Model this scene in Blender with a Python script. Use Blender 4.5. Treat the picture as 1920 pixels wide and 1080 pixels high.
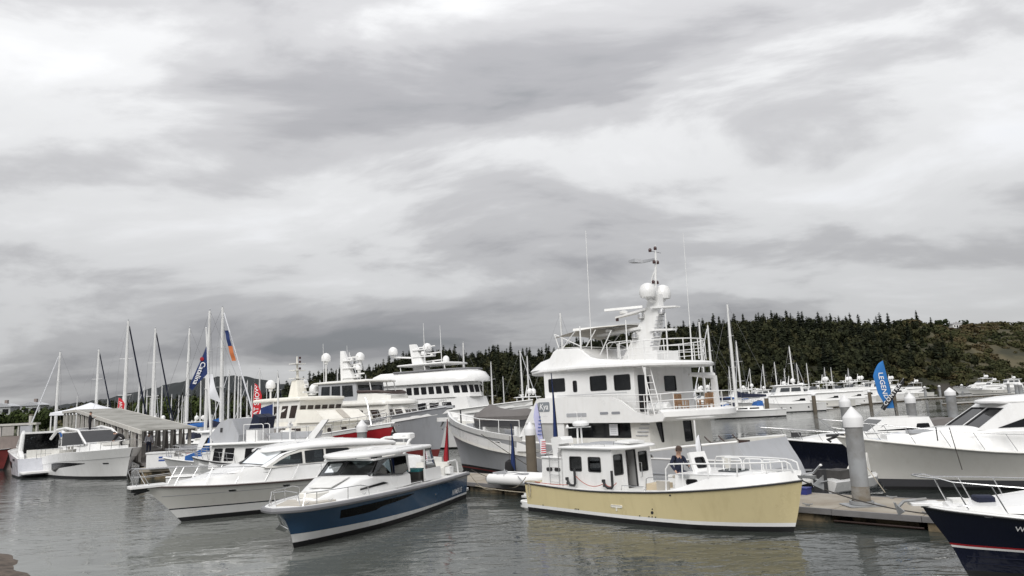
import bpy, bmesh, math, random
import numpy as np
from mathutils import Vector, Matrix
from mathutils.geometry import tessellate_polygon
for o in list(bpy.data.objects): bpy.data.objects.remove(o)
SC = bpy.context.scene
COL = SC.collection
R = math.radians
# ------------------------------------------------------------------ camera
cam_data = bpy.data.cameras.new('camera')
cam_data.sensor_width = 36.0
cam_data.lens = 1300.0 / 1920.0 * 36.0
cam_data.clip_start = 0.1
cam_data.clip_end = 12000
cam = bpy.data.objects.new('camera', cam_data)
COL.objects.link(cam)
PITCH, ROLL = R(9.466), R(2.691)
H_ = Vector((1, 0, 0)); V_ = Vector((0, -math.sin(PITCH), math.cos(PITCH))); F_ = Vector((0, math.cos(PITCH), math.sin(PITCH)))
R_ = math.cos(ROLL) * H_ - math.sin(ROLL) * V_
U_ = math.sin(ROLL) * H_ + math.cos(ROLL) * V_
cam.matrix_world = Matrix(((R_.x, U_.x, -F_.x, 0), (R_.y, U_.y, -F_.y, 0), (R_.z, U_.z, -F_.z, 4.0), (0, 0, 0, 1)))
SC.camera = cam
# ------------------------------------------------------------------ world: overcast sky
SKY_LOC = (8.4, -2.2, 0.0)
SUN_EL, SUN_AZ = R(40), R(192)      # azimuth clockwise from +Y: behind the camera, a little left
world = bpy.data.worlds.new('World'); SC.world = world; world.use_nodes = True
nt = world.node_tree; nt.nodes.clear()
def N(t, typ, **kw):
    n = t.nodes.new(typ)
    for k, v in kw.items():
        if k.startswith('i_'):
            key = k[2:]
            n.inputs[int(key) if key.isdigit() else key.replace('_', ' ')].default_value = v
        else: setattr(n, k, v)
    return n
def LK(t, a, b): t.links.new(a, b)
def MATH(t, op, a, b=None, clamp=False):
    n = t.nodes.new('ShaderNodeMath'); n.operation = op; n.use_clamp = clamp
    for i, q in enumerate((a, b)):
        if q is None: continue
        if isinstance(q, (int, float)): n.inputs[i].default_value = q
        else: t.links.new(q, n.inputs[i])
    return n.outputs[0]
def RAMP(t, fac, stops, interp='LINEAR'):
    n = t.nodes.new('ShaderNodeValToRGB'); n.color_ramp.interpolation = interp
    e = n.color_ramp.elements
    while len(e) < len(stops): e.new(0.5)
    for i, (p, c) in enumerate(stops):
        e[i].position = p; e[i].color = (c[0], c[1], c[2], 1) if not isinstance(c, (int, float)) else (c, c, c, 1)
    t.links.new(fac, n.inputs[0])
    return n.outputs[0]
sky = N(nt, 'ShaderNodeTexSky', sky_type='NISHITA', sun_disc=False, sun_elevation=SUN_EL, sun_rotation=SUN_AZ)
skys = N(nt, 'ShaderNodeVectorMath', operation='SCALE'); LK(nt, sky.outputs[0], skys.inputs[0]); skys.inputs['Scale'].default_value = 0.10
tc = N(nt, 'ShaderNodeTexCoord')
sep = N(nt, 'ShaderNodeSeparateXYZ'); LK(nt, tc.outputs['Generated'], sep.inputs[0])
zc = MATH(nt, 'MAXIMUM', sep.outputs['Z'], 0.0)
zd = MATH(nt, 'ADD', zc, 0.20)
cx = MATH(nt, 'DIVIDE', sep.outputs['X'], zd); cy = MATH(nt, 'DIVIDE', sep.outputs['Y'], zd)
comb = N(nt, 'ShaderNodeCombineXYZ'); LK(nt, cx, comb.inputs[0]); LK(nt, cy, comb.inputs[1])
# billowing cloud deck, drawn out a little along the wind
mp = N(nt, 'ShaderNodeMapping'); mp.inputs['Rotation'].default_value = (0, 0, R(56)); mp.inputs['Scale'].default_value = (0.45, 1.0, 1.0)
mp.inputs['Location'].default_value = SKY_LOC
LK(nt, comb.outputs[0], mp.inputs[0])
n1 = N(nt, 'ShaderNodeTexNoise', i_Scale=0.85, i_Detail=10.0, i_Roughness=0.47, i_Distortion=0.15); LK(nt, mp.outputs[0], n1.inputs['Vector'])
zd2 = MATH(nt, 'ADD', zc, 0.42)
cb2 = N(nt, 'ShaderNodeCombineXYZ'); LK(nt, MATH(nt, 'DIVIDE', sep.outputs['X'], zd2), cb2.inputs[0]); LK(nt, MATH(nt, 'DIVIDE', sep.outputs['Y'], zd2), cb2.inputs[1]); LK(nt, MATH(nt, 'MULTIPLY', zc, 1.6), cb2.inputs[2])
mp2 = N(nt, 'ShaderNodeMapping'); mp2.inputs['Rotation'].default_value = (0, 0, R(40)); mp2.inputs['Scale'].default_value = (0.75, 1.25, 1.6); mp2.inputs['Location'].default_value = SKY_LOC; LK(nt, cb2.outputs[0], mp2.inputs[0])
n2 = N(nt, 'ShaderNodeTexNoise', i_Scale=2.4, i_Detail=10.0, i_Roughness=0.56, i_Distortion=0.3); LK(nt, mp2.outputs[0], n2.inputs['Vector'])
mixn = MATH(nt, 'ADD', MATH(nt, 'MULTIPLY', n1.outputs[0], 0.56), MATH(nt, 'MULTIPLY', n2.outputs[0], 0.44))
cl = RAMP(nt, mixn, [(0.37, (0.33, 0.34, 0.36)), (0.435, (0.45, 0.45, 0.47)), (0.495, (0.61, 0.61, 0.625)), (0.56, (0.83, 0.835, 0.845)), (0.66, (1.0, 1.005, 1.02))], 'EASE')
# an overcast sky grows brighter towards the zenith
cie = MATH(nt, 'MULTIPLY_ADD', zc, 0.86); cie.node.inputs[2].default_value = 0.39
cs = N(nt, 'ShaderNodeVectorMath', operation='SCALE'); LK(nt, cl, cs.inputs[0]); LK(nt, cie, cs.inputs['Scale'])
cov = RAMP(nt, mixn, [(0.60, 0.98), (0.72, 0.90)])
mx = N(nt, 'ShaderNodeMix', data_type='RGBA'); LK(nt, cov, mx.inputs['Factor'])
LK(nt, skys.outputs[0], mx.inputs['A']); LK(nt, cs.outputs[0], mx.inputs['B'])
bg = N(nt, 'ShaderNodeBackground', i_Strength=1.0); LK(nt, mx.outputs['Result'], bg.inputs[0])
LK(nt, bg.outputs[0], N(nt, 'ShaderNodeOutputWorld').inputs[0])
# ------------------------------------------------------------------ sun behind thick cloud
sd = bpy.data.lights.new('sun', 'SUN'); sd.energy = 1.5; sd.angle = R(38); sd.color = (1.0, 0.975, 0.94)
sun = bpy.data.objects.new('sun', sd); COL.objects.link(sun)
sdir = Vector((math.sin(SUN_AZ) * math.cos(SUN_EL), math.cos(SUN_AZ) * math.cos(SUN_EL), math.sin(SUN_EL)))
sun.rotation_euler = sdir.to_track_quat('Z', 'Y').to_euler()
SC.view_settings.view_transform = 'Standard'; SC.view_settings.look = 'None'
SC.view_settings.gamma = 1.0; SC.view_settings.exposure = 0.56
SC.cycles.max_bounces = 6; SC.cycles.diffuse_bounces = 3; SC.cycles.glossy_bounces = 3; SC.cycles.transparent_max_bounces = 12
# ------------------------------------------------------------------ materials
MATS = {}
def mat(name, col, rough=0.5, metal=0.0, var=0.06, vscale=1.5, bump=0.0, bscale=30.0, coat=0.0, spec=0.5, col2=None, v2=(0.45, 0.62), streak=0.0):
    """principled surface with noise-driven colour variation and optional fine relief"""
    if name in MATS: return MATS[name]
    m = bpy.data.materials.new(name); m.use_nodes = True; t = m.node_tree
    b = t.nodes['Principled BSDF']
    b.inputs['Roughness'].default_value = rough; b.inputs['Metallic'].default_value = metal
    b.inputs['Coat Weight'].default_value = coat; b.inputs['Coat Roughness'].default_value = 0.08
    b.inputs['Specular IOR Level'].default_value = spec
    tcn = N(t, 'ShaderNodeTexCoord')
    nz = N(t, 'ShaderNodeTexNoise', i_Scale=vscale, i_Detail=6.0, i_Roughness=0.6); LK(t, tcn.outputs['Object'], nz.inputs['Vector'])
    c0 = tuple(max(0, c * (1 - var)) for c in col); c1 = tuple(min(1, c * (1 + var)) for c in col)
    stops = [(0.3, c0), (0.7, c1)]
    if col2: stops = [(v2[0], col), (v2[1], col2)]
    basec = RAMP(t, nz.outputs[0], stops)
    if streak:
        mpn = N(t, 'ShaderNodeMapping'); mpn.inputs['Scale'].default_value = (2.2, 2.2, 0.22); LK(t, tcn.outputs['Object'], mpn.inputs[0])
        ns = N(t, 'ShaderNodeTexNoise', i_Scale=1.6, i_Detail=7.0, i_Roughness=0.65); LK(t, mpn.outputs[0], ns.inputs['Vector'])
        sm = N(t, 'ShaderNodeMix', data_type='RGBA', blend_type='MULTIPLY'); LK(t, RAMP(t, ns.outputs[0], [(0.50, 0.0), (0.72, streak)]), sm.inputs['Factor'])
        LK(t, basec, sm.inputs['A']); sm.inputs['B'].default_value = (0.62, 0.58, 0.50, 1); basec = sm.outputs['Result']
    LK(t, basec, b.inputs['Base Color'])
    LK(t, RAMP(t, nz.outputs[0], [(0.3, max(0.02, rough - 0.06)), (0.7, min(1, rough + 0.10))]), b.inputs['Roughness'])
    if bump:
        nb = N(t, 'ShaderNodeTexNoise', i_Scale=bscale, i_Detail=5.0); LK(t, tcn.outputs['Object'], nb.inputs['Vector'])
        bp = N(t, 'ShaderNodeBump', i_Strength=bump, i_Distance=0.02); LK(t, nb.outputs[0], bp.inputs['Height']); LK(t, bp.outputs[0], b.inputs['Normal'])
    MATS[name] = m
    return m
def glassmat(name, tint, rough=0.02, see=0.75):
    if name in MATS: return MATS[name]
    m = bpy.data.materials.new(name); m.use_nodes = True; t = m.node_tree; t.nodes.clear()
    tr = N(t, 'ShaderNodeBsdfTransparent'); tr.inputs[0].default_value = (*[c * see for c in tint], 1)
    gl = N(t, 'ShaderNodeBsdfGlossy'); gl.inputs['Roughness'].default_value = rough; gl.inputs[0].default_value = (0.9, 0.93, 0.95, 1)
    fr = N(t, 'ShaderNodeFresnel', i_IOR=1.5)
    nz = N(t, 'ShaderNodeTexNoise', i_Scale=2.0); fr2 = MATH(t, 'MULTIPLY', fr.outputs[0], MATH(t, 'ADD', nz.outputs[0], 0.9))
    ms = N(t, 'ShaderNodeMixShader'); LK(t, fr2, ms.inputs[0]); LK(t, tr.outputs[0], ms.inputs[1]); LK(t, gl.outputs[0], ms.inputs[2])
    LK(t, ms.outputs[0], N(t, 'ShaderNodeOutputMaterial').inputs[0])
    MATS[name] = m
    return m
white = mat('white_gelcoat', (0.80, 0.80, 0.79), 0.28, var=0.035, vscale=0.9, coat=0.3, streak=0.15)
offwhite = mat('warm_white_gelcoat', (0.74, 0.73, 0.69), 0.32, var=0.04, vscale=0.8, coat=0.3, streak=0.25)
cream = mat('cream_paint', (0.78, 0.755, 0.68), 0.35, var=0.05, coat=0.2, streak=0.25)
nonskid = mat('nonskid_deck', (0.68, 0.68, 0.66), 0.75, var=0.07, vscale=3, bump=0.2, bscale=120)
lightgrey = mat('light_grey_paint', (0.40, 0.41, 0.43), 0.35, var=0.05, vscale=0.7, coat=0.2, streak=0.25)
midgrey = mat('mid_grey_paint', (0.30, 0.31, 0.33), 0.38, var=0.06, vscale=0.6, coat=0.2, streak=0.30)
hullwhite = mat('hull_white', (0.70, 0.70, 0.69), 0.22, var=0.04, vscale=0.5, coat=0.4, streak=0.18)
putty = mat('putty_grey_hull', (0.61, 0.60, 0.565), 0.2, var=0.04, vscale=0.5, coat=0.4, streak=0.18)
yellow = mat('buff_yellow_hull', (0.67, 0.575, 0.33), 0.3, var=0.05, vscale=0.7, coat=0.35, streak=0.22)
blue = mat('blue_hull', (0.027, 0.078, 0.16), 0.16, var=0.10, vscale=0.6, coat=0.5)
navy = mat('navy_hull', (0.006, 0.008, 0.022), 0.12, var=0.12, vscale=0.6, coat=0.5)
black = mat('black_bottom_paint', (0.012, 0.012, 0.013), 0.6, var=0.2, vscale=4)
rubber = mat('dark_rubber', (0.03, 0.03, 0.032), 0.7, var=0.15)
greyrub = mat('grey_rubber', (0.20, 0.20, 0.21), 0.65, var=0.1)
brownrail = mat('brown_rub_rail', (0.045, 0.026, 0.022), 0.45, var=0.15)
redpaint = mat('red_paint', (0.33, 0.015, 0.02), 0.35, var=0.1, coat=0.2)
redbottom = mat('red_bottom_paint', (0.14, 0.018, 0.016), 0.7, var=0.2, vscale=2)
teak = mat('teak', (0.30, 0.18, 0.10), 0.65, var=0.2, vscale=6)
steel = mat('stainless_steel', (0.62, 0.62, 0.62), 0.22, metal=1.0, var=0.05)
alu = mat('white_tube', (0.78, 0.78, 0.77), 0.35, var=0.04)
mastmat = mat('mast_aluminium', (0.72, 0.72, 0.71), 0.4, metal=0.0, var=0.06, vscale=3)
wire = mat('rigging_wire', (0.30, 0.30, 0.31), 0.4, metal=0.6, var=0.1)
rope = mat('old_rope', (0.36, 0.32, 0.25), 0.9, var=0.2, vscale=20)
darkrope = mat('dark_rope', (0.06, 0.055, 0.05), 0.9, var=0.2, vscale=20)
redrope = mat('red_rope', (0.42, 0.08, 0.05), 0.9, var=0.2, vscale=20)
darkglass = mat('dark_tinted_glass', (0.007, 0.0075, 0.009), 0.06, var=0.5, vscale=1.6, spec=0.32)
hullglass = mat('black_hull_glass', (0.006, 0.006, 0.007), 0.22, var=0.2, spec=0.12)
brownglass = mat('brown_tinted_glass', (0.030, 0.020, 0.016), 0.06, var=0.4, vscale=2.0, spec=0.6)
clear = glassmat('clear_glass', (0.86, 0.92, 0.92))
smoke = glassmat('smoked_glass', (0.42, 0.44, 0.46))
privacy = glassmat('privacy_glass', (0.22, 0.23, 0.25))
canvasgrey = mat('grey_canvas', (0.135, 0.125, 0.12), 0.9, var=0.12, vscale=2, bump=0.3, bscale=14)
canvasnavy = mat('navy_canvas', (0.010, 0.014, 0.035), 0.85, var=0.2, vscale=3, bump=0.3, bscale=12)
canvasblue = mat('blue_canvas', (0.02, 0.10, 0.32), 0.85, var=0.2, vscale=3, bump=0.4, bscale=10)
canvastan = mat('tan_canvas', (0.45, 0.42, 0.37), 0.9, var=0.1, vscale=3, bump=0.3, bscale=12)
canvasblack = mat('black_canvas', (0.015, 0.015, 0.017), 0.9, var=0.2, vscale=3)
beige = mat('beige_cushion', (0.50, 0.42, 0.30), 0.8, var=0.08)
dash = mat('dark_interior', (0.05, 0.047, 0.045), 0.8, var=0.3, vscale=3)
woodin = mat('cherry_interior', (0.16, 0.06, 0.035), 0.6, var=0.3, vscale=4)
teal = mat('teal_fabric', (0.05, 0.25, 0.27), 0.8, var=0.1)
concrete = mat('dock_concrete', (0.34, 0.31, 0.26), 0.85, var=0.0, vscale=0.9, bump=0.4, bscale=25, col2=(0.245, 0.21, 0.165), v2=(0.40, 0.68))
waler = mat('grey_timber_waler', (0.17, 0.165, 0.165), 0.8, var=0.15, vscale=2, bump=0.3)
tide = mat('tide_stain', (0.17, 0.145, 0.11), 0.9, vscale=2.4, col2=(0.29, 0.285, 0.275), v2=(0.42, 0.66), bump=0.3)
floatm = mat('stained_float', (0.20, 0.155, 0.095), 0.9, vscale=1.8, bump=0.5, bscale=12, col2=(0.035, 0.032, 0.022), v2=(0.42, 0.60))
galv = mat('galvanised_piling', (0.30, 0.31, 0.32), 0.6, metal=0.0, vscale=0.9, col2=(0.17, 0.165, 0.155), v2=(0.40, 0.66), bump=0.2, bscale=9)
pilebrown = mat('brown_piling', (0.12, 0.10, 0.075), 0.85, var=0.2, vscale=2, bump=0.3)
capwhite = mat('white_piling_cap', (0.72, 0.72, 0.72), 0.5, var=0.06)
shelterm = mat('weathered_white_timber', (0.48, 0.465, 0.43), 0.75, var=0.14, vscale=2)
shelterroof = mat('shelter_roof_sheet', (0.30, 0.295, 0.27), 0.8, vscale=0.6, col2=(0.19, 0.185, 0.165), v2=(0.42, 0.66))
meshm = mat('grey_mesh_panel', (0.33, 0.31, 0.29), 0.85, var=0.1, vscale=5)
rustw = mat('rusty_brown_wall', (0.21, 0.175, 0.16), 0.85, var=0.15, vscale=2)
buoymat = mat('white_plastic', (0.75, 0.75, 0.74), 0.4, var=0.04)
skin = mat('skin', (0.48, 0.30, 0.22), 0.55, var=0.06)
hairm = mat('dark_hair', (0.03, 0.022, 0.018), 0.7, var=0.2)
clothnavy = mat('navy_jacket', (0.014, 0.018, 0.040), 0.85, var=0.15, vscale=8)
clothblack = mat('black_clothes', (0.014, 0.013, 0.015), 0.9, var=0.2, vscale=8)
clothwhite = mat('pale_shirt', (0.62, 0.63, 0.70), 0.85, var=0.06, vscale=8)
clothbrown = mat('brown_cap', (0.07, 0.045, 0.035), 0.85, var=0.15)
shoem = mat('shoes', (0.05, 0.045, 0.04), 0.7)
flagred = mat('red_flag', (0.50, 0.02, 0.03), 0.8, var=0.1, vscale=3)
flagdred = mat('dark_red_flag', (0.30, 0.012, 0.02), 0.8, var=0.12, vscale=3)
flagblue = mat('blue_flag', (0.02, 0.15, 0.42), 0.8, var=0.08, vscale=3)
flagnavy = mat('navy_flag', (0.012, 0.03, 0.12), 0.8, var=0.1, vscale=3)
flaglilac = mat('pale_lilac_flag', (0.46, 0.46, 0.66), 0.8, var=0.05, vscale=3)
flagwhite = mat('white_flag', (0.72, 0.73, 0.76), 0.8, var=0.05, vscale=3)
flagorange = mat('orange_flag', (0.50, 0.15, 0.05), 0.8, var=0.08, vscale=3)
ink = mat('white_ink', (0.80, 0.80, 0.80), 0.6)
inkblue = mat('blue_ink', (0.03, 0.08, 0.3), 0.6)
inkgrey = mat('grey_ink', (0.25, 0.26, 0.28), 0.6)
inkblack = mat('black_ink', (0.02, 0.02, 0.02), 0.6)
signgrey = mat('grey_sign', (0.22, 0.24, 0.26), 0.6)
lamp_red = mat('lamp_dark', (0.05, 0.02, 0.02), 0.3)
# ------------------------------------------------------------------ mesh builder
class MB:
    def __init__(s): s.v = []; s.f = []
    def add(s, vs, fs):
        k = len(s.v); s.v += [tuple(p) for p in vs]; s.f += [tuple(i + k for i in q) for q in fs]; return s
    def box(s, x0, x1, y0, y1, z0, z1):
        return s.add([(x0, y0, z0), (x1, y0, z0), (x1, y1, z0), (x0, y1, z0), (x0, y0, z1), (x1, y0, z1), (x1, y1, z1), (x0, y1, z1)],
                     [(0, 3, 2, 1), (4, 5, 6, 7), (0, 1, 5, 4), (1, 2, 6, 5), (2, 3, 7, 6), (3, 0, 4, 7)])
    def loft(s, rings, cap0=True, cap1=True, closed=True):
        n = len(rings[0]); vs = [p for r in rings for p in r]; fs = []
        for i in range(len(rings) - 1):
            for j in range(n if closed else n - 1):
                k = (j + 1) % n
                fs.append((i * n + j, i * n + k, (i + 1) * n + k, (i + 1) * n + j))
        if cap0: fs.append(tuple(range(n))[::-1])
        if cap1: fs.append(tuple((len(rings) - 1) * n + j for j in range(n)))
        return s.add(vs, fs)
    def tube(s, pts, r, n=6, closed=False):
        P = [Vector(p) for p in pts]; rings = []; up = None; m = len(P)
        for i, p in enumerate(P):
            a = P[(i - 1) % m] if (i > 0 or closed) else p; b = P[(i + 1) % m] if (i < m - 1 or closed) else p
            d = (b - a)
            d = d.normalized() if d.length > 1e-9 else Vector((0, 0, 1))
            if up is None: up = Vector((0, 0, 1)) if abs(d.z) < 0.9 else Vector((1, 0, 0))
            sx = d.cross(up)
            if sx.length < 1e-6: sx = d.cross(Vector((1, 0.3, 0)))
            sx.normalize(); up = sx.cross(d).normalized()
            rr = r[i] if isinstance(r, (list, tuple)) else r
            rings.append([p + (sx * math.cos(2 * math.pi * k / n) + up * math.sin(2 * math.pi * k / n)) * rr for k in range(n)])
        if closed: return s.loft(rings + [rings[0]], False, False)
        return s.loft(rings)
    def sphere(s, c, r, nu=12, nv=8, sc=(1, 1, 1), lo=-90, hi=90):
        rings = []
        for i in range(nv + 1):
            a = R(lo + (hi - lo) * i / nv); rr = max(1e-4, math.cos(a)) * r; z = math.sin(a) * r
            rings.append([(c[0] + rr * math.cos(2 * math.pi * k / nu) * sc[0], c[1] + rr * math.sin(2 * math.pi * k / nu) * sc[1], c[2] + z * sc[2]) for k in range(nu)])
        return s.loft(rings)
    def lathe(s, c, prof, n=14):
        return s.loft([[(c[0] + r * math.cos(2 * math.pi * k / n), c[1] + r * math.sin(2 * math.pi * k / n), c[2] + z) for k in range(n)] for r, z in prof])
    def grid(s, fn, nu, nv):
        vs = [fn(i / nu, j / nv) for i in range(nu + 1) for j in range(nv + 1)]
        return s.add(vs, [(i * (nv + 1) + j, (i + 1) * (nv + 1) + j, (i + 1) * (nv + 1) + j + 1, i * (nv + 1) + j + 1) for i in range(nu) for j in range(nv)])
    def prism(s, poly, z0, z1, ch=0.0):
        """plan polygon raised from z0 to z1 with a small chamfer on top"""
        cxm = sum(p[0] for p in poly) / len(poly); cym = sum(p[1] for p in poly) / len(poly)
        def ins(d):
            o = []
            for x, y in poly:
                l = math.hypot(x - cxm, y - cym) or 1; k = max(0, 1 - d * 1.3 / l); o.append((cxm + (x - cxm) * k, cym + (y - cym) * k))
            return o
        rings = [[(x, y, z0) for x, y in poly]]
        if ch:
            rings.append([(x, y, z1 - ch) for x, y in poly]); rings.append([(x, y, z1) for x, y in ins(ch)])
        else: rings.append([(x, y, z1) for x, y in poly])
        return s.loft(rings)
    def side(s, poly, y0, y1):
        """x-z outline extruded across the boat from y0 to y1"""
        return s.loft([[(x, y0, z) for x, z in poly], [(x, y1, z) for x, z in poly]])
    def panel(s, pts, t, off=0.0):
        P = [Vector(p) for p in pts]; n = Vector((0, 0, 0))
        for i in range(len(P)):
            a, b = P[i], P[(i + 1) % len(P)]; n += a.cross(b)
        n.normalize()
        return s.loft([[p + n * off for p in P], [p + n * (off + t) for p in P]])
    def build(s, name, m, parent=None, smooth=True, ang=32):
        me = bpy.data.meshes.new(name); me.from_pydata(s.v, [], s.f); me.update()
        bm = bmesh.new(); bm.from_mesh(me); bmesh.ops.recalc_face_normals(bm, faces=bm.faces); bm.to_mesh(me); bm.free()
        return link(name, me, m, parent, smooth, ang)
def link(name, me, m, parent=None, smooth=True, ang=32):
    if m is not None and len(me.materials) == 0: me.materials.append(m)
    if smooth and len(me.polygons):
        me.polygons.foreach_set('use_smooth', [True] * len(me.polygons)); me.set_sharp_from_angle(angle=R(ang))
    o = bpy.data.objects.new(name, me); COL.objects.link(o)
    if parent is not None: o.parent = parent
    return o
def tag(o, label, cat, group=None):
    o['label'] = label; o['category'] = cat
    if group: o['group'] = group
    return o
def thing(name, label, cat, loc=(0, 0, 0), deg=0.0, group=None):
    o = bpy.data.objects.new(name, None); o.empty_display_size = 0.2; COL.objects.link(o)
    o.location = loc; o.rotation_euler = (0, 0, R(deg))
    return tag(o, label, cat, group)
def structure(o): o['kind'] = 'structure'; return o
def stuff(o): o['kind'] = 'stuff'; return o
def copy_tree(o, parent=None):
    c = o.copy(); COL.objects.link(c); c.parent = parent
    for ch in [q for q in KIDS.get(o.name, ())]: copy_tree(ch, c)
    return c
KIDS = {}
def index_kids(root):
    for o in bpy.data.objects:
        if o.parent is not None: KIDS.setdefault(o.parent.name, [])
    for o in bpy.data.objects:
        if o.parent is not None and o not in KIDS[o.parent.name]: KIDS[o.parent.name].append(o)
def spl(pts):
    """smooth monotone curve through (t, value) points"""
    X = [float(p[0]) for p in pts]; Y = [float(p[1]) for p in pts]; n = len(X)
    d = [(Y[i + 1] - Y[i]) / (X[i + 1] - X[i]) for i in range(n - 1)]
    m = [d[0]] + [0 if d[i - 1] * d[i] <= 0 else 2 * d[i - 1] * d[i] / (d[i - 1] + d[i]) for i in range(1, n - 1)] + [d[-1]]
    def fn(t):
        if t <= X[0]: return Y[0]
        if t >= X[-1]: return Y[-1]
        i = max(k for k in range(n - 1) if X[k] <= t)
        h = X[i + 1] - X[i]; q = (t - X[i]) / h
        return ((1 + 2 * q) * (1 - q) ** 2 * Y[i] + q * (1 - q) ** 2 * h * m[i] + q * q * (3 - 2 * q) * Y[i + 1] + q * q * (q - 1) * h * m[i + 1])
    return fn
def rnd_poly(poly, r, k=3):
    """round the corners of a 2-D polygon"""
    out = []; n = len(poly)
    for i in range(n):
        a = Vector(poly[i - 1]); b = Vector(poly[i]); c = Vector(poly[(i + 1) % n])
        u = (a - b); v = (c - b); rr = min(r, u.length * 0.45, v.length * 0.45)
        p = b + u.normalized() * rr; q = b + v.normalized() * rr
        for j in range(k + 1):
            t = j / k; out.append(tuple((1 - t) ** 2 * p + 2 * t * (1 - t) * b + t * t * q))
    return out
def rect(a0, a1, h0, h1): return [(a0, h0), (a1, h0), (a1, h1), (a0, h1)]
def holed(mb, outer, holes, mp, t):
    """flat wall with real openings: outline and holes in wall coordinates, mp(a, h, depth) -> point"""
    loops = [outer] + holes
    tris = tessellate_polygon([[Vector((p[0], p[1], 0)) for p in l] for l in loops])
    flat = [p for l in loops for p in l]; n = len(flat)
    vs = [mp(p[0], p[1], 0) for p in flat] + [mp(p[0], p[1], -t) for p in flat]
    fs = [tuple(q) for q in tris] + [tuple(i + n for i in q)[::-1] for q in tris]
    k = 0
    for l in loops:
        for i in range(len(l)):
            j = (i + 1) % len(l); fs.append((k + i, k + j, n + k + j, n + k + i))
        k += len(l)
    mb.add(vs, fs)
def facemap(A, B, C, D):
    A, B, C, D = map(Vector, (A, B, C, D)); L = (B - A).length; Hh = ((D - A).length + (C - B).length) / 2
    nrm = (B - A).cross(D - A).normalized()
    def mp(a, h, d=0.0):
        s_ = a / L; t_ = h / Hh
        return (A * (1 - s_) + B * s_) * (1 - t_) + (D * (1 - s_) + C * s_) * t_ + nrm * d
    return mp, L, Hh
def inset_poly(poly, d):
    cx_ = sum(p[0] for p in poly) / len(poly); cy_ = sum(p[1] for p in poly) / len(poly)
    w = max(p[0] for p in poly) - min(p[0] for p in poly); h = max(p[1] for p in poly) - min(p[1] for p in poly)
    kx = max(0.1, 1 - 2 * d / w); ky = max(0.1, 1 - 2 * d / h)
    return [(cx_ + (x - cx_) * kx, cy_ + (y - cy_) * ky) for x, y in poly]
def window(root, mp, poly, fm, gm, fw=0.03, t=0.05, name='window', pane=True, proud=0.012):
    ip = inset_poly(poly, fw); n = len(poly)
    b = MB()
    vs = [mp(*p, proud) for p in poly] + [mp(*p, proud) for p in ip] + [mp(*p, -t) for p in poly] + [mp(*p, -t) for p in ip]
    fs = []
    for i in range(n):
        j = (i + 1) % n
        fs += [(i, j, n + j, n + i), (2 * n + i, 3 * n + i, 3 * n + j, 2 * n + j), (i, 2 * n + i, 2 * n + j, j), (n + i, n + j, 3 * n + j, 3 * n + i)]
    b.add(vs, fs); w = b.build(name, fm, root)
    if pane:
        g = MB(); g.loft([[mp(*p, -t * 0.5) for p in ip], [mp(*p, -t * 0.5 - 0.008) for p in ip]]); g.build('pane', gm, w)
    return w
def house(root, low, high, m, wins=None, t=0.05, gm=darkglass, fm=rubber, name='cabin', skip=(), mode='hole', r=0.06, fw=0.025):
    """walls between a lower and an upper outline; wins = {face: [polygon or (a0,a1,h0,h1)]}"""
    b = MB(); n = len(low); todo = []
    for i in range(n):
        if i in skip: continue
        j = (i + 1) % n
        mp, L, Hh = facemap(low[i], low[j], high[j], high[i])
        holes = []
        for w in (wins or {}).get(i, []):
            dr = False
            if isinstance(w, dict): dr = w.get('open', False); rr = w.get('r', r); w = w['p']
            else: rr = r
            poly = rect(*w) if isinstance(w[0], (int, float)) else list(w)
            if rr: poly = rnd_poly(poly, rr)
            todo.append((mp, poly, dr)); holes.append(poly)
        if mode == 'hole': holed(b, [(0, 0), (L, 0), (L, Hh), (0, Hh)], holes, mp, t)
        else: b.add([low[i], low[j], high[j], high[i]], [(0, 1, 2, 3)])
    c = b.build(name, m, root)
    for mp, poly, dr in todo:
        if mode == 'hole': window(root, mp, poly, fm, gm, fw, t, name='door_frame' if dr else 'window', pane=not dr)
        else:
            p = MB(); p.loft([[mp(*q, -0.01) for q in poly], [mp(*q, 0.012) for q in poly]]); p.build('window', gm, root)
    return c
def mirror_wins(ws, L):
    out = []
    for w in ws:
        if isinstance(w[0], (int, float)): out.append((L - w[1], L - w[0], w[2], w[3]))
        else: out.append([(L - x, y) for x, y in w][::-1])
    return out
def ring(x0, x1, w0, w1, z, fr=0.0):
    """four-cornered plan ring, counter-clockwise: starboard side, front, port side, aft"""
    return [(x0, -w0, z), (x1, -w1, z), (x1, w1, z), (x0, w0, z)]
def roof(root, poly, z, th, crown, m, name='roof', lip=0.03):
    """cambered roof slab over a plan outline"""
    cxm = sum(p[0] for p in poly) / len(poly)
    def sc(k, zz): return [(cxm + (x - cxm) * k, y * k, zz) for x, y in poly]
    return MB().loft([sc(0.985, z), sc(1.0, z + lip), sc(1.0, z + th * 0.7), sc(0.975, z + th), sc(0.7, z + th + crown * 0.7), sc(0.3, z + th + crown)]).build(name, m, root, ang=50)
def rail(root, path, posts, r=0.014, m=steel, name='handrail', closed=False):
    h = MB().tube(path, r, 6, closed).build(name, m, root)
    for a, b in posts: MB().tube([a, b], r * 0.85, 5).build('stanchion', m, h)
    return h
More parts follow.
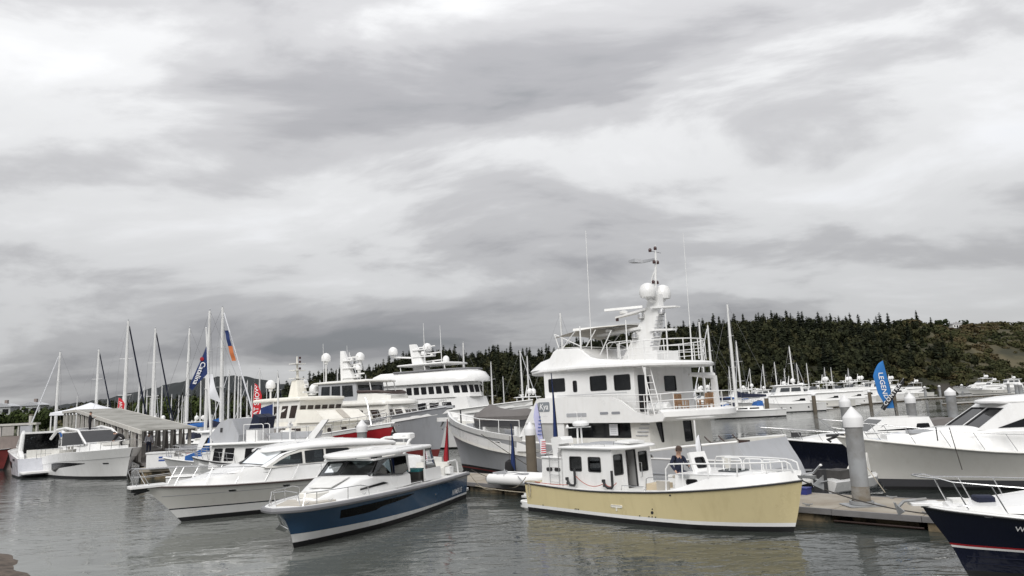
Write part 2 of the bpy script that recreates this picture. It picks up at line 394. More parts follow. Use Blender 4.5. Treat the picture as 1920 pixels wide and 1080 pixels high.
def text(parent, s, size, mp, m, name='lettering', thick=0.004, shear=0.0, spacing=1.0):
    """raised lettering; mp(u, v) maps text plane metres to the parent's space, centred"""
    cu = bpy.data.curves.new('lettering', 'FONT'); cu.body = s; cu.size = size; cu.align_x = 'CENTER'; cu.align_y = 'CENTER'
    cu.shear = shear; cu.space_character = spacing; cu.resolution_u = 2; cu.offset = size * 0.012
    ob = bpy.data.objects.new('lettering', cu); COL.objects.link(ob)
    dg = bpy.context.evaluated_depsgraph_get(); me = bpy.data.meshes.new_from_object(ob.evaluated_get(dg))
    bpy.data.objects.remove(ob); bpy.data.curves.remove(cu)
    me.transform(Matrix.Identity(4))
    for v in me.vertices: v.co = Vector(mp(v.co.x, v.co.y))
    me.materials.clear(); me.name = name
    return link(name, me, m, parent, smooth=False)
class Hull:
    def __init__(s, sheer, bs, bw, stem, trans, fl=1.5, keel=-0.5, kb=0.35):
        s.S, s.bs, s.bw, s.xb, s.xt = spl(sheer), spl(bs), spl(bw), spl(stem), spl(trans); s.fl, s.keel, s.kb = fl, keel, kb
    def pt(s, u, z, sd=1, out=0.0):
        sz = s.S(u); w = s.bw(u); b = s.bs(u)
        if z >= 0: y = w + (b - w) * min(1.15, z / sz) ** s.fl
        else: y = w * (1 - (1 - s.kb) * min(1, z / s.keel))
        x = s.xt(z) + (s.xb(z) - s.xt(z)) * u
        return (x + out * 0.3 * (u > 0.9), sd * (y + out), z)
    def us(s, n=28): return [1 - (1 - i / n) ** 1.35 for i in range(n + 1)]
    def band(s, root, name, z0, z1, m, nv=4, out=0.0, transom=True, n=28):
        f0 = z0 if callable(z0) else (lambda u: z0); f1 = z1 if callable(z1) else (lambda u: z1)
        b = MB(); U = s.us(n)
        for sd in (-1, 1):
            vs = [s.pt(u, f0(u) + (f1(u) - f0(u)) * j / nv, sd, out) for u in U for j in range(nv + 1)]
            b.add(vs, [(i * (nv + 1) + j, (i + 1) * (nv + 1) + j, (i + 1) * (nv + 1) + j + 1, i * (nv + 1) + j + 1) for i in range(n) for j in range(nv)])
        if transom:
            vs = [s.pt(0, f0(0) + (f1(0) - f0(0)) * j / nv, sd, out) for j in range(nv + 1) for sd in (-1, 1)]
            b.add(vs, [(2 * j, 2 * j + 1, 2 * j + 3, 2 * j + 2) for j in range(nv)])
        bm = bmesh.new(); me = bpy.data.meshes.new(name); me.from_pydata(b.v, [], b.f); bm.from_mesh(me)
        bmesh.ops.remove_doubles(bm, verts=bm.verts, dist=0.002); bmesh.ops.recalc_face_normals(bm, faces=bm.faces); bm.to_mesh(me); bm.free()
        return link(name, me, m, root, ang=40)
    def edge(s, dz=0.0, inset=0.0, u0=0.0, n=26, u1=1.0):
        """polyline along the sheer from the starboard quarter round the stem to the port quarter"""
        def q(u, sd):
            x, y, z = s.pt(u, s.S(u), sd); y = abs(y)
            return (x - (inset * 0.6 if u > 0.93 else 0), sd * max(0.0, y - inset), z + dz)
        U = [u0 + (u1 - u0) * (1 - (1 - i / n) ** 1.35) for i in range(n + 1)]
        return [q(u, -1) for u in U] + [q(u, 1) for u in U[::-1][1 if u1 >= 1 else 0:]]
    def at(s, u, dz=0.0, inset=0.0, sd=1):
        x, y, z = s.pt(u, s.S(u), sd); return (x - (inset * 0.6 if u > 0.93 else 0), sd * max(0.0, abs(y) - inset), z + dz)
    def deck(s, root, dz=0.08, rim=0.08, m=nonskid, rimm=white, camber=0.05, name='deck', n=24):
        b = MB(); U = s.us(n); W = [-1, -0.5, 0, 0.5, 1]
        vs = []
        for u in U:
            x, y, z = s.pt(u, s.S(u), 1); y = max(0.0, y - rim)
            for w in W: vs.append((x - rim * 0.5 * (u > 0.95), y * w, z - dz + camber * (1 - w * w) * min(1, y)))
        b.add(vs, [(i * 5 + j, (i + 1) * 5 + j, (i + 1) * 5 + j + 1, i * 5 + j + 1) for i in range(n) for j in range(4)])
        d = b.build(name, m, root, ang=50)
        c = MB()
        for sd in (-1, 1):
            vs = []
            for u in U:
                x, y, z = s.pt(u, s.S(u), sd); yi = sd * max(0.0, abs(y) - rim); xi = x - rim * 0.5 * (u > 0.95)
                vs += [(x, y, z - 0.01), (x, y, z + 0.025), (xi, yi, z + 0.03), (xi, yi, z - dz - 0.02)]
            c.add(vs, [(i * 4 + j, (i + 1) * 4 + j, (i + 1) * 4 + j + 1, i * 4 + j + 1) for i in range(n) for j in range(3)])
        c.build('toe_rail', rimm, root, ang=50)
        return d
    def patch(s, root, name, us, z0, z1, sd, m, out=0.012, nv=2):
        """panel that follows the hull skin between two curves over stations us"""
        f0 = spl(z0); f1 = spl(z1); n = len(us)
        vs = [s.pt(u, f0(u) + (f1(u) - f0(u)) * j / nv, sd, out) for u in us for j in range(nv + 1)]
        return MB().add(vs, [(i * (nv + 1) + j, (i + 1) * (nv + 1) + j, (i + 1) * (nv + 1) + j + 1, i * (nv + 1) + j + 1) for i in range(n - 1) for j in range(nv)]).build(name, m, root)
    def port(s, root, u, z, w, h, sd, m=darkglass, fm=steel, name='porthole'):
        """framed port light on the hull skin"""
        du = 0.01; a = Vector(s.pt(u - du, z, sd)); b = Vector(s.pt(u + du, z, sd)); c = Vector(s.pt(u, z + 0.05, sd)); d = Vector(s.pt(u, z - 0.05, sd))
        tx = (b - a).normalized(); tz = (c - d).normalized(); nn = tx.cross(tz).normalized()
        if nn.y * sd < 0: nn = -nn
        o = Vector(s.pt(u, z, sd))
        def ringp(k, off): return [o + tx * x * k + tz * y * k + nn * off for x, y in rnd_poly(rect(-w / 2, w / 2, -h / 2, h / 2), min(w, h) * 0.4)]
        f = MB().loft([ringp(1.22, -0.02), ringp(1.22, 0.015), ringp(1.0, 0.02), ringp(1.0, 0.005)], False, False).build(name, fm, root)
        MB().loft([ringp(1.05, -0.01), ringp(1.05, 0.010)]).build('pane', m, f)
        return f
rng = random.Random(11)
# ------------------------------------------------------------------ water
def water_material():
    m = bpy.data.materials.new('harbour_water'); m.use_nodes = True; t = m.node_tree; b = t.nodes['Principled BSDF']
    b.inputs['IOR'].default_value = 1.33; b.inputs['Roughness'].default_value = 0.04
    tcn = N(t, 'ShaderNodeTexCoord')
    nz = N(t, 'ShaderNodeTexNoise', i_Scale=0.05, i_Detail=3.0); LK(t, tcn.outputs['Object'], nz.inputs['Vector'])
    deep = RAMP(t, nz.outputs[0], [(0.35, (0.026, 0.032, 0.029)), (0.65, (0.042, 0.049, 0.045))])
    # silty shallows by the rocks in the near left corner
    vd = N(t, 'ShaderNodeVectorMath', operation='DISTANCE'); LK(t, tcn.outputs['Object'], vd.inputs[0]); vd.inputs[1].default_value = (-17.0, 19.0, 0.0)
    sh = RAMP(t, MATH(t, 'DIVIDE', vd.outputs['Value'], 26.0), [(0.05, 1.0), (1.0, 0.0)], 'EASE')
    mxw = N(t, 'ShaderNodeMix', data_type='RGBA'); LK(t, sh, mxw.inputs['Factor']); LK(t, deep, mxw.inputs['A']); mxw.inputs['B'].default_value = (0.145, 0.153, 0.140, 1)
    LK(t, mxw.outputs['Result'], b.inputs['Base Color'])
    def rip(scale, sx, sy, rot, det, dist=0.0):
        mpn = N(t, 'ShaderNodeMapping'); mpn.inputs['Scale'].default_value = (sx, sy, 1); mpn.inputs['Rotation'].default_value = (0, 0, R(rot)); LK(t, tcn.outputs['Object'], mpn.inputs[0])
        q = N(t, 'ShaderNodeTexNoise', i_Scale=scale, i_Detail=det, i_Roughness=0.55, i_Distortion=dist); LK(t, mpn.outputs[0], q.inputs['Vector']); return q.outputs[0]
    a = rip(2.6, 0.55, 1.0, 12, 3.0, 0.6); c = rip(0.55, 0.6, 1.0, -20, 2.0, 0.3)
    # wind patches: where the breeze touches the surface the ripple is stronger
    wp = RAMP(t, rip(0.085, 0.4, 1.0, 8, 3.0, 0.4), [(0.40, 0.12), (0.60, 1.15)])
    hgt = MATH(t, 'ADD', MATH(t, 'MULTIPLY', MATH(t, 'MULTIPLY', a, wp), 0.060), MATH(t, 'MULTIPLY', c, 0.11))
    bp = N(t, 'ShaderNodeBump', i_Strength=0.62, i_Distance=1.0); LK(t, hgt, bp.inputs['Height']); LK(t, bp.outputs[0], b.inputs['Normal'])
    return m
ys = [-40, 0, 8, 14] + [14 + i * 1.5 for i in range(1, 40)] + [80, 100, 140, 200, 320, 600, 1200, 2500, 6000]
xs = [-6000, -2000, -800, -300, -120, -60, -30, 0, 30, 60, 120, 300, 800, 2000, 6000]
structure(MB().add([(x, y, 0) for y in ys for x in xs], [(i * len(xs) + j, i * len(xs) + j + 1, (i + 1) * len(xs) + j + 1, (i + 1) * len(xs) + j) for i in range(len(ys) - 1) for j in range(len(xs) - 1)]).build('water', water_material()))
# ------------------------------------------------------------------ terrain
def fbm(x, y, seed=0, o=4):
    v = 0; a = 1; f = 1
    for k in range(o):
        v += a * math.sin(x * f * 0.9 + seed * 3.1 + 1.7 * math.sin(y * f * 0.7 + k + seed)) * math.cos(y * f * 1.1 + 1.3 * math.sin(x * f * 0.8 - k)); a *= 0.5; f *= 2.03
    return v
def hill_material():
    m = bpy.data.materials.new('hillside_ground'); m.use_nodes = True; t = m.node_tree; b = t.nodes['Principled BSDF']; b.inputs['Roughness'].default_value = 0.95
    tcn = N(t, 'ShaderNodeTexCoord')
    nz = N(t, 'ShaderNodeTexNoise', i_Scale=0.035, i_Detail=8.0, i_Roughness=0.65); LK(t, tcn.outputs['Object'], nz.inputs['Vector'])
    grass = RAMP(t, nz.outputs[0], [(0.38, (0.030, 0.030, 0.016)), (0.5, (0.066, 0.058, 0.030)), (0.66, (0.100, 0.084, 0.045))])
    floor_ = RAMP(t, nz.outputs[0], [(0.38, (0.014, 0.017, 0.009)), (0.66, (0.038, 0.038, 0.018))])
    sp = N(t, 'ShaderNodeSeparateXYZ'); LK(t, tcn.outputs['Object'], sp.inputs[0])
    mxn = N(t, 'ShaderNodeMix', data_type='RGBA'); LK(t, RAMP(t, MATH(t, 'MULTIPLY', sp.outputs[0], 0.001), [(0.26, 0.0), (0.33, 1.0)]), mxn.inputs['Factor'])
    LK(t, floor_, mxn.inputs['A']); LK(t, grass, mxn.inputs['B']); mz = N(t, 'ShaderNodeMix', data_type='RGBA'); LK(t, RAMP(t, MATH(t, 'MULTIPLY', sp.outputs[2], 0.05), [(0.14, 0.0), (0.24, 1.0)]), mz.inputs['Factor'])
    mz.inputs['A'].default_value = (0.045, 0.040, 0.034, 1); LK(t, mxn.outputs['Result'], mz.inputs['B']); LK(t, mz.outputs['Result'], b.inputs['Base Color'])
    return m
SKY = spl([(-330, 4), (-260, 8), (-208, 9), (-183, 12), (-157, 21), (-136, 25), (-114, 26), (-88, 33), (-58, 37), (-36, 33), (-15, 37), (15, 31), (37, 35), (59, 40), (94, 46), (128, 48), (154, 50), (189, 52), (232, 52), (258, 50), (292, 50), (318, 54), (335, 50), (345, 47.5), (360, 48.5), (382, 49), (412, 47), (441, 42), (520, 36), (620, 26), (760, 14)])
RIDGE_Y, SHORE_Y = 560.0, 440.0
def shore_y(x): return SHORE_Y + 10 * math.sin(x / 47.0) + 5 * math.sin(x / 19.0 + 1)
def hill_z(x, y):
    s0 = shore_y(x); k = (y - s0) / (RIDGE_Y - s0)
    h = SKY(x)
    if k <= 0: return -1.5 + 1.5 * max(-1, k)
    e = 1.8 * min(1, k * 14)
    if k <= 1: p = k ** 0.82; z = h * (p * p * (3 - 2 * p) * 0.45 + p * 0.55)
    else: z = h * max(0.0, 1 - (k - 1) * 0.55)
    return e + z * 0.97 + fbm(x * 0.04, y * 0.05, 2) * 1.5 * min(1, k * 2) * (0.25 if k > 0.92 else 1)
nx, ny = 190, 34
hx = [-360 + 1150 * i / nx for i in range(nx + 1)]; hy = [425 + 290 * (j / ny) ** 1.15 for j in range(ny + 1)]
structure(MB().add([(x, y, hill_z(x, y)) for y in hy for x in hx], [(i * (nx + 1) + j, i * (nx + 1) + j + 1, (i + 1) * (nx + 1) + j + 1, (i + 1) * (nx + 1) + j) for i in range(ny) for j in range(nx)]).build('wooded_headland_terrain', hill_material(), ang=60))
# far ridge across the bay
FAR = spl([(-3400, 40), (-2048, 64), (-1773, 60), (-1590, 70), (-1426, 84), (-1317, 102), (-1226, 118), (-1134, 136), (-1043, 143), (-969, 143.5), (-877, 125), (-803, 107), (-675, 78), (-492, 52), (0, 45), (900, 40), (2600, 40)])
farm = mat('far_forest', (0.014, 0.018, 0.019), 0.95, var=0.35, vscale=0.03)
fx = [-3400 + 6000 * i / 420 for i in range(421)]; fr = random.Random(4)
fv = []
for j, (yy, k) in enumerate(((2050, 0.0), (2120, 0.18), (2220, 0.5), (2320, 0.8), (2400, 1.0), (2520, 0.9), (2800, 0.0))):
    for x in fx: fv.append((x, yy, FAR(x) * k + (fr.uniform(-3.5, 3.5) if 0 < k else 0) * (1.0 if k < 0.99 else 0.9) - (3 if k == 0 else 0)))
structure(MB().add(fv, [(i * 421 + j, i * 421 + j + 1, (i + 1) * 421 + j + 1, (i + 1) * 421 + j) for i in range(6) for j in range(420)]).build('far_wooded_ridge', farm, ang=15))
# low land at the head of the harbour behind the left-hand moorings
lowm = mat('shore_grass', (0.07, 0.075, 0.035), 0.95, var=0.3, vscale=0.1)
lv = []; lx = [-560 + 480 * i / 40 for i in range(41)]
for yy, zz in ((270, -1.0), (278, 1.0), (300, 1.8), (350, 2.6), (430, 3.0)):
    for x in lx: lv.append((x, yy + 6 * math.sin(x * 0.05), zz + 0.3 * math.sin(x * 0.11) if zz > 0 else zz))
structure(MB().add(lv, [(i * 41 + j, i * 41 + j + 1, (i + 1) * 41 + j + 1, (i + 1) * 41 + j) for i in range(4) for j in range(40)]).build('harbour_head_shore', lowm, ang=60))
# ------------------------------------------------------------------ vegetation
def leafmat(name, dark, light, hue2=None):
    m = bpy.data.materials.new(name); m.use_nodes = True; t = m.node_tree; b = t.nodes['Principled BSDF']; b.inputs['Roughness'].default_value = 0.9
    b.inputs['Specular IOR Level'].default_value = 0.15
    at = N(t, 'ShaderNodeAttribute', attribute_name='tint'); stops = [(0.0, dark), (0.5, light)] + ([(1.0, hue2)] if hue2 else [(1.0, light)])
    LK(t, RAMP(t, at.outputs['Fac'], stops), b.inputs['Base Color'])
    return m
conmat = leafmat('conifer_needles', (0.009, 0.012, 0.008), (0.020, 0.025, 0.012), (0.038, 0.040, 0.019))
mixmat = leafmat('dark_broadleaf', (0.012, 0.015, 0.009), (0.029, 0.033, 0.015), (0.050, 0.048, 0.022))
bushmat = leafmat('hillside_scrub', (0.024, 0.030, 0.013), (0.056, 0.057, 0.024), (0.082, 0.060, 0.031))
willowmat = leafmat('spring_leaves', (0.016, 0.022, 0.010), (0.040, 0.055, 0.016), (0.075, 0.090, 0.028))
barkm = mat('bark', (0.06, 0.05, 0.04), 0.95, var=0.2)
def conifer_geo(r, h=20.0):
    """needle boughs: drooping triangles whorled about the stem, ragged outline; unit in metres"""
    V = []; F = []; lean = r.uniform(-0.4, 0.4); bare = r.uniform(0.08, 0.22)
    z = h * bare
    while z < h * 0.985:
        q = 1 - (z / h - bare) / (1 - bare); rad = (0.205 * h * q ** 0.62 + 0.3) * r.uniform(0.55, 1.25)
        nb = 5 if q > 0.25 else 4; a0 = r.uniform(0, 6.28)
        for k in range(nb):
            a = a0 + 6.283 * k / nb + r.uniform(-0.4, 0.4); l = rad * r.uniform(0.55, 1.15); w = l * r.uniform(0.36, 0.6) + 0.3; d = l * r.uniform(0.15, 0.5)
            cx_, cy_ = lean * z / h, 0; ca, sa = math.cos(a), math.sin(a); b0 = len(V)
            V += [(cx_, cy_, z + 0.35 * w), (cx_ + ca * l * 0.6 - sa * w, cy_ + sa * l * 0.6 + ca * w, z - d * 0.4), (cx_ + ca * l, cy_ + sa * l, z - d), (cx_ + ca * l * 0.6 + sa * w, cy_ + sa * l * 0.6 - ca * w, z - d * 0.5)]
            F += [(b0, b0 + 1, b0 + 2, b0 + 3)]
        z += h * r.uniform(0.030, 0.050)
    b0 = len(V); V += [(lean - 0.25, 0, h * 0.93), (lean + 0.25, 0.1, h * 0.93), (lean, 0, h)]; F.append((b0, b0 + 1, b0 + 2, b0 + 2))
    return np.array(V), np.array(F)
def bush_geo(r, n=130, flat=0.8, leaf=0.22):
    """rounded crown of unit radius made of leaf clumps on several lobes"""
    V = []; F = []
    lobes = [(r.uniform(-0.5, 0.5), r.uniform(-0.5, 0.5), r.uniform(0.25, 0.85) * flat, r.uniform(0.35, 0.6)) for _ in range(6)]
    for i in range(n):
        lx_, ly_, lz_, lr = lobes[i % 6]
        d = Vector((r.gauss(0, 1), r.gauss(0, 1), r.gauss(0.25, 0.9))).normalized()
        c = Vector((lx_, ly_, lz_)) + d * lr * r.uniform(0.75, 1.1)
        a = Vector((r.gauss(0, 1), r.gauss(0, 1), r.gauss(0, 1))); t1 = (d * 0.4 + a.normalized()).cross(d).normalized(); t2 = (d + a.normalized() * 0.6).cross(t1).normalized(); s_ = leaf * r.uniform(0.6, 1.25); b0 = len(V)
        V += [tuple(c + t1 * s_), tuple(c + t2 * s_ * 0.7), tuple(c - t1 * s_), tuple(c - t2 * s_ * 0.7)]; F.append((b0, b0 + 1, b0 + 2, b0 + 3))
    return np.array(V), np.array(F)
def to_mesh(name, V, F, tint):
    me = bpy.data.meshes.new(name); nf = len(F)
    me.vertices.add(len(V)); me.vertices.foreach_set('co', np.asarray(V, dtype=np.float32).ravel())
    me.loops.add(nf * 4); me.polygons.add(nf)
    me.loops.foreach_set('vertex_index', np.asarray(F, dtype=np.int32).ravel())
    me.polygons.foreach_set('loop_start', np.arange(0, nf * 4, 4, dtype=np.int32)); me.polygons.foreach_set('loop_total', np.full(nf, 4, dtype=np.int32))
    at = me.attributes.new('tint', 'FLOAT', 'POINT'); at.data.foreach_set('value', np.asarray(tint, dtype=np.float32))
    me.update(calc_edges=True); me.validate()
    return me
vr = random.Random(77)
CON = [conifer_geo(vr) for _ in range(7)]; BUSH = [bush_geo(vr) for _ in range(7)]
def scatter(name, geos, places, m):
    VV = []; FF = []; TT = []; k = 0
    for (x, y, z, s_, sz, rot, tint) in places:
        V, F = geos[vr.randrange(len(geos))]; c, s2 = math.cos(rot), math.sin(rot)
        W = np.stack([V[:, 0] * c - V[:, 1] * s2, V[:, 0] * s2 + V[:, 1] * c, V[:, 2]], 1) * np.array([s_, s_, sz]) + np.array([x, y, z])
        VV.append(W); FF.append(F + k); k += len(V)
        q = np.repeat(np.random.RandomState(vr.randrange(1 << 30)).uniform(-0.12, 0.12, len(V) // 4 + 1), 4)[:len(V)]
        TT.append(np.clip(tint + q, 0, 1))
    return stuff(link(name, to_mesh(name, np.concatenate(VV), np.concatenate(FF), np.concatenate(TT)), m, None, smooth=False))
def conifer_zone(x): return 1.0 if x < 225 else max(0.0, 1 - (x - 225) / 95.0)
forest = []; scrub = []
for _ in range(7600):
    x = vr.uniform(-330, 720); k = vr.random() ** 0.9; y = shore_y(x) + 2 + k * (RIDGE_Y + 4 - shore_y(x)); z = hill_z(x, y)
    pc = conifer_zone(x)
    if fbm(x * 0.06, y * 0.06, 5) > 0.55: pc *= 0.55
    if x < -150: pc *= 0.6
    if k < 0.22: pc *= 0.35
    pc *= 0.8
    if vr.random() < pc:
        if len(forest) < 1500:
            s_ = vr.uniform(0.30, 0.85); forest.append((x, y, z - 0.5, s_ * 1.05, s_, vr.uniform(0, 6.28), vr.betavariate(2, 3)))
    elif len(scrub) < 3600:
        grass = fbm(x * 0.018 + 2, y * 0.03, 9, 2)
        if x > 330 and grass > -0.1 and vr.random() < 0.7: continue
        s_ = vr.uniform(2.0, 4.6) * (1.35 if x < 250 else 1.0); scrub.append((x, y, z - 0.4 * s_, s_ * vr.uniform(0.9, 1.4), s_ * vr.uniform(0.8, 1.15), vr.uniform(0, 6.28), min(1, max(0, 0.42 + 0.32 * fbm(x * 0.03, y * 0.05, 7, 2) + vr.gauss(0, 0.16)))))
mixed = []
for _ in range(2300):
    x = vr.uniform(-330, 310); k = vr.random(); y = shore_y(x) + 5 + k * (RIDGE_Y - 2 - shore_y(x)); s_ = vr.uniform(2.6, 5.6)
    if vr.random() < conifer_zone(x): mixed.append((x, y, hill_z(x, y) + vr.uniform(1, 5), s_ * vr.uniform(0.8, 1.2), s_ * vr.uniform(0.9, 1.5), vr.uniform(0, 6.28), vr.betavariate(2, 2)))
scatter('hillside_broadleaf', BUSH, mixed, mixmat)['label'] = 'dark rounded crowns mixed into the conifer wood on the headland'
scatter('hillside_forest', CON, forest, conmat)['label'] = 'dense dark conifer wood covering the headland'
scatter('hillside_scrub', BUSH, scrub, bushmat)['label'] = 'mixed green and russet scrub on the open hillside'
# conifers that stand out one by one along the ridge
def tree_proto(geo, m, th, tr):
    V, F = geo; tint = np.repeat(np.random.RandomState(3).uniform(0.05, 0.5, len(V) // 4 + 1), 4)[:len(V)]
    return to_mesh('crown', V, F, tint), MB().tube([(0, 0, -1), (0, 0, th * 0.5), (0, 0, th)], [tr, tr * 0.7, tr * 0.2], 6)
PRO = []
for g in CON[:5]:
    me, tb = tree_proto(g, conmat, 18.5, 0.35); me.materials.append(conmat)
    tme = bpy.data.meshes.new('trunk'); tme.from_pydata(tb.v, [], tb.f); tme.materials.append(barkm); PRO.append((me, tme))
nt_ = 0; x = -165.0
while x < 330:
    y = RIDGE_Y - vr.uniform(-2, 7); z = hill_z(x, y); s_ = vr.uniform(0.62, 0.98) if x < 230 else vr.uniform(0.3, 0.6)
    t_ = thing('ridge_conifer', 'dark conifer on the skyline of the wooded headland', 'conifer', (x, y, z - 0.4), vr.uniform(0, 360), 'conifers along the ridge of the headland'); t_.scale = (s_, s_, s_)
    cm, tm = PRO[vr.randrange(5)]
    link('trunk', tm, None, t_, False); link('crown', cm, None, t_, False); nt_ += 1
    x += vr.uniform(3, 15) * (1 if x < 235 else 2.6)
# leafy trees beyond the left-hand moorings
def leafy(x, y, z, rx, h, n, label, group, leaf=0.16, tintc=0.5, nm='leafy_tree'):
    t_ = thing(nm, label, 'tree', (x, y, z), 0, group)
    V, F = bush_geo(vr, n, 1.0, leaf); V = V * np.array([rx, rx, h * 0.72]) + np.array([0, 0, h * 0.16])
    tint = np.clip(np.repeat(np.random.RandomState(vr.randrange(9999)).normal(tintc, 0.16, len(V) // 4 + 1), 4)[:len(V)], 0, 1)
    link('crown', to_mesh('crown', V, F, tint), willowmat, t_, False)
    b = MB().tube([(0, 0, -0.5), (0.1, 0, h * 0.3), (0, 0.1, h * 0.6)], [0.3, 0.24, 0.1], 7)
    for q in range(5):
        a = q * 1.26; b.tube([(0.1, 0, h * (0.2 + 0.05 * q)), (math.cos(a) * rx * 0.45, math.sin(a) * rx * 0.45, h * (0.5 + 0.05 * q))], [0.14, 0.05], 5)
    b.build('trunk', barkm, t_)
for i, (x, y, rx, h, tn, lab) in enumerate([(-123, 232, 4.4, 10.5, 0.62, 'bright green willow-like tree behind the masts, leftmost of the row'), (-116, 229, 4.8, 11.2, 0.55, 'bright green willow-like tree, second from the left behind the masts'),
        (-108, 233, 4.6, 11.0, 0.66, 'tall bright green tree behind the masts, middle of the row'), (-101, 230, 4.2, 9.4, 0.55, 'bright green tree behind the masts, fourth in the row'), (-94, 234, 4.4, 9.0, 0.45, 'rounded green tree behind the masts, right of the row'),
        (-85, 236, 4.6, 8.5, 0.3, 'darker green tree behind the red show banner'), (-76, 238, 5.0, 9.0, 0.25, 'dark green tree beyond the sailboats right of the red banner'),
        (-149, 212, 4.8, 8.2, 0.5, 'green tree at the far left edge above the ramp'), (-141, 210, 4.4, 7.6, 0.4, 'green tree behind the left-hand shore house'), (-157, 214, 5.2, 7.4, 0.5, 'green tree cut by the left edge of the picture'),
        (-132, 240, 4.5, 9.0, 0.05, 'dark tree right of the shore houses'), (-140, 246, 4.5, 9.6, 0.08, 'dark tree between the shore houses'), (-150, 262, 5.0, 10.0, 0.06, 'dark tree behind the white tent'), (-162, 262, 5.0, 9.0, 0.05, 'dark tree left of the white tent')]):
    leafy(x * 1.27, y * 1.27, 1.5, rx * 1.3, h * (1.05 if tn > 0.1 else 0.9), 900, lab, 'trees at the head of the harbour', leaf=0.11, tintc=tn * 0.8)
# small white house on the brow
t_ = thing('hilltop_house', 'small white house on the brow of the hill above the blue banner', 'house', (353, 556, hill_z(353, 556) - 0.2), 8)
wm = mat('house_render', (0.7, 0.7, 0.69), 0.7); 
house(t_, [(-4, -3, 0), (4, -3, 0), (4, 3, 0), (-4, 3, 0)], [(-4, -3, 3.2), (4, -3, 3.2), (4, 3, 3.2), (-4, 3, 3.2)], wm, {0: [(1, 2.2, 1, 2.2), (3.2, 4.6, 0.2, 2.2), (5.6, 6.8, 1, 2.2)]}, mode='panel', name='wall', r=0)
MB().side([(-4.5, 3.2), (4.5, 3.2), (3.4, 4.4), (-3.4, 4.4)], -3.4, 3.4).build('roof', mat('house_roof', (0.4, 0.4, 0.41), 0.8), t_)
MB().box(1.5, 2.2, -0.3, 0.4, 4.3, 5.2).build('chimney', rustw, t_)
for i, (x, rx, h) in enumerate([(343, 4.5, 6.5), (347, 4, 7), (362, 3.5, 5.0)]):
    leafy(x, 558, hill_z(x, 558) - 0.5, rx, h, 160, ('dark bushy tree left of the hilltop house', 'tall dark tree just behind the hilltop house', 'low dark tree right of the hilltop house')[i], 'trees by the hilltop house', 0.24, 0.05)
# ------------------------------------------------------------------ docks and pilings
def oriented(ox, oy, deg):
    c, s_ = math.cos(R(deg)), math.sin(R(deg))
    return lambda x, y: (ox + x * c - y * s_, oy + x * s_ + y * c)
def piling(x, y, r, zt, label, body=galv, capm=capwhite, cap=0.55, bracket=False, group='mooring pilings with pointed white caps', tilt=0.0, base=-1.0):
    t_ = thing('mooring_piling', label, 'piling', (x, y, 0), 0, group); t_.rotation_euler = (0, R(tilt), 0)
    MB().lathe((0, 0, 0), [(r * 1.0, base), (r, 0.6), (r * 0.985, zt - cap)], 18).build('shaft', body, t_, ang=50)
    MB().lathe((0, 0, 0), [(r * 1.12, zt - cap - 0.02), (r * 1.14, zt - cap * 0.58), (r * 1.10, zt - cap * 0.52), (0.02, zt)], 18).build('cap', capm, t_)
    if bracket:
        MB().lathe((0, 0, 0), [(r * 1.35, 0.44), (r * 1.35, 0.54), (r * 1.12, 0.54), (r * 1.12, 0.44)], 18).build('collar', galv, t_)
    return t_
DX, DY = 0.696, -0.718
dk = thing('floating_dock', 'concrete floating dock with grey timber edge between the boats', 'dock', (8.6, 22.6, 0), -45.9)
DW = 3.3; s0 = -21.0; seg = 2.45; k = 0
while s0 < 6.5:
    s1 = min(s0 + seg, 6.6)
    MB().prism(rnd_poly([(s0 + 0.012, 0.10), (s1 - 0.012, 0.10), (s1 - 0.012, DW - 0.1), (s0 + 0.012, DW - 0.1)], 0.02, 1), 0.25, 0.400 + rng.uniform(-0.004, 0.004), 0.012).build('slab', concrete, dk)
    for y0 in (-0.02, DW - 0.085): MB().box(s0 + 0.008, s1 - 0.008, y0, y0 + 0.10, 0.245 + rng.uniform(-.006, .006), 0.405 + rng.uniform(-.008, .008)).build('edge_timber', waler, dk)
    if k % 4 != 1:
        MB().prism(rnd_poly([(s0 + 0.1, 0.05 + rng.uniform(0, 0.06)), (s1 - 0.1, 0.05 + rng.uniform(0, 0.06)), (s1 - 0.1, DW - 0.15), (s0 + 0.1, DW - 0.15)], 0.05, 2), -0.6, 0.24).build('float', floatm, dk)
    else:
        MB().box(s0 + 0.3, s1 - 0.3, 0.7, DW - 0.7, -0.6, 0.24).build('float', floatm, dk)
        MB().tube([(s0, 0.12, 0.06), (s1, 0.12, 0.06)], 0.03).build('tie_rod', brownrail, dk)
    s0 = s1; k += 1
for s_, y_ in ((-14.6, 0.35), (-9.2, 0.35), (0.2, 0.3), (3.6, 0.3), (-11.5, DW - 0.35), (-4, DW - 0.35), (1.8, DW - .35)):
    b = MB().box(s_ - 0.05, s_ + 0.05, y_ - 0.03, y_ + 0.03, 0.40, 0.47); b.tube([(s_ - 0.16, y_, 0.48), (s_ - 0.06, y_, 0.46), (s_ + 0.06, y_, 0.46), (s_ + 0.16, y_, 0.48)], 0.02); b.build('cleat', galv, dk)
piling(10.50, 22.35, 0.26, 3.42, 'tall grey steel piling with white cone cap on the dock right of the yellow boat', cap=0.62, bracket=True, tilt=0.8)
MB().lathe((0, 0, 0), [(0.262 , 0.545), (0.2625, 0.8), (0.2615, 0.98)], 18).build('tide_stain', tide, bpy.data.objects['mooring_piling'])
MB().prism(rnd_poly([(-0.55, -0.45), (0.55, -0.45), (0.55, 0.4), (-0.55, 0.4)], 0.08), 0.402, 0.43).build('bracket_plate', galv, bpy.data.objects['mooring_piling'])
piling(0.55, 34.3, 0.25, 3.1, 'brown piling with grey white cap behind the stern of the yellow boat', body=pilebrown, cap=0.62)
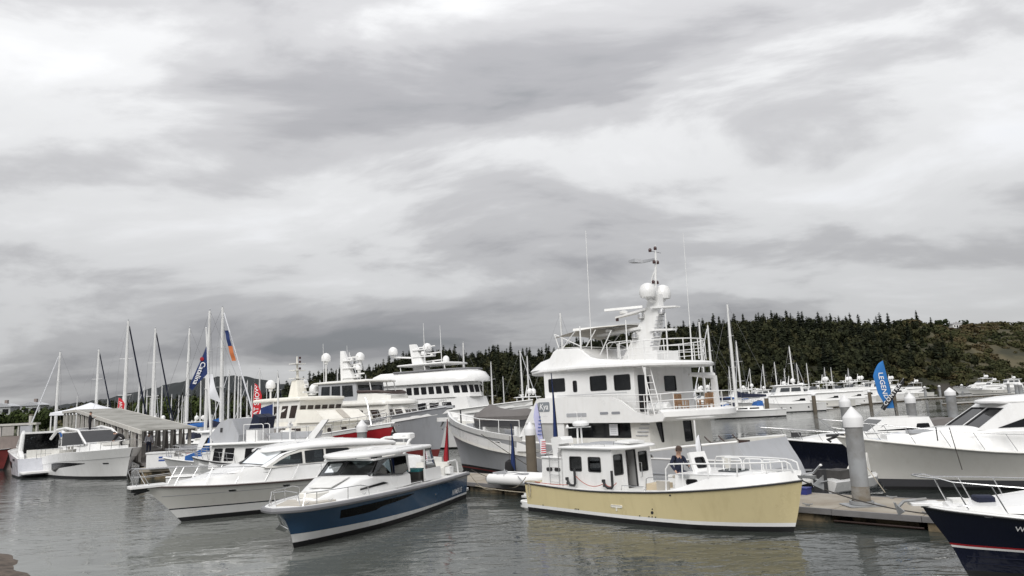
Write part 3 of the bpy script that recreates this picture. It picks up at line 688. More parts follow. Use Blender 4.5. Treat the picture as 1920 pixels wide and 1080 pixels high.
piling(20.4, 44.0, 0.30, 3.6, 'piling whose white cap peeps out left of the near tall piling', cap=0.75)
piling(26.7, 48.0, 0.30, 3.5, 'grey piling with white cone cap just right of the blue feather banner', cap=0.7)
piling(30.7, 50.0, 0.32, 3.7, 'grey piling with rounded white cap behind the black tender', cap=0.55)
piling(-10.2, 46.0, 0.32, 3.45, 'piling with white cap in front of the red launch', cap=0.8)
# cross dock behind the grey express yacht, with clutter
dk2 = thing('finger_dock', 'low grey finger dock behind the navy sport boat', 'dock', (17.0, 37.5, 0), 8)
for i in range(9): MB().box(i * 2.4 + 0.01, i * 2.4 + 2.39, 0, 2.0, 0.12, 0.42 + rng.uniform(-.005, .005)).build('slab', concrete, dk2)
MB().box(0, 21.6, -0.06, 0.0, 0.10, 0.38).build('edge_timber', waler, dk2); MB().box(0.2, 21.4, 0.1, 1.9, -0.5, 0.118).build('float', floatm, dk2)
# ------------------------------------------------------------------ yellow pilothouse boat
yb = thing('pilothouse_boat', 'buff yellow hulled pilothouse boat with white cabin moored along the dock', 'boat', (0.85, 28.33, 0), -47.3)
H = Hull([(0, 1.04), (0.3, 0.96), (0.55, 1.04), (0.8, 1.24), (1, 1.47)], [(0, 1.38), (0.15, 1.47), (0.45, 1.56), (0.7, 1.48), (0.85, 1.14), (0.95, 0.60), (1, 0)],
         [(0, 1.30), (0.45, 1.45), (0.7, 1.26), (0.85, 0.80), (0.95, 0.30), (1, 0)], [(-0.6, 9.7), (0, 10.18), (1.5, 10.62), (2, 10.75)], [(-0.6, 0.5), (0, 0.48), (1.5, 0.42)], fl=1.2)
H.band(yb, 'bottom_paint', -0.5, 0.15, black); H.band(yb, 'boot_stripe', 0.15, 0.26, white, 2, 0.003)
H.band(yb, 'hull', 0.26, lambda u: H.S(u) - 0.01, yellow, 5)
MB().tube(H.edge(-0.02, -0.015), 0.026).build('rub_rail', rubber, yb)
H.deck(yb, 0.10, 0.10)
def bul(u): return 0.30 * max(0.0, min(1, (u - 0.64) / 0.14)) ** 1.3 - 0.05 * max(0, u - 0.85) / 0.15
b = MB(); U = [0.62 + 0.38 * (1 - (1 - i / 20) ** 1.3) for i in range(21)]
for sd in (-1, 1):
    vs = []
    for u in U:
        x, y, z = H.pt(u, H.S(u), 1); hh = max(0.0, bul(u)); yi = max(0.0, y - 0.05 - hh * 0.25)
        vs += [(x, sd * max(0.0, y - 0.012), z + 0.015), (x - 0.02 * (u > .95), sd * yi, z + 0.02 + hh), (x - 0.06, sd * max(0.0, yi - 0.10), z + 0.02 + hh), (x - 0.06, sd * max(0.0, yi - 0.12), z - 0.05)]
    b.add(vs, [(i * 4 + j, (i + 1) * 4 + j, (i + 1) * 4 + j + 1, i * 4 + j + 1) for i in range(20) for j in range(3)])
b.build('foredeck_bulwark', white, yb, ang=50)
MB().prism(rnd_poly([(-0.12, -1.18), (0.52, -1.3), (0.52, 1.3), (-0.12, 1.18)], 0.12), 0.10, 0.34, 0.03).build('swim_platform', white, yb)
MB().box(0.0, 0.06, -1.255, -1.235, 0.20, 0.27).build('platform_slot', rubber, yb)
# aft house box with vents
house(yb, ring(1.02, 2.16, 1.02, 1.05, 0.93), ring(1.04, 2.16, 1.00, 1.03, 1.93), white, None, name='aft_locker')
roof(yb, rnd_poly([(0.98, -1.06), (2.15, -1.08), (2.15, 1.08), (0.98, 1.06)], 0.1), 1.93, 0.05, 0.02, white, 'locker_lid')
for sd in (-1, 1):
    for x0 in (1.30, 1.72):
        w = MB().loft([[(x, sd * 1.045, z) for x, z in rnd_poly(rect(x0, x0 + 0.30, 1.47, 1.60), 0.06)], [(x, sd * 1.02, z) for x, z in rnd_poly(rect(x0, x0 + 0.30, 1.47, 1.60), 0.06)]]).build('vent', rubber, yb)
LAD = yb
l = MB()
for x0 in (1.55, 2.02): l.tube([(x0, -1.12, 1.0), (x0, -1.12, 2.15), (x0 + 0.04, -0.95, 2.22), (x0 + 0.04, -0.7, 2.2)], 0.014)
l = l.build('ladder', steel, yb)
for z in (1.1, 1.35, 1.62, 1.88): MB().tube([(1.55, -1.12, z), (2.02, -1.12, z)], 0.013).build('rung', steel, l)
# pilothouse
LN = 4.55 - 2.16
sw = [(0.40, 1.00, 0.60, 1.12), (1.30, 1.90, 0.60, 1.12)]
house(yb, ring(2.16, 4.55, 1.12, 1.12, 0.92), ring(2.16, 4.50, 1.09, 1.09, 2.31), white,
      {0: sw, 1: [(0.09, 0.60, 0.50, 1.20), {'p': [(0.80, 0.02), (1.36, 0.02), (1.36, 1.30), (0.80, 1.30)], 'open': True, 'r': 0.04}, (1.50, 2.02, 0.50, 1.20)], 2: mirror_wins(sw, LN)}, gm=smoke, fm=rubber, r=0.07, fw=0.03)
MB().box(2.2, 4.5, -1.05, 1.05, 0.80, 0.93).build('cabin_sole', dash, yb)
b = MB().box(2.25, 2.9, -1.0, 1.0, 0.93, 1.55); b.box(2.9, 3.6, 0.5, 1.0, 0.93, 1.40); b.build('galley_unit', woodin, yb)
MB().prism(rnd_poly([(3.3, -0.55), (3.75, -0.55), (3.75, -0.15), (3.3, -0.15)], 0.08), 1.2, 1.75, 0.05).build('helm_chair', dash, yb)
dl = MB().panel([(4.47, 0.30, 0.95), (3.95, 0.44, 0.95), (3.95, 0.44, 2.2), (4.47, 0.30, 2.2)], 0.035).build('cabin_door', white, yb)
b = MB().tube([(4.05, 0.40, 1.3), (4.08, 0.34, 1.3), (4.08, 0.34, 1.65), (4.05, 0.40, 1.65)], 0.013); b.build('handle', steel, dl); MB().tube([(4.57, 0.36, 1.25), (4.65, 0.36, 1.25), (4.65, 0.36, 1.75), (4.57, 0.36, 1.75)], 0.016).build('grab_handle', steel, yb)
roof(yb, rnd_poly([(2.02, -1.22), (4.60, -1.24), (5.02, -0.75), (5.12, 0), (5.02, 0.75), (4.60, 1.24), (2.02, 1.22)], 0.15), 2.30, 0.075, 0.05, white, 'roof')
for (x0, x1, y0, y1) in ((2.5, 3.3, -0.8, -0.1), (2.5, 3.3, 0.1, 0.8), (3.5, 4.1, -0.5, 0.3)): MB().prism(rnd_poly([(x0, y0), (x1, y0), (x1, y1), (x0, y1)], 0.06), 2.40, 2.445, 0.01).build('solar_panel', mat('solar_cell', (0.32, 0.33, 0.35), 0.3), yb)
ht = MB().panel([(4.25, -0.55, 2.50), (4.85, -0.5, 2.46), (4.85, 0.35, 2.46), (4.25, 0.40, 2.50)], 0.06).build('roof_hatch', white, yb)
MB().tube([(4.2, -0.55, 2.42), (4.2, -0.55, 2.53), (4.35, -0.55, 2.56)], 0.012).build('hatch_stay', steel, ht)
rail(yb, [(2.6, -1.05, 2.40), (2.6, -1.05, 2.46), (4.2, -1.05, 2.46), (4.2, -1.05, 2.40)], [], 0.012)
# radar mast
ms = MB()
for y_ in (-0.12, 0.12): ms.tube([(2.12, y_, 2.35), (2.12, y_ * 0.8, 3.02)], 0.035, 8)
ms.box(2.0, 2.3, -0.16, 0.16, 3.0, 3.04); ms.tube([(1.75, -0.35, 3.0), (2.1, 0, 3.0), (2.3, 0.45, 3.0)], 0.02)
ms.tube([(2.05, 0, 3.2), (2.05, 0, 3.55), (1.95, 0, 3.60)], 0.012); ms = ms.build('mast', alu, yb)
MB().lathe((2.22, 0, 3.04), [(0.10, 0), (0.30, 0.03), (0.32, 0.12), (0.28, 0.19), (0.1, 0.22)], 16).build('radar_dome', white, ms)
MB().lathe((1.8, -0.3, 3.0), [(0.05, 0), (0.06, 0.05), (0.02, 0.12)], 10).build('gps_puck', white, ms)
MB().tube([(2.0, 0.2, 3.02), (1.9, 0.4, 3.4), (1.92, 0.42, 3.48)], 0.012).build('light_bracket', steel, ms)
# white curved engine hood beside the mast
MB().side([(1.62, 1.97), (1.52, 2.62), (1.60, 2.70), (2.02, 2.70), (2.10, 2.60), (2.10, 2.46), (1.90, 2.44), (1.84, 1.97)], -0.95, -0.35).build('exhaust_hood', white, yb)
# black outboard brackets on the side deck
for x0 in (2.62, 4.32):
    b = MB().tube([(x0 + 0.32, -1.28, 1.62), (x0 + 0.32, -1.28, 1.12), (x0 + 0.27, -1.28, 1.05), (x0 + 0.10, -1.28, 1.05), (x0, -1.28, 1.12), (x0 - 0.06, -1.28, 1.27)], 0.045, 8)
    b.box(x0 - 0.10, x0 - 0.02, -1.33, -1.23, 1.22, 1.32); b.box(x0 - 0.06, x0 + 0.02, -1.33, -1.23, 1.08, 1.16); b.build('fender_bracket', rubber, yb)
sag = lambda a, b_, d, n=10: [tuple(Vector(a).lerp(Vector(b_), i / n) - Vector((0, 0, d * 4 * (i / n) * (1 - i / n)))) for i in range(n + 1)]
MB().tube(sag((2.94, -1.26, 1.40), (4.30, -1.3, 1.20), 0.22) + sag((4.30, -1.3, 1.2), (4.72, -1.16, 1.22), 0.12)[1:], 0.012, 5).build('red_line', redrope, yb)
MB().tube(sag((1.0, -1.38, 1.10), (2.6, -1.30, 1.06), 0.03), 0.012, 5).build('red_line', redrope, yb)
b = MB()
for a in range(26):
    q = a * 0.55; 
    if a: b.tube([(0.72 + 0.07 * math.cos(q - .55), -1.42 - 0.012 * (a % 3), 0.78 + 0.24 * math.sin(q - .55)), (0.72 + 0.07 * math.cos(q), -1.42 - 0.012 * (a % 3), 0.78 + 0.24 * math.sin(q))], 0.012, 4)
b.build('rope_coil', rope, yb)
b = MB().tube(sag((0.45, -1.36, 1.06), (1.15, -1.3, 1.06), -0.03), 0.05, 6); b.build('coiled_hose', rope, yb)
# cockpit ahead of the house
b = MB().box(5.45, 6.05, -0.55, 0.15, 0.95, 1.16); b.build('cockpit_seat', beige, yb)
MB().box(6.25, 6.72, -1.02, -0.95, 0.95, 1.34).build('side_board', canvastan, yb)
MB().box(5.3, 7.0, 0.95, 1.1, 0.95, 1.30).build('coaming', white, yb)
rail(yb, [(5.02, -1.3, 1.02), (5.05, -1.3, 1.17), (5.95, -1.32, 1.17), (6.0, -1.32, 1.03)], [], 0.013)
rail(yb, [(6.02, -1.30, 1.03), (6.06, -1.28, 1.42), (6.15, -1.26, 1.47), (7.0, -1.2, 1.50)], [], 0.014)
# trunk cabin
tw = [(7.0, 1.10), (8.2, 1.00), (9.2, 0.72), (9.95, 0.30)]
lowr = [(x, -w, 1.0) for x, w in tw] + [(x, w, 1.0) for x, w in tw[::-1]]
hgt = {7.0: 1.58, 8.2: 1.60, 9.2: 1.585, 9.95: 1.56}
highr = [(x - 0.04 * (x > 9), -w * 0.93, hgt[x]) for x, w in tw] + [(x - 0.04 * (x > 9), w * 0.93, hgt[x]) for x, w in tw[::-1]]
house(yb, lowr, highr, white, {0: [{'p': (0.38, 0.78, 0.28, 0.46), 'r': 0.09}], 6: [{'p': (0.42, 0.82, 0.28, 0.46), 'r': 0.09}]}, gm=darkglass, name='trunk_cabin')
roof(yb, [(x + (0.03 if x < 8 else 0), y * 1.02) for x, y, z in highr], 1.57, 0.03, 0.035, white, 'trunk_top')
MB().prism(rnd_poly([(8.1, -0.35), (8.8, -0.35), (8.8, 0.35), (8.1, 0.35)], 0.06), 1.63, 1.68, 0.015).build('deck_hatch', smoke, yb)
MB().prism(rnd_poly([(9.2, -0.22), (9.5, -0.22), (9.5, 0.22), (9.2, 0.22)], 0.05), 1.61, 1.66, 0.015).build('deck_hatch', white, yb)
# helm windscreen slab
mpw, Lw, Hw = facemap((7.36, -0.42, 1.58), (7.50, 0.28, 1.58), (7.30, 0.27, 2.20), (7.14, -0.38, 2.20))
b = MB(); hp = rnd_poly([(0.14, 0.12), (0.58, 0.12), (0.58, 0.48), (0.14, 0.48)], 0.08); holed(b, [(0, 0), (Lw, 0), (Lw, Hw), (0, Hw)], [hp], mpw, 0.10); b.build('helm_windscreen', white, yb)
window(yb, mpw, hp, rubber, smoke, 0.02, 0.1)
MB().side([(7.0, 1.55), (7.32, 1.55), (7.2, 1.92), (7.08, 1.9)], -0.25, 0.1).build('helm_console', lightgrey, yb)
wh = MB(); wh.tube([(6.98, 0.02 + 0.17 * math.cos(a * 0.5236) - 0.1, 1.80 + 0.17 * math.sin(a * 0.5236)) for a in range(12)], 0.012, 5, True); wh.tube([(6.98, -0.08, 1.8), (7.1, -0.08, 1.78)], 0.02); wh.build('steering_wheel', rubber, yb)
MB().box(7.2, 7.55, -1.15, -1.05, 1.56, 1.60).build('grab_step', lightgrey, yb)
# bow rails, starboard then port
for sd in (-1, 1):
    us_ = [0.645, 0.70, 0.78, 0.86, 0.93, 0.975]
    base = [H.at(u, 0.02 + max(0, bul(u)), 0.10, sd) for u in us_]
    hts = [0.86, 0.86, 0.72, 0.62, 0.58, 0.55]
    top = [(x, y * 0.97, 1.93 + 0.012 * i) for i, (x, y, z) in enumerate(base)]
    path = [(base[0][0] - 0.05, base[0][1], base[0][2]), (base[0][0], base[0][1], 1.78)] + [(base[0][0] + 0.10, top[0][1], 1.92)] + top[1:-1] + [(top[-1][0] - 0.05, top[-1][1], top[-1][2]), (top[-1][0] + 0.10, top[-1][1], top[-1][2] - 0.06), (base[-1][0] + 0.16, base[-1][1] * 0.8, base[-1][2])]
    rail(yb, path, [(base[i], top[i]) for i in range(1, 5)], 0.024, alu)
for x0 in (7.9, 8.75, 9.45): rail(yb, [(x0 - 0.3, 0.82 - (x0 - 7.9) * 0.25, 1.55), (x0 - 0.28, 0.82 - (x0 - 7.9) * 0.25, 1.9), (x0 - 0.2, 0.82 - (x0 - 7.9) * 0.25, 1.96), (x0 + 0.32, 0.75 - (x0 - 7.9) * 0.25, 1.96), (x0 + 0.4, 0.75 - (x0 - 7.9) * 0.25, 1.9), (x0 + 0.42, 0.75 - (x0 - 7.9) * 0.25, 1.55)], [], 0.02, alu, name='seat_rail')
# anchor and roller
b = MB().box(10.35, 11.0, -0.07, 0.07, 1.52, 1.60); b.tube([(10.6, 0, 1.62), (10.95, 0, 1.68), (11.15, 0, 1.88)], 0.03); b = b.build('bow_roller', steel, yb)
a = MB().tube([(10.55, 0, 1.60), (11.12, 0, 1.47), (11.2, 0, 1.40)], 0.03); a.panel([(11.22, -0.02, 1.62), (11.02, 0.28, 1.38), (11.20, 0, 1.22)], 0.02); a.panel([(11.22, 0.02, 1.62), (11.20, 0, 1.22), (11.02, -0.28, 1.38)], 0.02); a.tube([(11.2, -0.2, 1.45), (11.24, 0.2, 1.45)], 0.02); a.build('anchor', galv, yb)
MB().lathe((11.18, 0, 1.86), [(0.02, 0), (0.05, 0.03), (0.02, 0.07)], 8).build('shackle_knob', white, yb)
MB().box(9.9, 10.15, -0.12, 0.12, 1.5, 1.68).build('windlass', steel, yb)
# hull fittings
def spot(u, z, r, m, nm): H.port(yb, u, z, r, r, -1, m, m, nm)
spot(0.592, 0.42, 0.075, rubber, 'exhaust_port'); spot(0.593, 0.53, 0.03, rubber, 'scupper')
for u in (0.58, 0.592, 0.604, 0.26, 0.268, 0.276, 0.545, 0.09): spot(u, 0.285, 0.03, rubber, 'scupper')
H.port(yb, 0.452, 0.52, 0.40, 0.075, -1, cream, cream, 'hull_plate'); H.port(yb, 0.452, 0.42, 0.05, 0.10, -1, cream, cream, 'plate_stem')
spot(0.80, 0.37 + 0.85, 0.03, rubber, 'scupper'); H.port(yb, 0.66, 1.0, 0.05, 0.03, -1, rubber, rubber, 'scupper')
# ------------------------------------------------------------------ blue walkaround cruiser
bb = thing('walkaround_cruiser', 'blue hulled walkaround cruiser with white hardtop, bow towards the camera', 'boat', (-3.76, 32.35, 0), -107.1)
H = Hull([(0, 1.08), (0.4, 1.14), (0.7, 1.22), (1, 1.27)], [(0, 1.50), (0.3, 1.62), (0.6, 1.58), (0.8, 1.34), (0.9, 1.03), (0.97, 0.60), (1, 0)],
         [(0, 1.42), (0.4, 1.46), (0.65, 1.22), (0.82, 0.72), (0.95, 0.22), (1, 0)], [(-0.5, 10.4), (0, 10.90), (0.4, 11.05), (0.95, 11.40), (1.3, 11.92)], [(-0.5, 0.25), (0, 0.2), (1.3, 0.1)], fl=1.15)
wz = lambda u: 0.25 + 0.25 * max(0, u - 0.25) ** 1.2
H.band(bb, 'bottom_paint', -0.45, 0.17, black); H.band(bb, 'chine_band', 0.17, wz, white, 2, 0.004); H.band(bb, 'hull', wz, lambda u: H.S(u) - 0.12, blue, 5); H.band(bb, 'sheer_band', lambda u: H.S(u) - 0.12, lambda u: H.S(u), greyrub, 2, 0.01)
b = MB().tube(H.edge(-0.05, -0.03, 0.0), 0.085, 8).build('rub_fender', greyrub, bb)
H.deck(bb, 0.02, 0.10, white, white)
# dark hull glass on both sides
for sd in (-1, 1):
    us_ = [0.50, 0.53, 0.56, 0.62, 0.68, 0.70, 0.72, 0.76, 0.80, 0.84, 0.865]
    H.patch(bb, 'hull_window', us_, [(0.50, 0.905), (0.56, 0.83), (0.69, 0.77), (0.735, 0.66), (0.865, 0.67)], [(0.50, 0.915), (0.56, 0.94), (0.72, 0.96), (0.865, 0.945)], sd, hullglass, 0.010)
def bmap(u, v):
    x = 1.40 - u; z = 0.43 + v; q = H.pt(max(0, (x - 0.15) / 11.3), z, 1, 0.008); return (x, q[1], z)
text(bb, 'NIMBUS', 0.30, bmap, ink, shear=0.25, spacing=1.12)
H.port(bb, 0.33, 0.62, 0.09, 0.03, 1, steel, steel, 'hull_vent')
for sd in (1,): H.port(bb, 0.955, 0.16, 0.04, 0.04, sd, rubber, rubber, 'thruster_port')
# raised deckhouse: cross sections from bow to stern
secs = [(10.3, 0.35, 1.30), (9.9, 0.62, 1.42), (9.2, 0.86, 1.58), (8.5, 1.02, 1.78), (7.9, 1.12, 1.84), (7.0, 1.18, 1.76), (6.2, 1.20, 1.68), (5.5, 1.20, 1.66), (5.22, 1.20, 1.65)]
rings = []
for x, w, z in secs: rings.append([(x, -w, 1.18), (x, -w * 0.97, z - 0.10), (x, -w * 0.86, z), (x, 0, z + 0.05), (x, w * 0.86, z), (x, w * 0.97, z - 0.10), (x, w, 1.18)])
MB().loft(rings).build('coachroof', white, bb, ang=45)
MB().panel([(8.55, -0.55, 1.815), (9.5, -0.42, 1.585), (9.5, 0.42, 1.585), (8.55, 0.55, 1.815)], 0.03).build('sun_pad', nonskid, bb)
MB().prism(rnd_poly([(9.62, -0.5), (10.2, -0.34), (10.2, 0.34), (9.62, 0.5)], 0.12), 1.36, 1.52, 0.03).build('bow_seat', offwhite, bb)
for sd in (-1, 1): MB().panel([(7.0, sd * 1.19, 1.44), (8.7, sd * 1.04, 1.40), (8.7, sd * 1.04, 1.46), (7.35, sd * 1.18, 1.52)], 0.02 * sd).build('side_vent', darkglass, bb)
MB().prism(rnd_poly([(9.9, -0.9), (11.2, -0.45), (11.2, 0.45), (9.9, 0.9)], 0.1), 1.24, 1.285).build('bow_deck_pad', canvastan, bb)
# windscreen and side glass in dark frames
def glazing(root, pts, gm, fm=rubber, r=0.02, nm='windscreen'):
    f = MB().tube(pts, r, 6, True).build(nm, fm, root)
    MB().panel(pts, 0.01).build('pane', gm, f)
    return f
WB = {-1: (8.0, -1.02, 1.80), 1: (8.0, 1.02, 1.80)}
glazing(bb, [(8.28, 0.02, 1.88), (8.02, 1.02, 1.81), (7.45, 0.96, 2.27), (7.66, 0.02, 2.30)], clear); glazing(bb, [(8.28, -0.02, 1.88), (8.02, -1.02, 1.81), (7.45, -0.96, 2.27), (7.66, -0.02, 2.30)], clear)
for sd in (-1, 1):
    glazing(bb, [(7.92, sd * 1.06, 1.80), (6.7, sd * 1.165, 1.72), (6.72, sd * 1.10, 2.27), (7.38, sd * 0.99, 2.27)], clear, nm='side_window')
    glazing(bb, [(6.62, sd * 1.165, 1.72), (5.9, sd * 1.17, 1.64), (5.45, sd * 1.18, 1.74), (5.5, sd * 1.12, 2.27), (6.64, sd * 1.10, 2.27)], smoke, nm='side_window')
    MB().tube([(7.62, sd * 0.98, 2.30), (5.4, sd * 1.13, 2.31), (5.3, sd * 1.17, 1.66)], 0.04, 6).build('window_pillar', white, bb)
    MB().tube([(4.02, sd * 1.22, 1.25), (3.98, sd * 1.18, 2.42)], 0.035, 6).build('door_pillar', white, bb)
    glazing(bb, [(3.92, sd * 1.20, 1.62), (2.95, sd * 1.22, 1.58), (3.22, sd * 1.12, 2.38), (3.92, sd * 1.17, 2.40)], smoke, nm='aft_window')
    MB().loft([[(4.0, sd * 1.24, 1.15), (2.5, sd * 1.28, 1.15), (2.6, sd * 1.27, 1.60), (4.0, sd * 1.22, 1.62)], [(4.0, sd * 1.16, 1.15), (2.5, sd * 1.20, 1.15), (2.6, sd * 1.19, 1.60), (4.0, sd * 1.14, 1.62)]]).build('cockpit_coaming', white, bb)
    MB().tube([(4.3, sd * 1.19, 1.95), (2.9, sd * 1.21, 1.93)], 0.02, 6).build('grab_rail', alu, bb)
MB().tube([(7.68, -0.98, 2.30), (7.82, 0, 2.34), (7.68, 0.98, 2.30)], 0.035, 6).build('windscreen_header', white, bb)
roof(bb, rnd_poly([(3.15, -1.22), (6.5, -1.27), (7.75, -1.02), (8.30, -0.45), (8.40, 0), (8.30, 0.45), (7.75, 1.02), (6.5, 1.27), (3.15, 1.22), (2.95, 0)], 0.25), 2.40, 0.13, 0.07, white, 'hardtop', 0.03)
for sd in (-1, 1): rail(bb, [(3.9, sd * 1.0, 2.53), (3.95, sd * 1.0, 2.575), (6.0, sd * 0.98, 2.575), (6.05, sd * 0.98, 2.53)], [], 0.012, alu, 'roof_rail')
# interior seen through the glass
MB().box(3.2, 7.6, -1.1, 1.1, 1.12, 1.22).build('sole', dash, bb)
MB().side([(7.6, 1.25), (7.95, 1.72), (7.2, 1.80), (6.9, 1.72), (6.9, 1.25)], -1.0, 1.0).build('dashboard', dash, bb)
for y_ in (-0.55, 0.1, 0.62):
    s_ = MB().prism(rnd_poly([(5.75, y_ - 0.24), (6.2, y_ - 0.24), (6.2, y_ + 0.24), (5.75, y_ + 0.24)], 0.1), 1.25, 1.72, 0.05); s_.loft([[(5.72, y_ - 0.24, 1.66), (5.86, y_ - 0.24, 1.66), (5.86, y_ + 0.24, 1.66), (5.72, y_ + 0.24, 1.66)], [(5.58, y_ - 0.22, 2.12), (5.70, y_ - 0.22, 2.14), (5.70, y_ + 0.22, 2.14), (5.58, y_ + 0.22, 2.12)]]); s_.build('helm_seat', dash, bb)
MB().box(3.4, 4.2, -1.0, 1.05, 1.2, 1.52).build('settee', dash, bb); MB().box(3.45, 4.15, 0.2, 1.0, 1.525, 1.62).build('cushion', teal, bb)
b = MB().box(0.9, 1.4, -0.6, 0.9, 1.1, 1.42); b.box(0.75, 0.95, -0.6, 0.9, 1.1, 1.62); b.build('stern_seat', offwhite, bb)
MB().prism(rnd_poly([(-0.55, -1.3), (0.2, -1.4), (0.2, 1.4), (-0.55, 1.3)], 0.15), 0.25, 0.36, 0.02).build('bathing_platform', white, bb)
eng = MB().loft([[(x, y, z) for x, y in rnd_poly([(-0.75 + o, -0.25), (-0.2 + o, -0.22), (-0.2 + o, 0.22), (-0.75 + o, 0.25)], 0.1)] for o, z in ((0, 0.5), (-0.02, 1.0), (0.03, 1.35), (0.1, 1.46))]); eng.build('outboard_cowl', mat('outboard_grey', (0.08, 0.085, 0.09), 0.35, coat=0.3), bb)
rail(bb, [(0.55, 1.22, 1.12), (0.62, 1.20, 1.60), (0.75, 1.18, 1.68), (1.55, 1.18, 1.68)], [], 0.035, alu, 'stern_arch')
MB().loft([[(x, y, z) for x, y in rnd_poly([(0.75, 0.80), (1.25, 0.80), (1.25, 1.12), (0.75, 1.12)], 0.1)] for z in (1.15, 1.36, 1.42)]).build('fender_basket', white, bb)
# radar on a stalk
b = MB().lathe((3.55, 0.1, 2.66), [(0.03, 0), (0.03, 0.12), (0.16, 0.14), (0.3, 0.16)], 14); b = b.build('radar_stalk', alu, bb)
MB().loft([[(x, y, z) for x, y in rnd_poly([(3.25 + o, -0.3 + o), (3.85 - o, -0.3 + o), (3.85 - o, 0.5 - o), (3.25 + o, 0.5 - o)], 0.15)] for o, z in ((0.04, 2.80), (0, 2.83), (0, 2.98), (0.06, 3.03))]).build('radar', white, b)
text(b, '====', 0.07, lambda u, v: (3.85 + 0.004, 0.25 + u, 2.91 + v), inkgrey)
# pulpit rails
for sd in (-1, 1):
    us_ = [0.73, 0.77, 0.82, 0.87, 0.92, 0.955]
    base = [H.at(u, 0.03, 0.13, sd) for u in us_]; top = [(x, y, z + 0.36) for x, y, z in base]
    rail(bb, [base[0], (top[0][0] + 0.08, top[0][1], top[0][2] - 0.08)] + top[1:-1] + [(top[-1][0] - 0.06, top[-1][1], top[-1][2] - 0.02), (base[-1][0] + 0.06, base[-1][1], base[-1][2])], [(base[i], top[i]) for i in (2, 4)], 0.015)
    rail(bb, [H.at(u, 0.10, 0.20, sd) for u in (0.40, 0.5, 0.6, 0.68)], [(H.at(u, 0.02, 0.2, sd), H.at(u, 0.10, 0.2, sd)) for u in (0.40, 0.54, 0.68)], 0.012, alu, 'deck_rail')
rail(bb, [(11.2, -0.42, 1.30), (11.35, -0.42, 1.68), (11.3, 0.0, 1.72), (11.35, 0.42, 1.68), (11.2, 0.42, 1.30)], [], 0.016, name='bow_pulpit')
b = MB().tube([(11.75, 0, 1.18), (11.55, 0, 0.85), (11.42, 0, 0.72)], 0.025); b.panel([(11.62, -0.02, 0.82), (11.52, 0.22, 0.66), (11.35, 0, 0.55)], 0.02); b.panel([(11.62, 0.02, 0.82), (11.35, 0, 0.55), (11.52, -0.22, 0.66)], 0.02); b.build('anchor', steel, bb)
for x_, y_ in ((10.95, 0.5), (10.3, 0.9), (8.9, 1.28)): MB().tube([(x_ - 0.1, y_, 1.34), (x_ - 0.04, y_, 1.31), (x_ + 0.04, y_, 1.31), (x_ + 0.1, y_, 1.34)], 0.015).build('cleat', steel, bb)
# ------------------------------------------------------------------ white hardtop cruiser
wb = thing('hardtop_cruiser', 'white hardtop cruiser with long bow rail and brown rub rail left of the blue boat', 'boat', (-4.62, 36.58, 0), -138)
H = Hull([(0, 1.22), (0.5, 1.26), (0.8, 1.34), (1, 1.50)], [(0, 1.75), (0.4, 1.93), (0.62, 1.80), (0.8, 1.26), (0.92, 0.62), (1, 0)],
         [(0, 1.62), (0.4, 1.72), (0.62, 1.42), (0.8, 0.80), (0.92, 0.30), (1, 0)], [(-0.5, 11.4), (0, 12.0), (0.5, 12.45), (1.3, 13.25), (1.6, 13.5)], [(-0.5, 0), (1.5, 0)], fl=1.35)
lz = lambda u: 0.44 + 0.06 * u
H.band(wb, 'bottom_paint', -0.5, lambda u: 0.19 - 0.02 * u, black); H.band(wb, 'chine_band', lambda u: 0.19 - 0.02 * u, lz, hullwhite, 3); H.band(wb, 'boot_stripe', lz, lambda u: lz(u) + 0.045, navy, 1, 0.004)
H.band(wb, 'hull', lambda u: lz(u) + 0.045, lambda u: H.S(u) - 0.01, putty, 5)
MB().tube(H.edge(-0.03, -0.02), 0.035).build('rub_rail', brownrail, wb)
MB().tube([H.pt(u, 0.98 + 0.08 * u, 1, 0.004) for u in H.us(20)][:-1], 0.008, 4).build('hull_line', inkgrey, wb)
H.deck(wb, 0.03, 0.12, white, white)
for u in (0.645, 0.80): 
    for sd in (-1, 1): H.port(wb, u, 1.10, 0.24, 0.075, sd)
MB().prism(rnd_poly([(12.6, -0.36), (13.95, -0.30), (13.95, 0.30), (12.6, 0.36)], 0.1), 1.46, 1.56, 0.02).build('bow_platform', white, wb)
b = MB().box(13.3, 13.85, -0.06, 0.06, 1.30, 1.42); b.tube([(13.2, 0, 1.34), (13.75, 0, 1.24)], 0.04); b.build('anchor', rubber, wb)
# coachroof and deckhouse base
secs = [(12.2, 0.25, 1.52), (11.6, 0.55, 1.60), (10.9, 0.95, 1.72), (10.2, 1.25, 1.86), (9.6, 1.42, 1.98), (8.8, 1.50, 1.95), (7.5, 1.56, 1.90), (5.0, 1.60, 1.86), (3.3, 1.60, 1.84), (1.6, 1.58, 1.75)]
MB().loft([[(x, -w - 0.06, 1.22), (x, -w * 0.985, z - 0.12), (x, -w * 0.93, z), (x, 0, z + 0.06), (x, w * 0.93, z), (x, w * 0.985, z - 0.12), (x, w + 0.06, 1.22)] for x, w, z in secs]).build('coachroof', white, wb, ang=45)
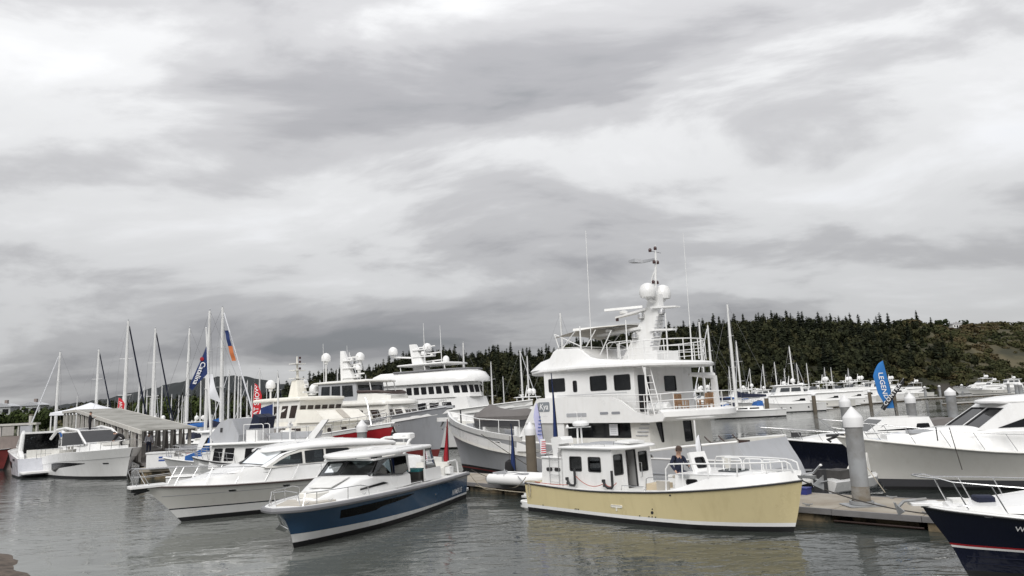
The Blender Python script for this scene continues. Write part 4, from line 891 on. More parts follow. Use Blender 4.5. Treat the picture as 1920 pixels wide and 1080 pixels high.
# swept deckhouse sides with three panes each
for sd in (-1, 1):
    y0, y1 = sd * 1.52, sd * 1.38
    def W(x, z, d=0.0, y0=y0, y1=y1, sd=sd): 
        k = (z - 1.85) / 0.65; return Vector((x, y0 + (y1 - y0) * k + sd * d, z))
    outer = [(9.30, 1.86), (8.85, 2.10), (8.3, 2.34), (7.7, 2.47), (7.0, 2.53), (3.2, 2.50), (3.0, 1.84), (9.0, 1.84)][::-1]
    panes = [[(8.95, 1.93), (7.62, 1.91), (7.62, 2.40), (8.15, 2.30), (8.6, 2.12)], [(7.50, 1.91), (6.62, 1.90), (6.62, 2.44), (7.50, 2.42)], [(6.52, 1.90), (5.05, 1.88), (5.20, 2.26), (5.45, 2.40), (6.52, 2.44)]]
    b = MB(); hp = [rnd_poly(p, 0.04) for p in panes]; holed(b, outer, hp, lambda a, h, d: W(a, h, d), 0.06); b.build('deckhouse_side', offwhite, wb)
    for i, p in enumerate(hp): window(wb, lambda a, h, d=0.0: W(a, h, d), p, rubber, clear if i != 2 else smoke, 0.022, 0.06)
glazing(wb, [(9.72, 0.03, 2.03), (9.25, 1.36, 1.97), (8.35, 1.24, 2.45), (8.98, 0.03, 2.60)], clear); glazing(wb, [(9.72, -0.03, 2.03), (9.25, -1.36, 1.97), (8.35, -1.24, 2.45), (8.98, -0.03, 2.60)], clear)
for sd in (-1, 1): MB().loft([[(9.42, sd * 1.40, 1.93), (9.22, sd * 1.50, 1.90), (9.16, sd * 1.44, 1.90)], [(8.55, sd * 1.30, 2.36), (8.40, sd * 1.40, 2.35), (8.3, sd * 1.33, 2.35)], [(7.8, sd * 1.22, 2.52), (7.7, sd * 1.36, 2.50), (7.6, sd * 1.3, 2.5)]]).build('windscreen_pillar', white, wb)
rp = [(9.1, 0.0), (8.95, 0.75), (8.35, 1.25), (7.2, 1.46), (5.2, 1.52), (3.6, 1.50), (2.9, 1.40), (2.7, 0.9)]
pl = [(x, -y) for x, y in rp[::-1]] + rp[1:]
cxm = 5.6
def rs(k, z, zb): return [(cxm + (x - cxm) * k, y * k, z - (0.10 * max(0, (x - 7.2) / 1.9) ** 2) - 0.14 * max(0, (4.2 - x) / 1.5) * zb) for x, y in pl]
MB().loft([rs(0.98, 2.50, 1), rs(1.0, 2.54, 1), rs(0.995, 2.62, 1), rs(0.95, 2.69, 1), rs(0.75, 2.78, 1), rs(0.4, 2.84, 1), rs(0.1, 2.85, 1)]).build('hardtop', white, wb, ang=50)
for sd in (-1, 1): MB().tube([(7.6, sd * 0.85, 2.76), (4.4, sd * 0.95, 2.77)], 0.018, 5).build('roof_rail', lightgrey, wb)
MB().box(7.6, 8.8, -1.2, 1.2, 1.86, 2.06).build('dashboard', lightgrey, wb); MB().box(3.4, 5.0, -1.3, 1.3, 1.86, 2.24).build('settee', offwhite, wb)
b = MB().box(6.7, 7.1, -0.9, -0.4, 1.9, 2.36); b.box(6.7, 7.1, 0.2, 0.7, 1.9, 2.36); b.build('helm_seat', dash, wb)
b = MB().tube([(2.6, -1.5, 1.75), (2.2, -1.42, 2.45), (1.9, -1.2, 2.58), (1.85, 0, 2.64), (1.9, 1.2, 2.58), (2.2, 1.42, 2.45), (2.6, 1.5, 1.75)], 0.07, 8); b.build('radar_arch', white, wb)
MB().loft([[(x, y, z) for x, y in rnd_poly([(1.5 + o, -1.25 + o), (3.1 - o, -1.25 + o), (3.1 - o, 1.25 - o), (1.5 + o, 1.25 - o)], 0.3)] for o, z in ((0.3, 2.22), (0.2, 2.26), (0.25, 2.36), (0.5, 2.40))]).build('folded_canopy', offwhite, wb)
MB().box(0.2, 1.5, -1.3, 1.3, 1.2, 1.55).build('aft_sun_pad', offwhite, wb)
MB().prism(rnd_poly([(-0.8, -1.5), (0, -1.6), (0, 1.6), (-0.8, 1.5)], 0.2), 0.3, 0.42, 0.02).build('bathing_platform', white, wb)
# rails
for sd in (-1, 1):
    us_ = [0.30, 0.38, 0.46, 0.54, 0.62, 0.70, 0.78, 0.86, 0.93]
    base = [H.at(u, 0.03, 0.10, sd) for u in us_]; top = [(x - 0.34, y * 0.98, z + 0.50 + 0.02 * i) for i, (x, y, z) in enumerate(base)]
    base2 = [(x, y, z) for x, y, z in base]
    tip = [(13.35, sd * 0.34, 2.16), (13.80, sd * 0.30, 2.20), (13.92, sd * 0.28, 2.10), (13.72, sd * 0.28, 1.55)]
    rail(wb, [base[0], (top[0][0] + 0.1, top[0][1], top[0][2] - 0.1)] + top[1:] + tip, [(base2[i], top[i]) for i in range(1, 9)], 0.016)
    rail(wb, [(x + 0.16, y, z - 0.24) for x, y, z in top[5:]] + [(13.3, sd * 0.33, 1.86), (13.80, sd * 0.29, 1.88)], [], 0.010, name='lower_rail')
    rail(wb, [(13.30, sd * 0.30, 1.56), (13.55, sd * 0.29, 2.02), (13.62, sd * 0.28, 2.18)], [], 0.015, name='pulpit_leg')
MB().tube([(13.80, -0.30, 2.20), (13.86, 0, 2.22), (13.80, 0.30, 2.20)], 0.016).build('pulpit_crossbar', steel, wb)
MB().tube([(9.2, 1.35, 1.30), (9.15, 1.4, 1.42), (9.0, 1.42, 1.36)], 0.02).build('bow_cleat', rubber, wb)
MB().lathe((7.0, 2.05, 0.72), [(0.02, 0.34), (0.05, 0.28), (0.10, 0.22), (0.115, 0.0), (0.09, -0.14), (0.03, -0.2)], 12).build('fender', mat('blue_fender', (0.012, 0.02, 0.12), 0.4, coat=0.2), wb)
MB().tube([(7.0, 2.05, 1.05), (7.0, 1.98, 1.25), (6.95, 1.85, 1.85)], 0.008, 4).build('fender_line', darkrope, wb)
# ------------------------------------------------------------------ large grey and white expedition yacht
ky = thing('expedition_yacht', 'large white expedition yacht with grey hull, tall radar mast and covered tender on the bow', 'yacht', (11.30, 29.61, 0), 133)
H = Hull([(0, 2.0), (0.12, 1.80), (0.24, 1.55), (0.38, 1.75), (0.55, 2.0), (0.7, 2.28), (0.85, 2.70), (1, 3.15)], [(0, 2.15), (0.05, 2.5), (0.2, 2.85), (0.5, 2.92), (0.68, 2.70), (0.82, 2.02), (0.93, 0.98), (1, 0)],
         [(0, 2.0), (0.05, 2.35), (0.25, 2.7), (0.5, 2.65), (0.68, 2.05), (0.82, 1.15), (0.93, 0.40), (1, 0)], [(-0.6, 21.3), (0, 21.95), (1.0, 22.3), (3.15, 23.35), (4, 23.6)], [(-0.6, 0.3), (0, 0.35), (0.8, 0.6), (2.0, 1.25), (3, 1.4)], fl=1.3, keel=-0.7)
H.band(ky, 'bottom_paint', -0.7, 0.16, black); H.band(ky, 'boot_stripe', 0.16, 0.23, redbottom, 1, 0.004); H.band(ky, 'waterline_stripe', 0.23, 0.36, black, 1, 0.003)
H.band(ky, 'hull', 0.36, lambda u: H.S(u) - 0.02, lightgrey, 6)
H.deck(ky, 0.75, 0.14, nonskid, offwhite)
b = MB(); U = [0.555 + 0.445 * (1 - (1 - i / 24) ** 1.3) for i in range(25)]
bh = spl([(0.55, 0.26), (0.65, 0.27), (0.85, 0.30), (0.94, 0.40), (1, 0.55)])
for sd in (-1, 1):
    vs = []
    for u in U:
        x, y, z = H.pt(u, H.S(u), 1); hh = bh(u); yo = y * 1.03 + 0.03 * (y > 0.05)
        vs += [(x, sd * max(0, y + 0.015 * (y > .02)), z - 0.03), (x + 0.06 * hh, sd * (yo + 0.05 * hh * (y > .02)), z + hh), (x + 0.02, sd * max(0, yo - 0.14), z + hh + 0.01), (x, sd * max(0, y - 0.14), z - 0.6)]
    b.add(vs, [(i * 4 + j, (i + 1) * 4 + j, (i + 1) * 4 + j + 1, i * 4 + j + 1) for i in range(24) for j in range(3)])
b.build('bow_bulwark', white, ky, ang=50)
b = MB().loft([[(x, y, z) for x, y in rnd_poly([(22.7, -0.35), (24.45, -0.16), (24.45, 0.16), (22.7, 0.35)], 0.1)] for z in (3.05, 3.30)]); b = b.build('anchor_platform', white, ky)
MB().tube([(23.9, 0, 3.02), (24.2, 0, 2.72), (24.0, 0, 2.55)], 0.06).build('anchor', galv, b)
for sd in (-1, 1):
    H.port(ky, 0.688, 1.86, 0.50, 0.30, sd, darkglass, white); H.port(ky, 0.662, 1.85, 0.50, 0.30, sd, darkglass, white)
    H.port(ky, 0.80, 2.02, 0.16, 0.16, sd, rubber, midgrey, 'hawse_port'); H.port(ky, 0.785, 2.0, 0.16, 0.16, sd, rubber, midgrey, 'hawse_port')
MB().tube(H.edge(0.03, 0.05, n=30), 0.06, 6).build('cap_rail', white, ky)
for sd in (-1, 1):
    for z_ in (1.28, 0.62): MB().tube([H.pt(u, z_ + 0.35 * u, sd, 0.0) for u in [0.012 + 0.5 * i / 20 for i in range(21)]], 0.035, 5).build('rub_strake', white if z_ > 1 else midgrey, ky)
    H.port(ky, 0.20, 1.45, 0.5, 0.16, sd, rubber, steel, 'mooring_fairlead'); H.port(ky, 0.085, 1.5, 0.36, 0.14, sd, rubber, steel, 'mooring_fairlead')
    for u in (0.30, 0.36, 0.42, 0.48): H.port(ky, u, 1.15, 0.22, 0.22, sd, darkglass, steel)
    for u in (0.10, 0.26, 0.44, 0.60): MB().tube([H.pt(u, H.S(u) - 0.05, sd, 0.006), H.pt(u, 0.4, sd, 0.006)], 0.006, 4).build('plate_seam', midgrey, ky)
tq = [(1.26, -0.55, 1.85), (1.26, 0.55, 1.85), (0.60, 0.55, 0.82), (0.60, -0.55, 0.82)]
MB().tube(tq, 0.02, 5, True).build('transom_gate', midgrey, ky)
# forward block, deck slab, side plates
FW = 2.86
MB().loft([[(13.75, -FW, 1.5), (13.75, FW, 1.5), (10.2, FW, 1.5), (10.2, -FW, 1.5)], [(13.7, -FW, 2.0), (13.7, FW, 2.0), (10.2, FW, 2.0), (10.2, -FW, 2.0)], [(12.05, -FW, 4.05), (12.05, FW, 4.05), (10.2, FW, 4.05), (10.2, -FW, 4.05)], [(11.85, -FW + .06, 4.2), (11.85, FW - .06, 4.2), (10.2, FW - .06, 4.2), (10.2, -FW + .06, 4.2)]]).build('forward_house', white, ky, ang=25)
MB().loft([[(x, y, z) for x, y in rnd_poly([(2.95 + o, -1.0 + o), (3.9 + o, -2.5), (4.8, -2.88), (12, -2.84), (12, 2.84), (4.8, 2.88), (3.9 + o, 2.5), (2.95 + o, 1.0 - o)], 0.5)] for o, z in ((0.35, 2.92), (0, 3.0), (0, 3.09), (0.1, 3.12))]).build('upper_deck', white, ky)
for sd in (-1, 1):
    pl = [(12.9, 2.95), (11.95, 4.18), (10.3, 4.2), (7.1, 4.10), (6.5, 3.92), (5.7, 3.38), (4.9, 3.18), (4.5, 3.25), (4.2, 3.32), (4.15, 3.1), (4.25, 2.95), (5.0, 2.90)]
    MB().loft([[(x, sd * (2.93 - 0.03 * (x < 1)), z) for x, z in pl], [(x, sd * 2.80, z) for x, z in pl]]).build('side_bulwark', white, ky)
    for x0 in (7.25, 6.55): MB().loft([[(x, sd * 2.945, z) for x, z in rnd_poly(rect(x0, x0 + 0.5, 3.30, 3.42), 0.05)], [(x, sd * 2.90, z) for x, z in rnd_poly(rect(x0, x0 + 0.5, 3.30, 3.42), 0.05)]]).build('side_vent', inkgrey, ky)
    MB().loft([[(x, sd * 2.945, z) for x, z in rnd_poly(rect(8.6, 9.9, 3.22, 3.40), 0.03)], [(x, sd * 2.90, z) for x, z in rnd_poly(rect(8.6, 9.9, 3.22, 3.40), 0.03)]]).build('air_intake', lightgrey, ky)
arc = [(4.25, 2.93), (3.85, 2.62), (3.25, 1.6), (2.85, 0.75), (2.75, 0), (2.85, -0.75), (3.25, -1.6), (3.85, -2.62), (4.25, -2.93)]
MB().loft([[(x + 0.35, y * 0.93, 2.93), (x, y, 3.12), (x + 0.02, y, 3.34), (x + 0.25, y * 0.95, 3.44), (x + 0.45, y * 0.9, 3.30), (x + 0.5, y * 0.9, 3.0)] for x, y in arc]).build('aft_bulwark', white, ky, ang=40)
# main deck house with the long dark saloon window
SX = 5.2
Lm = 12.4 - SX
mw = [(6.22 - SX, 10.32 - SX, 1.2, 1.98)]
def mws(ws, L):
    o = []
    for w in ws:
        if isinstance(w, dict): o.append({'p': mirror_wins([w['p']], L)[0], 'r': w['r']})
        else: o += mirror_wins([w], L)
    return o
house(ky, ring(SX, 12.4, 2.55, 2.62, 1.0), ring(SX + 0.1, 12.4, 2.55, 2.62, 2.95), offwhite, {0: mw, 2: mws(mw, Lm), 3: [{'p': [(0.55, 1.86), (1.05, 1.86), (1.05, 0.95), (0.85, 0.95)][::-1], 'r': 0.08}, {'p': (2.7, 3.4, 0.85, 1.85), 'r': 0.08}]}, gm=darkglass, fm=rubber, name='saloon')
for y_ in (2.60,): 
    n_ = MB().box(7.0, 7.5, 2.615, 2.625, 2.32, 2.84).build('sale_notice', flagwhite, ky); 
    for i in range(5): MB().box(7.08, 7.42, 2.626, 2.629, 2.42 + i * 0.08, 2.435 + i * 0.08).build('printed_line', inkgrey, n_)
for i in range(4): MB().box(5.35 - i * 0.05, 6.0 - i * 0.1, 2.57, 2.60, 2.30 + i * 0.16, 2.34 + i * 0.16).build('louvre', lightgrey, ky)
MB().side([(12.3, 1.5), (12.3, 2.96), (10.9, 2.96), (10.75, 2.6), (10.75, 1.5)], 2.55, 2.86).build('wing_panel', offwhite, ky); MB().side([(12.3, 1.5), (12.3, 2.96), (10.9, 2.96), (10.75, 2.6), (10.75, 1.5)], -2.86, -2.55).build('wing_panel', offwhite, ky)
# pilothouse
PX = 6.0
Lp = 11.75 - PX
pw = [(x0 - PX, x1 - PX, z0 - 3.1, z1 - 3.1) for x0, x1, z0, z1 in ((10.30, 11.45, 4.48, 5.17), (9.5, 9.78, 4.42, 5.0), (7.62, 8.66, 4.42, 5.15), (6.22, 7.18, 4.38, 5.12))]
fr = [(0.18 + i * 0.97, 0.18 + i * 0.97 + 0.85, 1.35, 2.05) for i in range(5)]
house(ky, ring(PX, 11.75, 2.4, 2.5, 3.1), ring(PX + 0.03, 11.85, 2.38, 2.42, 5.5), white, {0: pw, 1: fr, 2: mirror_wins(pw, Lp), 3: [(0.25, 1.15, 0.25, 1.95), (2.35, 3.35, 1.15, 1.9)]}, gm=privacy, fm=rubber, name='pilothouse', r=0.09)
b = MB().box(10.2, 11.3, -1.8, 1.8, 3.2, 4.5); b.build('helm_console', woodin, ky); MB().box(6.3, 8.0, -2.1, -1.2, 3.2, 4.35).build('settee', beige, ky); MB().box(6.1, 11.7, -2.3, 2.3, 3.125, 3.2).build('pilothouse_sole', woodin, ky)
for y_ in (-0.7, 0.7): MB().box(8.9, 9.4, y_ - 0.3, y_ + 0.3, 3.2, 4.75).build('helm_chair', dash, ky)
for x in (8.2, 7.1): MB().box(x, x + 0.42, 2.28, 2.32, 4.4, 5.15).build('curtain', offwhite, ky)
for z in (4.28, 3.85): MB().tube([(6.4, 2.50, z), (10.9, 2.52, z)], 0.012, 4).build('side_trim', lightgrey, ky)
# roof brow that runs aft as an awning
rp = [(14.45, 0.0), (14.2, 1.0), (13.2, 1.95), (11.8, 2.55), (9, 2.82), (7, 2.88), (5.8, 2.82), (5.0, 2.55), (4.2, 1.6), (3.6, 0)]
pl = [(x, -y) for x, y in rp[::-1]][:-1] + rp
pl = pl[:-1]
def kz(x): return 5.50 - 0.030 * max(0, 9 - x) - 0.02 * max(0, x - 12)
def rr_(k, dz, cr): return [(7.6 + (x - 7.6) * k, y * k, kz(7.6 + (x - 7.6) * k) + dz + cr) for x, y in pl]
MB().loft([rr_(0.97, 0, 0), rr_(1.0, 0.05, 0), rr_(1.0, 0.15, 0), rr_(0.97, 0.23, 0), rr_(0.6, 0.26, 0.06), rr_(0.15, 0.26, 0.10)]).build('brow_roof', white, ky, ang=50)
# flybridge coaming: humped profile
prof = [(14.1, 5.60, 0.9), (13.3, 5.86, 1.75), (12.4, 6.12, 2.1), (11.75, 6.24, 2.15), (11.6, 6.30, 2.15), (11.32, 6.62, 2.15), (11.12, 6.70, 2.15), (9.6, 6.62, 2.2), (9.38, 6.54, 2.2), (8.75, 6.10, 2.25), (8.3, 5.98, 2.25), (7.4, 5.88, 2.2), (6.0, 5.76, 2.2), (5.2, 5.70, 2.0), (4.4, 5.62, 1.4)]
MB().loft([[(x, -w - 0.22, kz(x) + 0.18), (x, -w, z - 0.05), (x, -w + 0.08, z), (x, w - 0.08, z), (x, w, z - 0.05), (x, w + 0.22, kz(x) + 0.18)] for x, z, w in prof]).build('flybridge_coaming', white, ky, ang=24)
rail(ky, [(11.4, -1.7, 6.78), (9.3, -1.9, 6.66), (9.3, 1.9, 6.66), (11.4, 1.7, 6.78)], [((11.3, s_ * 1.7, 6.6), (11.3, s_ * 1.7, 6.78)) for s_ in (-1, 1)], 0.02, alu, 'windscreen_rail')
# radar mast
MB().loft([[(8.35, -0.32, 5.85), (8.35, 0.32, 5.85), (6.55, 0.32, 5.85), (6.55, -0.32, 5.85)], [(7.6, -0.26, 6.9), (7.6, 0.26, 6.9), (6.2, 0.26, 6.9), (6.2, -0.26, 6.9)], [(6.75, -0.2, 8.2), (6.75, 0.2, 8.2), (5.85, 0.2, 8.2), (5.85, -0.2, 8.2)], [(6.45, -0.16, 9.0), (6.45, 0.16, 9.0), (5.85, 0.16, 9.0), (5.85, -0.16, 9.0)]]).build('mast', white, ky, ang=25)
mst = [o for o in ky.children if o.name.startswith('mast')][0]
def arm(x0, x1, z0, z1, w, t_, nm): MB().loft([[(x0, -w, z0), (x0, w, z0), (x0, w, z0 + t_), (x0, -w, z0 + t_)], [(x1, -w * 0.4, z1), (x1, w * 0.4, z1), (x1, w * 0.4, z1 + t_ * 0.7), (x1, -w * 0.4, z1 + t_ * 0.7)]]).build(nm, white, mst)
arm(7.0, 10.0, 7.36, 7.30, 0.35, 0.14, 'radar_shelf'); arm(6.6, 8.7, 8.28, 8.12, 0.3, 0.12, 'radar_shelf'); arm(6.2, 4.9, 8.3, 8.22, 0.45, 0.1, 'aft_shelf'); arm(6.4, 5.2, 7.2, 7.15, 0.4, 0.1, 'aft_shelf')
for (x, z, l) in ((9.2, 7.62, 2.0), (8.2, 8.46, 1.0)):
    MB().lathe((x, 0, z - 0.16), [(0.22, 0), (0.24, 0.12), (0.1, 0.18)], 12).build('scanner_base', white, mst)
    c, s_ = math.cos(R(25)), math.sin(R(25)); MB().loft([[(x + c * q * l + s_ * w_, s_ * q * l - c * w_ * 1.0, z + 0.06 + zz) for w_, zz in ((-0.07, 0), (0.07, 0), (0.05, 0.13), (-0.05, 0.13))] for q in (-1, 1)]).build('scanner_bar', white, mst)
for y_ in (-0.62, 0.62):
    MB().lathe((6.15, y_, 8.72), [(0.12, 0), (0.13, 0.08), (0.36, 0.12), (0.42, 0.32), (0.41, 0.50), (0.33, 0.70), (0.15, 0.81), (0.02, 0.84)], 18).build('satellite_dome', white, mst); MB().tube([(6.15, 0, 8.6), (6.15, y_, 8.74)], 0.08).build('dome_bracket', white, mst)
MB().tube([(6.15, 0, 9.0), (5.95, 0, 10.9), (5.92, 0, 11.5)], [0.07, 0.05, 0.02], 8).build('pole', white, mst)
MB().tube([(6.45, 0, 9.1), (6.25, 0, 9.9), (6.02, 0, 10.3)], 0.035).build('pole_brace', white, mst)
MB().loft([[(5.95, -0.04, 10.75), (5.95, 0.04, 10.75), (5.95, 0.04, 10.83), (5.95, -0.04, 10.83)], [(6.7, -0.04, 10.72), (6.7, 0.04, 10.72), (6.7, 0.04, 10.88), (6.7, -0.04, 10.88)], [(7.05, -0.28, 10.80), (7.05, 0.28, 10.80), (7.05, 0.28, 10.98), (7.05, -0.28, 10.98)], [(7.5, -0.2, 10.86), (7.5, 0.2, 10.86), (7.5, 0.2, 10.98), (7.5, -0.2, 10.98)]]).build('horn_antenna', lightgrey, mst)
MB().tube([(5.94, -0.45, 11.15), (5.94, 0.45, 11.15)], 0.02).build('crosstree', lightgrey, mst)
for (x, y_, z) in ((5.97, -0.14, 10.55), (5.97, 0.14, 10.55), (6.1, -0.16, 9.55), (6.1, 0.16, 9.55), (5.94, 0, 11.25), (5.94, 0.45, 11.1), (8.65, 0, 7.98)): MB().lathe((x, y_, z), [(0.07, 0), (0.08, 0.02), (0.08, 0.12), (0.05, 0.17)], 10).build('navigation_light', lamp_red, mst)
for (x, y_, z) in ((6.9, 0.3, 8.0), (5.6, 0.4, 8.05), (7.3, 0.42, 7.05), (5.9, 0.5, 6.95), (7.3, -0.42, 7.05)):
    f = MB().lathe((x, y_, z), [(0.08, 0.18), (0.17, 0.1), (0.18, -0.05), (0.14, -0.12)], 12).build('floodlight', steel, mst); MB().lathe((x, y_, z - 0.12), [(0.13, 0.0), (0.12, -0.02)], 12).build('lens', darkglass, f)
for z in [6.5 + 0.17 * i for i in range(9)]: MB().tube([(6.42 - (z - 6.5) * 0.38, -0.02, z), (6.22 - (z - 6.5) * 0.38, 0.0, z), (6.22 - (z - 6.5) * 0.38, 0.3, z), (6.5 - (z - 6.5) * 0.38, 0.3, z)], 0.02, 5).build('mast_step', lightgrey, mst)
# sun awning on hoops ahead of the mast
b = MB().grid(lambda u, v: (7.5 + 4.0 * u, -1.9 + 3.8 * v, 7.30 + 0.28 * math.sin(math.pi * min(1, 0.25 + u * 0.75)) ** 0.8 * 0.9 + 0.16 * (1 - (2 * v - 1) ** 2)), 12, 8); aw = b.build('sun_awning', canvastan, ky, ang=60)
for y_ in (-1.85, 1.85):
    for pts in ([(11.4, y_, 7.50), (9.6, y_, 6.70)], [(10.0, y_, 7.52), (10.9, y_, 6.75)], [(8.6, y_, 7.45), (9.3, y_, 6.66)], [(7.6, y_, 7.32), (8.4, y_, 6.2)], [(11.45, y_, 7.52), (11.2, y_, 6.8)]): MB().tube(pts, 0.028, 6).build('awning_frame', alu, aw)
# whip antennas and poles
for (x, y_, z0, z1, r_) in ((8.9, 1.9, 6.5, 12.6, 0.02), (5.4, -1.6, 5.7, 7.7, 0.04), (9.4, 2.15, 5.9, 7.7, 0.05), (6.6, 2.0, 5.8, 7.7, 0.04), (4.6, 1.6, 5.75, 7.8, 0.04)): MB().tube([(x, y_, z0), (x - 0.02 * (z1 - z0), y_, z1)], [r_, r_ * 0.7], 6).build('whip_antenna', alu, ky)
MB().tube([(5.36, -1.6, 7.7), (5.28, -1.6, 12.2)], [0.018, 0.008], 5).build('whip_antenna', alu, ky)
# oval railing on the boat deck
def oval(z): return [(6.1 + 2.1 * math.cos(a), 2.15 * math.sin(a), z) for a in [R(-150 + 300 * i / 24) + math.pi for i in range(25)]]
oh = rail(ky, oval(6.62), [((p[0], p[1], 5.66), p) for p in oval(6.62)[::2]], 0.028, alu, 'boat_deck_rail')
for z in (6.30, 5.98): MB().tube(oval(z), 0.018, 5).build('rail_wire', alu, oh)
MB().box(5.7, 6.5, -0.9, 0.9, 5.7, 6.2).build('deck_box', white, ky)
rail(ky, [(7.7, 2.15, 5.9), (7.7, 2.15, 6.62), (7.55, 2.15, 6.7), (6.2, 2.2, 6.68), (6.1, 2.2, 5.8)], [((6.9, 2.18, 5.85), (6.9, 2.18, 6.7))], 0.022, alu, 'gate_rail')
# ladder from the upper deck
l = MB()
for o in (0, 0.42): l.tube([(5.35 - o * 0.2, 2.58 - o, 5.45), (4.75 - o * 0.2, 2.75 - o, 3.2)], 0.025)
l = l.build('ladder', alu, ky)
for i in range(7): q = (i + 0.5) / 7; MB().tube([(5.35 - 0.6 * q, 2.58 + 0.17 * q, 5.45 - 2.25 * q), (5.27 - 0.6 * q, 2.16 + 0.17 * q, 5.45 - 2.25 * q)], 0.02, 5).build('rung', alu, l)
for x, y_ in ((5.2, 2.62), (5.4, -2.4)): MB().tube([(x, y_, 3.1), (x, y_, 5.35)], 0.045, 8).build('awning_post', alu, ky)
# aft upper deck rail, raft canister, crane, furniture
for z in (4.12, 3.82, 3.5):
    MB().tube([(8.9, 2.72, z + 0.12), (6.8, 2.74, z + 0.06), (5.3, 2.72, z), (4.4, 2.68, z), (3.95, 2.4, z + 0.03), (3.4, 1.5, z + 0.03), (3.0, 0, z + 0.03), (3.4, -1.5, z + 0.03), (3.95, -2.4, z)], 0.018 if z < 4 else 0.025, 6).build('deck_rail', alu, ky)
for x in (8.9, 7.8, 6.8, 5.3, 4.4): MB().tube([(x, 2.7, 3.12), (x, 2.71, 4.12 + (0.1 if x > 6.5 else 0))], 0.02, 5).build('rail_stanchion', alu, ky)
for x, y_ in ((3.95, 2.4), (3.4, 1.5), (3.0, 0), (3.4, -1.5), (3.95, -2.4)): MB().tube([(x, y_, 3.12), (x, y_, 4.15)], 0.02, 5).build('rail_stanchion', alu, ky)
b = MB().tube([(4.25, 2.35, 3.52), (4.3, 2.35, 3.52), (5.3, 2.35, 3.52), (5.35, 2.35, 3.52)], [0.18, 0.25, 0.25, 0.18], 12); rf = b.build('life_raft', buoymat, ky)
for x in (4.5, 4.8, 5.1): MB().lathe((0, 0, 0), [(0.256, -0.01), (0.256, 0.01)], 14).build('strap', lightgrey, rf).matrix_local = Matrix.Translation((x, 2.35, 3.52)) @ Matrix.Rotation(R(90), 4, 'Y')
MB().loft([[(4.3, -2.0, 3.1), (4.6, -2.0, 3.1), (4.6, -1.7, 3.1), (4.3, -1.7, 3.1)], [(4.34, -1.96, 4.9), (4.56, -1.96, 4.9), (4.56, -1.74, 4.9), (4.34, -1.74, 4.9)]]).build('crane_post', white, ky); MB().tube([(4.45, -1.85, 4.9), (5.0, -0.6, 5.0)], [0.16, 0.09], 8).build('crane_boom', white, ky)
def chair(x, y_, deg):
    t_ = thing('deck_chair', LAB.pop(0), 'chair', (0, 0, 0), 0, 'wooden chairs on the aft upper deck'); 
    c, s_ = math.cos(R(133)), math.sin(R(133)); t_.location = (11.30 + x * c - y_ * s_, 29.61 + x * s_ + y_ * c, 3.125); t_.rotation_euler = (0, 0, R(133 + deg))
    for i in range(4): MB().box(-0.22, 0.22, -0.22 + i * 0.115, -0.125 + i * 0.115, 0.42, 0.44).build('seat_slat', teak, t_)
    for i in range(5): MB().box(-0.26, -0.235, -0.21 + i * 0.09, -0.15 + i * 0.09, 0.46, 0.92).build('back_slat', teak, t_)
    MB().box(-0.265, -0.23, -0.24, 0.24, 0.90, 0.97).build('top_rail', teak, t_)
    for a in (-1, 1):
        for d in (-1, 1): MB().box(a * 0.22 - 0.02, a * 0.22 + 0.02, d * 0.22 - 0.02, d * 0.22 + 0.02, 0, 0.64 if a > 0 else 0.92).build('leg', teak, t_)
        MB().box(-0.22, 0.24, a * 0.23 - 0.02, a * 0.23 + 0.02, 0.63, 0.66).build('armrest', teak, t_)
LAB = ['wooden deck chair nearest the rail on the yacht upper deck', 'wooden deck chair in the middle of the yacht upper deck', 'wooden deck chair farthest aft on the yacht upper deck', 'wooden deck chair nearest the cabin on the yacht upper deck']
for q in ((4.4, 1.2, 200), (4.9, 0.4, 170), (3.7, 0.2, 60), (4.5, -0.8, 10)): chair(*q)
# stern cockpit
MB().box(1.5, 2.6, 2.2, 2.4, 0.9, 1.5).build('cockpit_locker', offwhite, ky); MB().box(1.5, 1.9, -2.0, 2.0, 0.9, 1.8).build('transom_seat', offwhite, ky)
MB().prism(rnd_poly([(-0.7, -1.5), (0.6, -2.0), (0.6, 2.0), (-0.7, 1.5)], 0.3), 0.3, 0.42, 0.03).build('swim_platform', offwhite, ky)
MB().tube([(2.9, 2.55, 1.6), (2.9, 2.55, 2.95)], 0.035, 6).build('deck_post', alu, ky)
b = MB()
for x, y_, ang_ in ((2.2, 2.2, 20), (1.9, 1.6, -10), (1.7, 0.8, 5)): b.tube([(x, y_, 1.85), (x + 0.35, y_, 2.1), (x + 0.5, y_, 2.25)], 0.03); b.box(x - 0.25, x + 0.2, y_ - 0.08, y_ + 0.08, 1.88, 2.02)
b.build('fighting_gear', brownrail, ky)
# name board
nb = MB().loft([[(x, 2.952, z) for x, z in rnd_poly(rect(11.05, 11.85, 3.52, 4.0), 0.08)], [(x, 2.925, z) for x, z in rnd_poly(rect(11.05, 11.85, 3.52, 4.0), 0.08)]]).build('name_board', signgrey, ky)
text(nb, 'Kya', 0.42, lambda u, v: (11.45 - u, 2.958, 3.76 + v), ink, shear=0.2)
text(ky, '- - - - -', 0.12, lambda u, v: (11.4 - u, 2.938, 3.30 + v), inkgrey)
